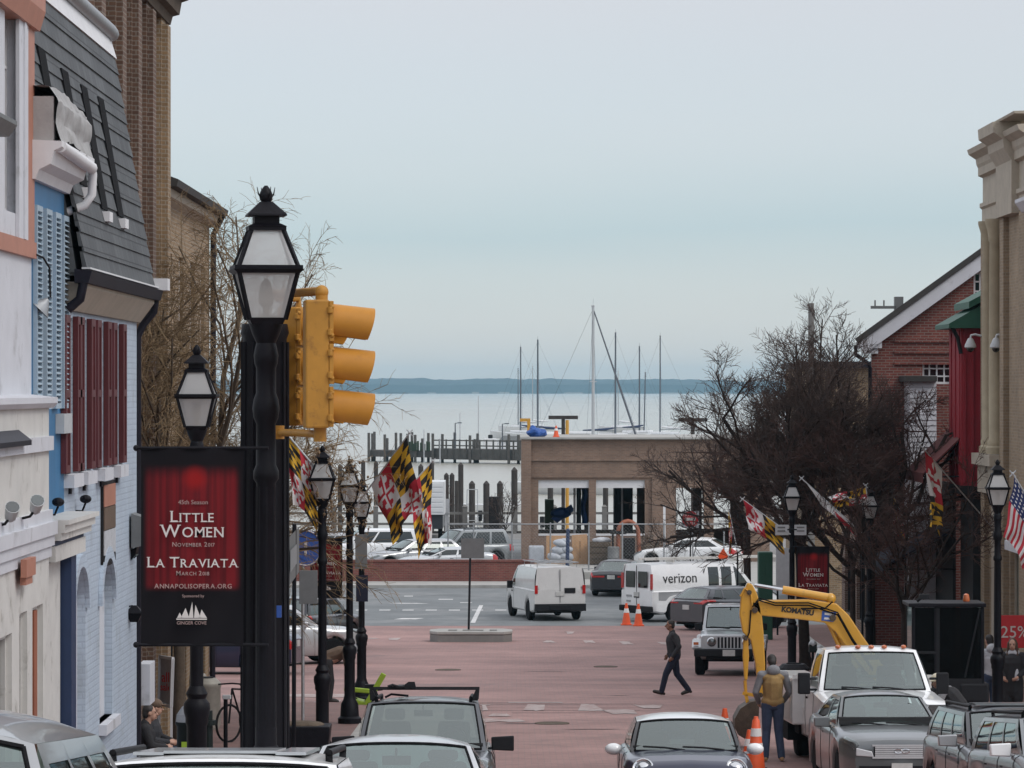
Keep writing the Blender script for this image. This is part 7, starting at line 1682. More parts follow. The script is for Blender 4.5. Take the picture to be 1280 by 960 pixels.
# ================================================================== street lamps, signal, banners, flags
def street_lamp(u, d, label, h=5.2, ground=None, garland=False, rot=0.0, x=None):
    x = gx(u, d) if x is None else x; z0 = gz(d) + .122 if ground is None else ground
    t = T('street_lamp', (x, d, z0), label, 'street lamp', 'black lantern street lamps', rz=rot)
    q = lambda v: z0 + v
    zl = h - .91                                        # foot of the lantern
    mb = MB(); mb.lathe([(.23, 0), (.23, .12), (.185, .16), (.17, .40), (.125, .48), (.105, .56), (.105, 1.26), (.12, 1.30), (.12, 1.35), (.135, 1.40), (.14, 1.45), (.135, 1.50), (.095, 1.55), (.115, 1.60), (.075, 1.68)], (0, 0, 0), 16)
    O('base', mb, M['black_metal'], t, world=False, smooth=35)
    mb = MB(); mb.lathe([(.070, 1.66), (.066, 2.4), (.062, zl - 1.0), (.082, zl - .97), (.082, zl - .92), (.064, zl - .88), (.062, zl - .62), (.08, zl - .58), (.088, zl - .52), (.08, zl - .46), (.064, zl - .42), (.064, zl - .26), (.075, zl - .23), (.08, zl - .18), (.07, zl - .13), (.062, zl - .10), (.09, zl - .04), (.11, zl + .02), (.112, zl + .06)], (0, 0, 0), 14)
    for k in range(8):
        a = 2 * PI * k / 8; mb.bar((.064 * math.cos(a), .064 * math.sin(a), 1.8), (.058 * math.cos(a), .058 * math.sin(a), zl - 1.02), .012)
    O('shaft', mb, M['black_metal'], t, world=False, smooth=35)
    w0, w1, w2 = .23, .385, .205; za, zb, zc = zl + .05, zl + .375, zl + .625
    mb = MB(); mb.frus((0, 0), .20, .235, za - .03, za + .012); mb.frus((0, 0), w1 + .05, w1 + .05, zb - .005, zb + .02); mb.frus((0, 0), w1 + .015, w1 + .07, zb - .03, zb - .006)
    for sx in (-1, 1):
        for sy in (-1, 1):
            mb.bar((sx * w0 / 2, sy * w0 / 2, za), (sx * w1 / 2, sy * w1 / 2, zb), .022); mb.bar((sx * w1 / 2, sy * w1 / 2, zb), (sx * w2 / 2, sy * w2 / 2, zc), .022)
    mb.frus((0, 0), .24, .24, zc - .005, zc + .02); mb.frus((0, 0), .25, .17, zc + .02, zc + .04); mb.frus((0, 0), .16, .16, zc + .04, zc + .09); mb.frus((0, 0), .245, .08, zc + .10, zc + .18)
    mb.frus((0, 0), .25, .245, zc + .088, zc + .10)
    O('lantern_frame', mb, M['black_metal'], t, world=False)
    mb = MB(); mb.lathe([(.035, zc + .17), (.03, zc + .18), (.04, zc + .195), (.045, zc + .225), (.03, zc + .26), (.01, zc + .285)], (0, 0, 0), 12)
    for k in range(4): a = PI / 2 * k + .4; mb.tube([(.03 * math.cos(a), .03 * math.sin(a), zc + .20), (.055 * math.cos(a), .055 * math.sin(a), zc + .23), (.065 * math.cos(a), .065 * math.sin(a), zc + .275)], [.007, .005, .002], 5)
    O('finial', mb, M['black_metal'], t, world=False, smooth=40)
    for (wa, wb_, z1, z2, nm) in ((w0 - .012, w1 - .012, za + .012, zb - .03, 'lower_pane'), (w1 - .012, w2 - .006, zb + .02, zc - .005, 'upper_pane')):
        mb = MB()
        for k in range(4):
            r_ = Matrix.Rotation(PI / 2 * k, 3, 'Z'); mb.add([r_ @ V(p) for p in ((-wa / 2, -wa / 2, z1), (wa / 2, -wa / 2, z1), (wb_ / 2, -wb_ / 2, z2), (-wb_ / 2, -wb_ / 2, z2))], [(0, 1, 2, 3)])
        O(nm, mb, M['lamp_glass'], t, world=False)
    mb = MB(); mb.lathe([(.02, za + .01), (.022, za + .08), (.045, za + .10), (.05, za + .16), (.03, za + .24), (.01, za + .26)], (0, 0, 0), 10); mb.lathe([(.09, za + .008), (.03, za + .03)], (0, 0, 0), 10); O('burner', mb, M['stone_trim'], t, world=False, smooth=40)
    if garland:
        rg = random.Random(int(u)); mb = MB()
        for k in range(110):
            a = rg.random() * 2 * PI; zz_ = zl - .55 + rg.random() * 1.45; f_ = (zz_ - zl) / .38; r0 = .13 if f_ < 0 else (.14 + .10 * min(1, f_) if f_ < 1 else .24 - .12 * min(1, (f_ - 1)))
            p = V((r0 * math.cos(a) * 1.1, r0 * math.sin(a) * 1.1, zz_)); dv = V((rg.gauss(0, 1), rg.gauss(0, 1), rg.gauss(0, 1.2))).normalized() * (.08 + .10 * rg.random())
            mb.tube([p, p + dv * .5 + V((0, 0, .01)), p + dv], .005, 3, cap=False)
            if k % 2 == 0: mb.ball(p + dv * .6, .016 + .016 * rg.random(), 5, 4)
        for k in range(4):
            pts = [(.25 * math.cos(PI / 2 * k + .78 + .5 * math.sin(i * .9)) * (.6 + .4 * math.sin(PI * i / 8)), .25 * math.sin(PI / 2 * k + .78 + .5 * math.sin(i * .9)) * (.6 + .4 * math.sin(PI * i / 8)), zl + .05 + .09 * i) for i in range(9)]; mb.tube(pts, .006, 4)
        O('garland', mb, M['tan_leaf'], t, world=False)
    return t
BIG = 23.6
big_lamp = street_lamp(332.5, BIG, 'nearest and largest black lantern lamp, left foreground in front of the thick signal pole', ground=zz(232, BIG) - 5.27, h=5.27, rot=R(9))
street_lamp(246, 38.5, 'black lantern lamp rising behind the top of the large red opera banner', ground=zz(425, 38.5) - 5.3, h=5.25)
street_lamp(403, 59, 'garlanded lantern lamp just right of the signal pole, the nearest of three', garland=True, ground=zz(553, 59) - 5.25)
L3 = street_lamp(437, 72, 'garlanded lantern lamp with the small opera banner, middle of three', garland=True, ground=zz(573, 72) - 5.2)
street_lamp(452, 82, 'garlanded lantern lamp farthest right and smallest of the left three', garland=True, ground=zz(598, 82) - 5.0, h=5.0)
street_lamp(990, 90, 'black lantern lamp with two street name plates and opera banner on the right', ground=zz(594, 90) - 5.2)
street_lamp(1087, 93.6, 'black lantern lamp among the right trees, between the name-plate lamp and the nearest one', ground=zz(606, 93.6) - 4.9, h=4.9)
street_lamp(1247, 69, 'black lantern lamp at the right edge beside the striped flag', ground=zz(571, 69) - 5.25)

# --- traffic signal: thick pole and two yellow heads seen from the side
SD = 24.3; sx_ = gx(331, SD)
sp_ = T('traffic_signal', (sx_, SD, gz(SD) + .12), 'thick black signal pole with two yellow three-light heads facing right', 'traffic signal')
mb = MB(); zt_ = zz(405, SD)
prof = [(.30, gz(SD) + .12), (.30, gz(SD) + .5), (.20, gz(SD) + .62), (.155, gz(SD) + .8), (.145, zt_ - .1), (.16, zt_ - .06), (.15, zt_)]
mb.lathe(prof, (sx_, SD, 0), 20)
for k in range(12): a = 2 * PI * k / 12; mb.tube([(sx_ + .150 * math.cos(a), SD + .150 * math.sin(a), gz(SD) + .9), (sx_ + .145 * math.cos(a), SD + .145 * math.sin(a), zt_ - .12)], .016, 5)
O('pole', mb, M['black_metal'], sp_, smooth=40)
def signal_head(uc, v0, v1, d, yaw, lab):
    s = FPX / d; x = gx(uc, d); z1, z0 = zz(v0, d), zz(v1, d); Hh = z1 - z0; n = 3
    R_ = Matrix.Rotation(yaw, 3, 'Z'); o = V((x, d, 0))
    def G(px, py, pz): return o + R_ @ V((px, py, 0)) + V((0, 0, pz))           # local +x is where the lights face
    hd = MB()
    hd.obox(G(-.03, 0, (z0 + z1) / 2), R_ @ V((.075, 0, 0)), R_ @ V((0, .115, 0)), (0, 0, Hh / 2))
    h_ = O('signal_head', hd, M['signal_yellow'], sp_, bevel=.012)
    for k in range(3):
        zc = z0 + Hh * (k + .5) / 3
        mb = MB(); mb.obox(G(.058, 0, zc), R_ @ V((.014, 0, 0)), R_ @ V((0, .118, 0)), (0, 0, Hh / 6 - .008))
        for dz in (-.07, .07): mb.tube([G(.05, -.122, zc + dz - .02), G(.05, -.122, zc + dz + .02)], .018, 8)
        mb.ball(G(.062, -.122, zc + .09), .015, 8, 6); mb.ball(G(.062, -.122, zc - .09), .015, 8, 6)
        O('door', mb, M['signal_yellow'], h_, bevel=.006)
        mb = MB(); L = .275; ro = .113
        def vis(a, c, r_):                                 # tunnel visor, drooping a little, cut away below
            th = R(-52) + R(284) * a; return G(.07 + L * c * (1 - .22 * abs(math.sin((th - PI / 2) / 2)) ** 3), r_ * math.cos(th), zc + r_ * math.sin(th) - .05 * c * .6)
        mb.grid(lambda a, c: vis(a, c, ro), 28, 3); mb.grid(lambda a, c: vis(1 - a, c, ro - .006), 28, 3)
        mb.grid(lambda a, c: vis(a, 1, ro - .006 * c), 28, 1); O('visor', mb, M['signal_deep'], h_, smooth=50)
        mb = MB(); lens = [G(.076, .095 * math.cos(q * PI / 10), zc + .095 * math.sin(q * PI / 10)) for q in range(20)]; mb.prism(lens, R_ @ V((.006, 0, 0))); O('lens', mb, M[('sign_green', 'amber_lens', 'red_lens')[k]], h_)
    return h_
signal_head(401, 375, 535, 23.5, R(8), '')
signal_head(373, 384, 532, 24.55, R(-22), '')
mb = MB(); p = at(402, 372, 23.5); mb.tube([at(335, 368, 24.2), at(372, 366, 23.8), at(400, 364, 23.5)], .028, 8); mb.ball(at(402, 365, 23.5), .045); mb.tube([at(402, 366, 23.5), at(402, 376, 23.5)], .04, 8); mb.tube([at(345, 373, 24.4), at(373, 373, 24.5), at(373, 385, 24.5)], .024, 8)
mb.tube([at(345, 541, 24.0), at(372, 541, 23.8), at(398, 543, 23.5)], .024, 8); mb.tube([at(400, 535, 23.5), at(400, 552, 23.5)], .042, 8); mb.lathe([(.055, zz(550, 23.5)), (.055, zz(533, 23.5))], (at(345, 541, 24.0).x, 24.0, 0), 10); O('bracket', mb, M['signal_yellow'], sp_, smooth=50)
mb = MB(); mb.box(at(340, 772, 24.08), at(352, 757, 24.12)); O('push_button', mb, M['sign_blue'], sp_)

# --- banners
SERIF = {'L': 'tb0 b1', 'I': 'tb5', 'T': 'b5 t0 t1', 'E': 'tb0', 'W': 't0 t1', 'M': 'tb0 tb1', 'N': 'tb0 t1', 'A': 'b0 b1', 'R': 'tb0 b1', 'V': 't0 t1'}
def caps(mb, words, big, x0, z, y, mi=0, k=.80, sp=1.04, serif=0):   # small capitals, centred on x0, with slab serifs
    pieces = []; w = 0
    for wd_ in words.split(' '):
        for i, ch in enumerate(wd_):
            s = big if i == 0 else big * k
            vs, fs = text_mesh(ch, s, align='LEFT', bold=s * .006); x_a, x_b = min(v.x for v in vs), max(v.x for v in vs); hh = max(v.y for v in vs)
            pieces.append((w - x_a, vs, fs, ch, x_a, x_b, hh, s)); w += x_b - x_a + s * .13 * sp
        w += big * .28
    w -= big * .28
    for o_, vs, fs, ch, x_a, x_b, hh, s in pieces:
        mb.add([(x0 - w / 2 + o_ + v.x, y + v.z, z + v.y) for v in vs], fs)
        if serif:
            for tok in SERIF.get(ch, '').split():
                fr_ = {'0': .04 if ch in 'AVW' else .10, '1': .96 if ch in 'AVW' else .90, '5': .5}[tok[-1]]; cx = x0 - w / 2 + o_ + lerp(x_a, x_b, fr_) if x_b - x_a > s * .12 else x0 - w / 2 + o_ + (x_a + x_b) / 2
                for q in tok[:-1]: zc_ = z + (hh - s * .022 if q == 't' else s * .022); mb.box((cx - s * .10, y - .0025, zc_ - s * .022), (cx + s * .10, y + .0025, zc_ + s * .022))
def banner(x, y, zt, W, Hh, label, side=1, rz=0, detail=True, group='red opera banners on lamp posts', lx=0):
    # hangs from two rods; origin at the middle of its top edge
    t = T('opera_banner', (x, y, zt), label, 'banner', group, rz=rz)
    wv = lambda a, c: .018 * math.sin(a * 7 + c * 3) * math.sin(PI * c) + .010 * math.sin(a * 15 + c * 9)
    mb = MB(); mb.grid(lambda a, c: (-W / 2 + W * a, wv(a, c), -Hh * c), 40, 70); mb.grid(lambda a, c: (W / 2 - W * a, wv(1 - a, c) + .006, -Hh * c), 28, 40)
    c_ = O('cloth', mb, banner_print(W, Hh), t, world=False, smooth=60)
    for z in (0, -Hh):
        mb = MB(); mb.tube([(-W / 2 - .03, .003, z), (W / 2 + .16 * (1 if side > 0 else 0), .003, z)], .012, 6)
        if side < 0: mb.tube([(-W / 2 - .16, .003, z), (-W / 2, .003, z)], .012, 6)
        mb.ball((-W / 2 - .03, .003, z), .02, 8, 6); O('rod', mb, M['black_metal'], t, world=False)
    k = W / .67; yy = -.030
    mb = MB(); hz_ = lambda f_: -Hh * f_
    caps(mb, 'LITTLE', .105 * k, .01 * k, hz_(.375), yy, serif=1); caps(mb, 'WOMEN', .118 * k, .01 * k, hz_(.452), yy, serif=1); caps(mb, 'LA TRAVIATA', .098 * k, .012 * k, hz_(.605), yy, serif=1)
    O('lettering', mb, M['lettering'], c_, world=False)
    mb = MB(); caps(mb, 'NOVEMBER 2017', .042 * k, .015 * k, hz_(.500), yy, sp=1.1); caps(mb, 'MARCH 2018', .042 * k, .01 * k, hz_(.646), yy, sp=1.1); caps(mb, 'ANNAPOLISOPERA.ORG', .044 * k, .012 * k, hz_(.712), yy, k=.95, sp=1.08)
    if detail:
        text(mb, '45th Season', .040 * k, (0.01 * k, yy, hz_(.285))); text(mb, 'Sponsored by', .026 * k, (0.01 * k, yy, hz_(.757)))
    O('small_lettering', mb, M['lettering_dim'], c_, world=False)
    mb = MB(); z0 = hz_(.862)
    for (x0, x1, hh, sk) in ((-.095, -.06, .035, .5), (-.07, -.015, .065, .55), (-.02, .012, .105, .75), (.016, .06, .085, .2), (.05, .10, .055, .3)):
        mb.prism([(x0 * k, yy, z0), (x1 * k, yy, z0), ((x0 + (x1 - x0) * sk) * k, yy, z0 + hh * k)], (0, .003, 0))
    mb.prism([(-.10 * k, yy, z0 - .012 * k), (.10 * k, yy, z0 - .012 * k), (.10 * k, yy, z0 - .004 * k), (-.10 * k, yy, z0 - .004 * k)], (0, .003, 0)); O('sail_emblem', mb, M['lettering'], c_, world=False)
    if detail: mb = MB(); text(mb, 'GINGER COVE', .030 * k, (0, yy, hz_(.895)), spacing=1.0); O('emblem_lettering', mb, M['lettering_dim'], c_, world=False)
    return t
s0 = FPX / 23.5
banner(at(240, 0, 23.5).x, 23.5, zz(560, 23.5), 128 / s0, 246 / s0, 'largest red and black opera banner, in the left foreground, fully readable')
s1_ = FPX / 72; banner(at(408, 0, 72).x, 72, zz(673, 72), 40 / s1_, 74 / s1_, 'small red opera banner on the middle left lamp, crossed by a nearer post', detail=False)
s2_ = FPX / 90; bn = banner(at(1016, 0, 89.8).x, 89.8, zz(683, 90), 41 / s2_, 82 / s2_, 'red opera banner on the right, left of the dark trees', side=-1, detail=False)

# --- signs on and by the lamps
def sign_poly(nm, pts, th, m_, loc, lab, cat, pole=None, group=None):
    t = T(nm, loc, lab, cat, group); mb = MB(); mb.prism(pts, (0, th, 0)); O('sign_plate', mb, M[m_], t)
    if pole: mb = MB(); mb.tube(pole, .03, 8); O('pole', mb, M['black_metal'], t)
    return t
for (u0, u1, v0, v1, d, m_, lab) in ((374, 397, 713, 755, 57, 'sign_back', 'blank grey sign back low on the nearest garlanded lamp'), (444, 459, 668, 711, 81.5, 'sign_back', 'blank grey sign back on the farthest garlanded lamp'), (445, 460, 719, 752, 81.4, 'navy_cloth', 'dark blue sign below the grey one on the farthest garlanded lamp')):
    mb = MB(); mb.box(at(u0, v1, d), at(u1, v0, d + .012)); t = T('street_sign', at((u0 + u1) / 2, v1, d), lab, 'sign', 'plain signs on the left lamps'); O('sign_plate', mb, M[m_], t, bevel=.02)
    mb = MB(); c_ = at((u0 + u1) / 2, (v0 + v1) / 2, d + .02); mb.box(c_ + V((-.03, 0, -.05)), c_ + V((.12, .10, .05))); O('clamp', mb, M['black_metal'], t)
t = T('parking_sign', at(371, 720, 50), 'grey edge-on street sign on a thin post by the signal pole', 'sign'); mb = MB()
mb.prism([at(361, 672, 49), at(374, 658, 52), at(374, 715, 52), at(361, 733, 49)], (0, .012, 0)); O('sign_plate', mb, M['sign_back'], t)
mb = MB(); mb.prism([at(363, 688, 48.97), at(371, 680, 50.8), at(371, 704, 50.8), at(363, 716, 48.97)], (0, .004, 0)); O('symbol', mb, M['steel'], t)
mb = MB(); mb.tube([(gx(367, 51), 51, gz(51)), (gx(368, 51), 51, zz(655, 51))], .03, 8); O('pole', mb, M['black_metal'], t)
t = T('round_blue_sign', at(386, 685, 66), 'round blue sign half hidden behind the nearest garlanded lamp', 'sign'); mb = MB(); c_ = at(382, 685, 66); r_ = .30
mb.prism([c_ + V((r_ * math.cos(q * PI / 14), 0, r_ * 1.1 * math.sin(q * PI / 14))) for q in range(28)], (0, .012, 0)); O('sign_plate', mb, M['sign_blue'], t)
mb = MB(); mb.tube([c_ + V(((r_ - .02) * math.cos(q * PI / 14), -.004, (r_ * 1.1 - .02) * math.sin(q * PI / 14))) for q in range(29)], .012, 5, cap=False); mb.box(c_ + V((-.02, -.006, -.12)), c_ + V((.02, -.001, .12))); O('rim', mb, M['lettering'], t)
mb = MB(); mb.tube([(c_.x - .05, 66.03, gz(66)), (c_.x - .05, 66.03, c_.z + .3)], .03, 8); O('pole', mb, M['steel'], t)
d = 90
t = T('street_name_sign', at(990, 670, d), 'pair of pale street name plates on the right lamp above the banner', 'sign')
for (u0, u1, dy) in ((969, 986, -.1), (993, 1008, -.1)): mb = MB(); mb.box(at(u0, 669, d + dy), at(u1, 656, d + dy + .012)); O('sign_plate', mb, M['pvc'], t, bevel=.004)
mb = MB()
for u0 in (972, 996): 
    for v in (660, 664.5): mb.box(at(u0, v, d - .112) , at(u0 + 9.5, v - 1.6, d - .108))
O('name_lettering', mb, M['sign_back'], t)
mb = MB(); mb.tube([at(984, 662, d - .08), at(996, 662, d - .08)], .03, 6); O('clamp', mb, M['black_metal'], t)
d = 150; t = T('no_entry_sign', at(863, 700, d), 'red square do not enter sign on a thin post before the quay', 'road sign')
z1 = zz(640, d); c_ = at(863, 649, d); w_ = .35
mb = MB(); mb.box(c_ + V((-w_, 0, -w_)), c_ + V((w_, .012, w_))); O('sign_plate', mb, M['light_cloth'], t)
mb = MB(); mb.prism([c_ + V((.33 * math.cos(q * PI / 16), -.004, .33 * math.sin(q * PI / 16))) for q in range(32)], (0, .003, 0)); O('disc', mb, M['sign_red'], t)
mb = MB(); mb.box(c_ + V((-.22, -.010, -.06)), c_ + V((.22, -.005, .06))); text(mb, 'DO NOT', .14, c_ + V((0, -.008, .12))); text(mb, 'ENTER', .14, c_ + V((0, -.008, -.22))); O('lettering', mb, M['lettering'], t)
mb = MB(); mb.tube([(c_.x, d + .04, 0), (c_.x, d + .04, c_.z + .3)], .03, 8); O('pole', mb, M['black_metal'], t)
d = 74.5; t = T('sale_sign', at(1268, 800, d), 'red shop sale sign reading 25% at the right edge', 'sign'); mb = MB(); mb.box(at(1249, 810, d), at(1285, 769, d + .03)); pl_ = O('panel', mb, M['sign_red'], t)
mb = MB(); text(mb, '25%', .34, at(1250.5, 797, d - .008), align='LEFT', ext=.003); O('lettering', mb, M['lettering'], pl_)
mb = MB(); mb.tube([at(1268, 769, d + .05), (gx(1268, d), d + .05, gz(d) + .13)], .025, 6); mb.box(at(1252, 860, d) * 1, (at(1252, 860, d) + V((.45, .02, .02)))); O('stand', mb, M['black_metal'], t)

# --- flags
def md_flag(u, v):                       # u along the fly from the pole, v from the top of the hoist; returns gold 0 black 1 red 2 white 3
    qx, qy = int(u * 2), int(v * 2); lu, lv = (u * 2) % 1, (v * 2) % 1
    if (qx + qy) % 2 == 0:
        st = int(lu * 6) % 2
        if abs(lv - lu) < .17: st = 1 - st
        return st
    x, y = lu - .5, lv - .5; rw = (int(lu * 2) + int(lv * 2)) % 2
    cross = (abs(x) < .075 and abs(y) < .36) or (abs(y) < .075 and abs(x) < .36)
    for (a, b_) in ((.37, 0), (-.37, 0), (0, .37), (0, -.37)):
        px = b_; 
        for (ox, oy) in ((0, 0), (.10 if a == 0 else -math.copysign(.06, a), .10 if b_ == 0 else -math.copysign(.06, b_)), (-.10 if a == 0 else -math.copysign(.06, a), -.10 if b_ == 0 else -math.copysign(.06, b_))):
            if (x - a - ox) ** 2 + (y - b_ - oy) ** 2 < .0065: cross = True
    return 2 + (rw ^ (1 if cross else 0))
def us_flag(u, v):
    if u < .4 and v < 7 / 13:
        gu, gv = (u / .4 * 6) % 1 - .5, (v / (7 / 13) * 5) % 1 - .5
        return 2 if gu * gu + gv * gv < .05 else 0
    return 1 if int(v * 13) % 2 == 0 else 2
MD = ['flag_gold', 'flag_black', 'flag_red', 'flag_white']; US = ['flag_blue', 'flag_red', 'flag_white']
def flag(label, base, tip, size, fly, pat=md_flag, mats=MD, gather=.3, seed=1, hoist0=.06, curl=.0, group='state flags on lamp brackets', n=(84, 64), fold=.06, cat='flag', pole_m='pvc', twist=0.0, pin=.5, sh=.0, post=False):
    base, tip = V(base), V(tip); ax = (tip - base).normalized(); hl, fl = size; fly = V(fly).normalized()
    side = ax.cross(fly).normalized(); t = T('flag', base, label, cat, group)
    mb = MB(); mb.tube([base, tip], [.018, .014], 8); mb.ball(tip, .03, 8, 6)
    for k in range(2): mb.bar(tip + side * .001 - V((.06 if k else -.06, 0, .06)), tip + V((.06 if k else -.06, 0, .06)), .02)
    O('flagpole', mb, M[pole_m], t)
    if post: mb = MB(); mb.tube([base, (base.x, base.y, gz(base.y))], .03, 6); O('stand_post', mb, M['black_metal'], t)
    L0 = (tip - base).length
    def P_(u, v):
        g_ = 1 - gather * u ** .8                       # the free end falls in folds and narrows
        p = tip - ax * (hoist0 + hl * (pin + (v - pin) * g_)) + fly * fl * u * (1 - sh * u) * (1 - .10 * math.sin(PI * v) * u)
        p = p + V((0, 0, -1)) * curl * fl * u * u * (v - .2)
        w_ = fold * (math.sin(v * 9 + u * 5 + seed) + .6 * math.sin(v * 17 - u * 4 + seed * 2) + twist * math.sin(u * 8 + seed)) * (.15 + u)
        return p + side * w_ + ax * .02 * math.sin(u * 11 + seed)
    mb = MB(); mb.grid(P_, *n, mfn=pat); O('cloth', mb, [M[m_] for m_ in mats], t, smooth=70)
    return t
d = 80; s_ = d / FPX
flag('large drooping state flag, fully spread, left of the second one by the lamps', at(444, 634, 72), at(512, 541, 71), (1.36, 1.75), (.36, -.1, -.93), gather=.22, seed=2, fold=.07, hoist0=.12, pin=.9, sh=.28)
flag('smaller gathered state flag hanging just right of the large drooping one', at(484, 640, 83), at(541, 576, 83), (.80, 1.75), (.06, .0, -1), gather=.45, seed=5, fold=.07, hoist0=.02)
flag('state flag mostly hidden behind the signal pole, gold and black edge showing', at(400, 592, 59), at(350, 532, 59), (.85, 1.15), (.10, .0, -1), gather=.3, seed=3, fold=.05, hoist0=.05)
flag('state flag with red and white cross hanging straight on the tan building pole', at(1246, 666, 91.2), at(1150, 556, 87), (1.15, 1.95), (.06, 0, -1), gather=.45, seed=4, fold=.08, hoist0=.30, pin=.4, sh=.1, pat=lambda u, v: md_flag(u * .9, .5 + v * .499))
flag('furled red and white flag wrapped along a slanting white pole on the right', at(1078, 667, 92), at(1002, 598, 92), (1.45, .55), (.5, 0, -.85), gather=.2, seed=6, fold=.05, hoist0=.15, post=True, pat=lambda u, v: 1 if (u < .35 and v > .25) else (0 if v > .55 else 1), mats=['flag_red', 'flag_white'])
flag('gold and red state flag blown sideways between two right lamps', at(1086, 632, 93.4), at(1082, 607, 93.4), (.42, 1.0), (-1, 0, -.22), gather=.2, seed=7, fold=.07, hoist0=.02)
flag('crumpled state flag in gold and red hanging before the dark branches', at(988, 668, 89.9), at(928, 624, 90), (1.15, .85), (.12, 0, -1), gather=.05, seed=8, fold=.13, hoist0=.05, twist=.9, sh=.2, pat=lambda u, v: md_flag((u * .5 + .5) % 1, v))
flag('narrow gold state flag hanging limp left of the crumpled one', at(922, 690, 128), at(910, 632, 128), (.8, 1.3), (-.02, 0, -1), gather=.7, seed=9, fold=.06, hoist0=.02, post=True)
flag('state flag glimpsed through branches left of the tan building', at(1132, 655, 99), at(1108, 600, 99), (1.2, 1.2), (.1, 0, -1), gather=.3, seed=10, fold=.1, hoist0=.02, twist=.5, post=True)
flag('striped stars flag cut by the right picture edge beside the lamp', at(1318, 676, 70), at(1266, 592, 70), (1.15, 1.05), (-.30, 0, -.95), gather=.35, seed=3, fold=.06, hoist0=.05, pat=us_flag, mats=US, group=None)

# ================================================================== trees
def grow(mb, tw, rg, p, dv, L, r, lev, maxl, P):
    seg = 4 if lev < 2 else 3; pts = [p]; rs = [r]; q = p.copy(); v = dv.copy()
    for i in range(seg):
        v = (v + V((rg.gauss(0, P['wob']), rg.gauss(0, P['wob']), rg.gauss(0, P['wob']) + P['up'](lev)))).normalized(); q = q + v * L / seg; pts.append(q.copy()); rs.append(r * (1 - .42 * (i + 1) / seg))
    (mb if lev < 3 else tw).tube(pts, rs, 7 if lev == 0 else (5 if lev < 3 else 3), cap=False)
    if lev >= maxl: return
    nk = P['kids'][lev]
    for k in range(nk):
        f_ = P['from'] + (1 - P['from']) * (k + rg.random()) / nk if lev else .35 + .65 * (k + rg.random()) / nk
        f_ = min(.999, f_); i = min(seg - 1, int(f_ * seg)); a = f_ * seg - i
        s = pts[i].lerp(pts[i + 1], a); base = (pts[i + 1] - pts[i]).normalized()
        ang = R(P['ang'] + rg.gauss(0, 10)); az = rg.random() * 2 * PI if lev else 2 * PI * (k / nk) + rg.gauss(0, .4)
        x = base.orthogonal().normalized(); y = base.cross(x); nv = base * math.cos(ang) + (x * math.cos(az) + y * math.sin(az)) * math.sin(ang)
        grow(mb, tw, rg, s, nv, L * P['len'] * (1.15 - .45 * f_) * (.8 + .4 * rg.random()), max(P['rmin'], rs[i] * P['rad']), lev + 1, maxl, P)
def tree(label, x, d, H, P, seed, bark, twig, trunk_h, r, group=None, z=None, lean=(0, 0)):
    z = gz(d) if z is None else z; t = T('bare_tree', (x, d, z), label, 'tree', group); rg = random.Random(seed)
    mb, tw = MB(), MB(); b0 = V((x, d, z)); top = b0 + V((lean[0], lean[1], trunk_h))
    mb.tube([b0, b0 + V((lean[0] * .2, lean[1] * .2, trunk_h * .1)), b0.lerp(top, .5), top], [r * 1.5, r, r * .85, r * .75], 9, cap=False)
    nk = P['kids'][0]
    for k in range(nk):
        az = 2 * PI * k / nk + rg.gauss(0, .3); ang = R(P['ang0'] + rg.gauss(0, 9)) * (1 if k else .25); dv = V((math.sin(ang) * math.cos(az), math.sin(ang) * math.sin(az), math.cos(ang)))
        grow(mb, tw, rg, top - V((0, 0, rg.random() * trunk_h * .25)), dv, (H - trunk_h) * P['l0'] * (.85 + .3 * rg.random()), r * .55, 1, P['max'], P)
    O('trunk', mb, M[bark], t, smooth=60); O('crown', tw, M[twig], t)
    return t
BARE = dict(kids=[8, 6, 7, 6, 4, 3], wob=.17, up=lambda l: .10 if l < 3 else .05, ang=40, len=.58, rad=.58, rmin=.0065, ang0=36, l0=.66, max=5)
BARE['from'] = .2
B1 = dict(BARE); B1.update(l0=.60, ang0=44, up=lambda l: .16 if l < 3 else .08, kids=[9, 7, 7, 6, 5, 3])
tree('largest bare dark tree on the right, its spreading crown against bay and sky', gx(1008, 99), 99, 10.3, B1, 21, 'bark', 'twig', 3.5, .16, 'bare street trees on the right', lean=(-.2, 0))
B2 = dict(BARE); B2.update(ang0=50, l0=.62, kids=[8, 6, 6, 5, 4, 3], rmin=.0075, up=lambda l: .13 if l < 3 else .06)
tree('wide bare tree reaching across the right half of the unfinished building', gx(934, 142), 142, 9.2, B2, 5, 'bark', 'twig', 3.4, .16, 'bare street trees on the right')
tree('dense reddish bare tree before the brick gable on the right', gx(1088, 97), 97, 8.8, B2, 33, 'bark', 'twig_red', 3.2, .15, 'bare street trees on the right')
B3 = dict(BARE); B3.update(kids=[6, 5, 5, 5, 4, 3], ang0=40, l0=.62, max=5)
tree('slender bare tree beside the tan building awnings', gx(1130, 90.5), 90.5, 6.6, B3, 44, 'bark', 'twig_red', 2.2, .09, 'bare street trees on the right')
tree('thin bare street tree with few twigs left of the dense reddish one', gx(1066, 95), 95, 7.4, dict(B3, kids=[5, 5, 5, 4, 3, 3]), 51, 'bark', 'twig', 3.0, .085, 'bare street trees on the right')
WIL = dict(kids=[9, 8, 8, 7, 6], wob=.16, up=lambda l: .16 if l < 2 else (.05 if l < 4 else -.12), ang=38, len=.52, rad=.52, rmin=.0042, ang0=30, l0=.74, max=5); WIL['from'] = .12
tree('tan twigged bare tree behind the left lamps and slate roof', gx(224, 62), 62, 9.6, dict(WIL, kids=[8, 7, 8, 6, 5], ang0=27), 8, 'bark_tan', 'twig_tan', 2.6, .12)
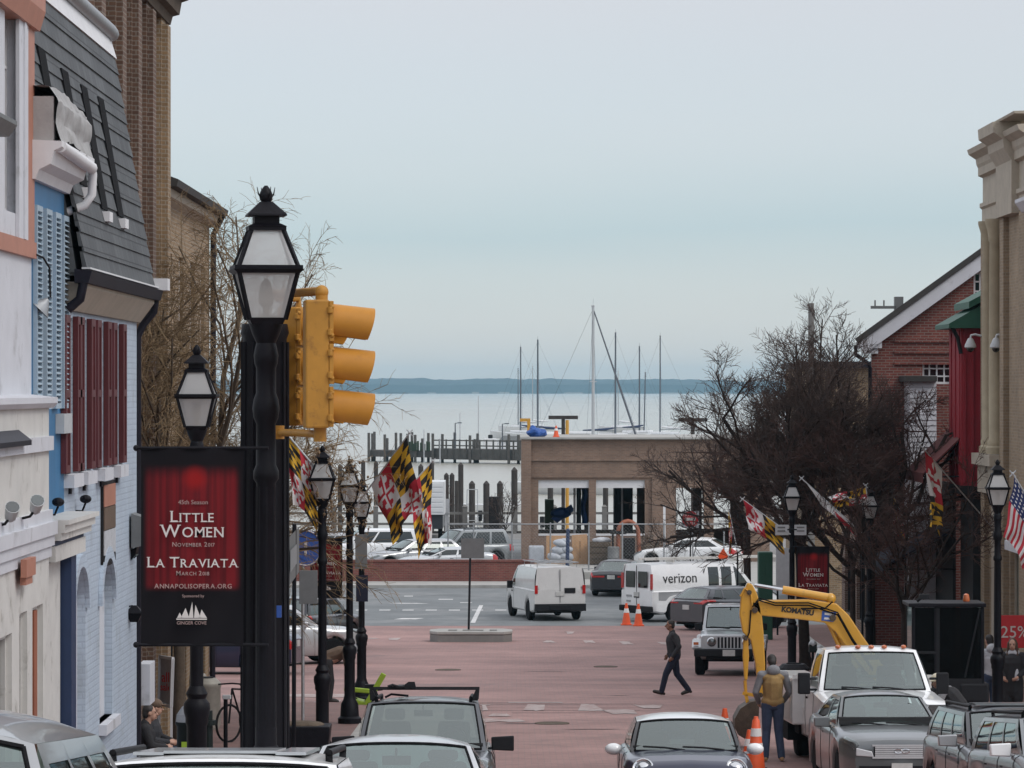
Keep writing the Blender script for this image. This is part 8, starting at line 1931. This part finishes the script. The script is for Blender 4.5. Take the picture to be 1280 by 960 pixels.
W2 = dict(WIL); W2.update(kids=[7, 7, 7, 6, 5], ang0=20, l0=.62, rmin=.0038)
tree('second tan twigged tree behind the large lantern and signal heads', gx(318, 70), 70, 8.2, W2, 15, 'bark_tan', 'twig_tan', 2.8, .08)
for (u, d, h_, sd, lab) in ((632, 210, 3.2, 3, 'small leafless shrub at the harbour edge by the unfinished building'), (549, 216, 3.6, 6, 'small leafless shrub behind the second flag at the harbour'), (405, 200, 4.5, 9, 'small bare tree behind the garlanded lamps at the harbour')):
    SH = dict(BARE); SH.update(kids=[6, 5, 4, 3], max=3, rmin=.012); tree(lab, gx(u, d), d, h_, SH, sd, 'bark', 'twig', .4, .05, z=0)

# ================================================================== small street things
for (u, d, h_, lab) in ((783, 128, .76, 'left one of two orange cones before the telephone company van'), (798, 127.4, .76, 'right one of two orange cones before the telephone company van'), (906, 66, .72, 'small orange cone left of the excavator bucket, only its tip above the car'),):
    c_ = V((gx(u, d), d, gz(d) + .012)); t = T('traffic_cone', c_, lab, 'traffic cone', 'orange traffic cones'); cone_mb(t, c_, h_, .19)
d = 60.0; c_ = V((gx(945, d), d, gz(d) + .012)); t = T('traffic_barrel', c_, 'taller orange cone with two pale bands in front of the tan vest worker', 'traffic cone')
mb = MB(); mb.lathe([(.15, c_.z + .05), (.06, c_.z + .84), (.04, c_.z + .86), (.035, c_.z + .90)], (c_.x, c_.y, 0), 18); O('cone_body', mb, M['orange'], t, smooth=40)
for z_, in ((.34,), (.58,)):
    mb = MB(); rr_ = lambda q: lerp(.15, .06, (q - .05) / .79) + .005; mb.lathe([(rr_(z_), c_.z + z_), (rr_(z_ + .13), c_.z + z_ + .13)], (c_.x, c_.y, 0), 18); O('band', mb, M['cone_white'], t, smooth=40)
mb = MB(); mb.box((c_.x - .19, c_.y - .19, c_.z), (c_.x + .19, c_.y + .19, c_.z + .05)); O('base', mb, M['rubber'], t)
d = 60.6; c_ = V((gx(938, d), d + .3, gz(d) + .012)); t = T('traffic_cone', c_, 'orange cone half hidden behind the taller banded cone', 'traffic cone', 'orange traffic cones'); cone_mb(t, c_, .62, .17)
# lime green handcart at the left crossing
d = 79; t = T('hand_cart', (gx(452, d), d, gz(d)), 'lime green tool cart with upright handle beside the left lamp posts', 'cart'); q = lambda u, v, dy=0: at(u, v, d) + V((0, dy, 0))
mb = MB(); mb.bar(q(456, 884), q(480, 842), .12, .08, up=(0, 1, 0)); mb.bar(q(430, 861), q(462, 864), .09, .10); mb.prism([q(438, 892), q(462, 890), q(466, 880), q(440, 873)], (0, .5, 0)); O('frame', mb, M['lime'], t, bevel=.02)
mb = MB()
for u in (441, 462): mb.lathe([(.05, -.04), (.13, -.04), (.13, .04), (.05, .04)], (gx(u, d), d + .2, gz(d) + .14), 16, 'y')
O('wheel', mb, M['rubber'], t)
mb = MB(); mb.bar(q(440, 866, .1), q(478, 862, .1), .05); mb.box(q(456, 861, .05), q(468, 856, .2)); O('handle', mb, M['plastic'], t)
# left pavement
def meter(u, v, d, lab, m_='steel'):
    z0 = gz(d) + .12; t = T('parking_meter', (gx(u, d), d, z0), lab, 'parking meter', 'parking meters'); x = gx(u, d); z1 = zz(v, d)
    mb = MB(); mb.tube([(x, d, z0), (x, d, z1 - .26)], .032, 8); O('post', mb, M['black_metal'], t)
    mb = MB(); mb.box((x - .085, d - .06, z1 - .27), (x + .085, d + .06, z1 - .09)); O('housing', mb, M['green_black'], t, bevel=.02)
    mb = MB(); o = len(mb.v); mb.ball((x, d, z1 - .10), (.095, .065, .10), 14, 8); O('dome', mb, M[m_], t, smooth=60)
d = 46; x = gx(234, d); z0 = gz(d) + .12; t = T('pay_station', (x, d, z0), 'dark green kerb post with grey faceted dome and lime sticker, at the lower left', 'pay station'); z1 = zz(880, d)
mb = MB(); mb.lathe([(.13, z0), (.13, z1 - .28), (.15, z1 - .25), (.15, z1 - .22)], (x, d, 0), 14); mb.tube([(x + .24, d + .2, z0), (x + .24, d + .2, z1 - .1)], [.08, .06], 10); mb.lathe([(.11, z1 - .28), (.11, z1 - .22)], (x + .24, d + .2, 0), 10); O('body', mb, M['green_black'], t, smooth=35)
mb = MB(); mb.lathe([(.145, z1 - .22), (.13, z1 - .13), (.07, z1 - .04), (.02, z1)], (x, d, 0), 8); O('dome', mb, M['steel'], t)
mb = MB(); mb.box((x - .06, d - .136, z1 - .62), (x + .06, d - .131, z1 - .46)); O('sticker', mb, M['lime'], t)
d = 61; t = T('rail_post', (gx(282, d), d, gz(d) + .12), 'thin dark post with white cap on the left pavement', 'post'); x = gx(282, d); mb = MB(); mb.tube([(x, d, gz(d) + .12), (x, d, zz(874, d))], .035, 8); O('shaft', mb, M['black_metal'], t)
mb = MB(); mb.box((x - .05, d - .05, zz(874, d)), (x + .09, d + .05, zz(871, d) + .03)); O('cap', mb, M['pvc'], t, bevel=.01)
for (u, v, d, r_, lab) in ((258, 845, 70, .27, 'round pale metal litter bin on the left pavement'), (247, 850, 72, .2, 'tan paper bag bin left of the round litter bin')):
    z0 = gz(d) + .12; x = gx(u, d); t = T('litter_bin', (x, d, z0), lab, 'bin', 'litter bins on the left pavement'); mb = MB(); mb.lathe([(r_ * .85, z0), (r_, z0 + .1), (r_, z0 + .8), (r_ * 1.06, z0 + .82), (r_ * 1.06, z0 + .88), (r_ * .7, z0 + .98)], (x, d, 0), 16); O('drum', mb, M['bin'], t, smooth=40)
    mb = MB(); mb.lathe([(r_ * .5, z0 + .975), (r_ * .5, z0 + 1.0)], (x, d, 0), 12); O('lid', mb, M['plastic'], t)
d = 62; t = T('pavement_poster', (gx(207, d), d, gz(d) + .12), 'white framed poster stand with red lettering at the left shopfront', 'poster stand'); q = lambda u, v, dy=0: at(u, v, d) + V((0, dy, 0))
mb = MB(); fr_ = [q(197, 880, .25), q(216, 882, -.25), q(218, 822, -.25), q(198, 822, .25)]
for a, b_ in zip(fr_, fr_[1:] + fr_[:1]): mb.bar(a, b_, .05)
mb.bar(fr_[0], fr_[0] - V((0, 0, .65)), .04); mb.bar(fr_[1], fr_[1] - V((0, 0, .65)), .04); O('frame', mb, M['hull_white'], t)
mb = MB(); mb.add([a + V((0, .01, 0)) for a in fr_] , [(0, 1, 2, 3)]); pn = O('panel', mb, M['light_cloth'], t)
mb = MB(); text(mb, 'all', .24, q(207.5, 852, -.06), (1, -.9, 0)); text(mb, 'sale', .18, q(207.5, 863, -.06), (1, -.9, 0)); O('lettering', mb, M['sign_red'], pn)
t = T('planter', (gx(385, 55), 55, gz(55) + .12), 'dark rectangular planter low beside the nearest garlanded lamp', 'planter'); c_ = V((gx(382, 55), 55, gz(55) + .12)); z1 = zz(906, 55)
mb = MB(); mb.prism([c_ + V((-.30, -.3, 0)), c_ + V((.30, -.3, 0)), c_ + V((.38, -.3, z1 - c_.z)), c_ + V((-.38, -.3, z1 - c_.z))], (0, .6, 0)); O('tub', mb, M['black_metal'], t, bevel=.02)
mb = MB(); blob(mb, V((c_.x, c_.y, z1)), (.30, .25, .06), 3); O('soil', mb, M['bark_tan'], t)
# dark bicycle stand, wheeled rack seen under the banner
d = 66; t = T('bicycle', (gx(288, d), d, gz(d) + .12), 'dark bicycle leaning behind the thick signal pole on the left pavement', 'bicycle'); x0 = gx(286, d); z0 = gz(d) + .12
for nm_, dx in (('front_wheel', 0.0), ('rear_wheel', 1.0)):
    mb = MB(); mb.tube([(x0 + .35 * dx + .20 * math.cos(q * PI / 12), d + dx * .95 + .28 * math.cos(q * PI / 12), z0 + .34 + .33 * math.sin(q * PI / 12)) for q in range(25)], .022, 6, cap=False); O(nm_, mb, M['rubber'], t)
mb = MB(); a = [V((x0, d, z0 + .34)), V((x0 + .05, d + .12, z0 + .95)), V((x0 + .25, d + .60, z0 + .90)), V((x0 + .20, d + .48, z0 + .32)), V((x0 + .35, d + .95, z0 + .34))]
for i, j_ in ((0, 1), (1, 2), (1, 3), (2, 3), (3, 4), (2, 4)): mb.tube([a[i], a[j_]], .018, 6)
mb.tube([a[1] + V((-.25, .02, .08)), a[1] + V((0, 0, .1)), a[1] + V((.25, -.02, .08))], .016, 6); O('frame', mb, M['black_metal'], t)
mb = MB(); blob(mb, a[2] + V((0, 0, .08)), (.10, .13, .04), 2, amp=.1); O('saddle', mb, M['rubber'], t)
# right pavement
meter(1016, 800, 80, 'silver domed parking meter left of the dark tree trunks')
meter(1024, 806, 84, 'farther parking meter just right of the silver domed one')
d = 76; t = T('black_litter_bin', (gx(992, d), d, gz(d) + .12), 'black slatted litter bin behind the tan vest worker', 'bin'); x = gx(992, d); z0 = gz(d) + .12
mb = MB(); mb.lathe([(.28, z0), (.30, z0 + .85), (.33, z0 + .87), (.33, z0 + .92), (.24, z0 + 1.0)], (x, d, 0), 18)
for k in range(18): a = 2 * PI * k / 18; mb.bar((x + .30 * math.cos(a), d + .30 * math.sin(a), z0 + .05), (x + .315 * math.cos(a), d + .315 * math.sin(a), z0 + .84), .03)
O('drum', mb, M['black_metal'], t); mb = MB(); mb.lathe([(.16, z0 + 1.0), (.14, z0 + 1.02)], (x, d, 0), 14); O('lid', mb, M['rubber'], t)
d = 118; t = T('green_kiosk', (gx(958, d), d, gz(d) + .1), 'tall dark green utility cabinet by the right trees', 'cabinet'); mb = MB(); mb.box((gx(948, d), d, gz(d)), (gx(966, d), d + .5, zz(690, d))); O('cabinet', mb, M['sign_green'], t, bevel=.03)
mb = MB(); mb.box((gx(949, d), d - .012, gz(d) + .3), (gx(956.5, d), d - .002, zz(695, d))); mb.box((gx(957.5, d), d - .012, gz(d) + .3), (gx(965, d), d - .002, zz(695, d))); O('door', mb, M['sign_green'], t)
d = 121; t = T('info_board', (gx(975, d), d, gz(d) + .1), 'pale grey notice panel standing behind the right lamp post', 'notice board'); mb = MB(); mb.box((gx(970, d), d, zz(735, d)), (gx(988, d), d + .06, zz(685, d))); O('panel', mb, M['pvc'], t)
mb = MB(); [mb.box((gx(u, d) - .03, d + .01, gz(d)), (gx(u, d) + .03, d + .05, zz(735, d))) for u in (972, 986)]; O('leg', mb, M['black_metal'], t)
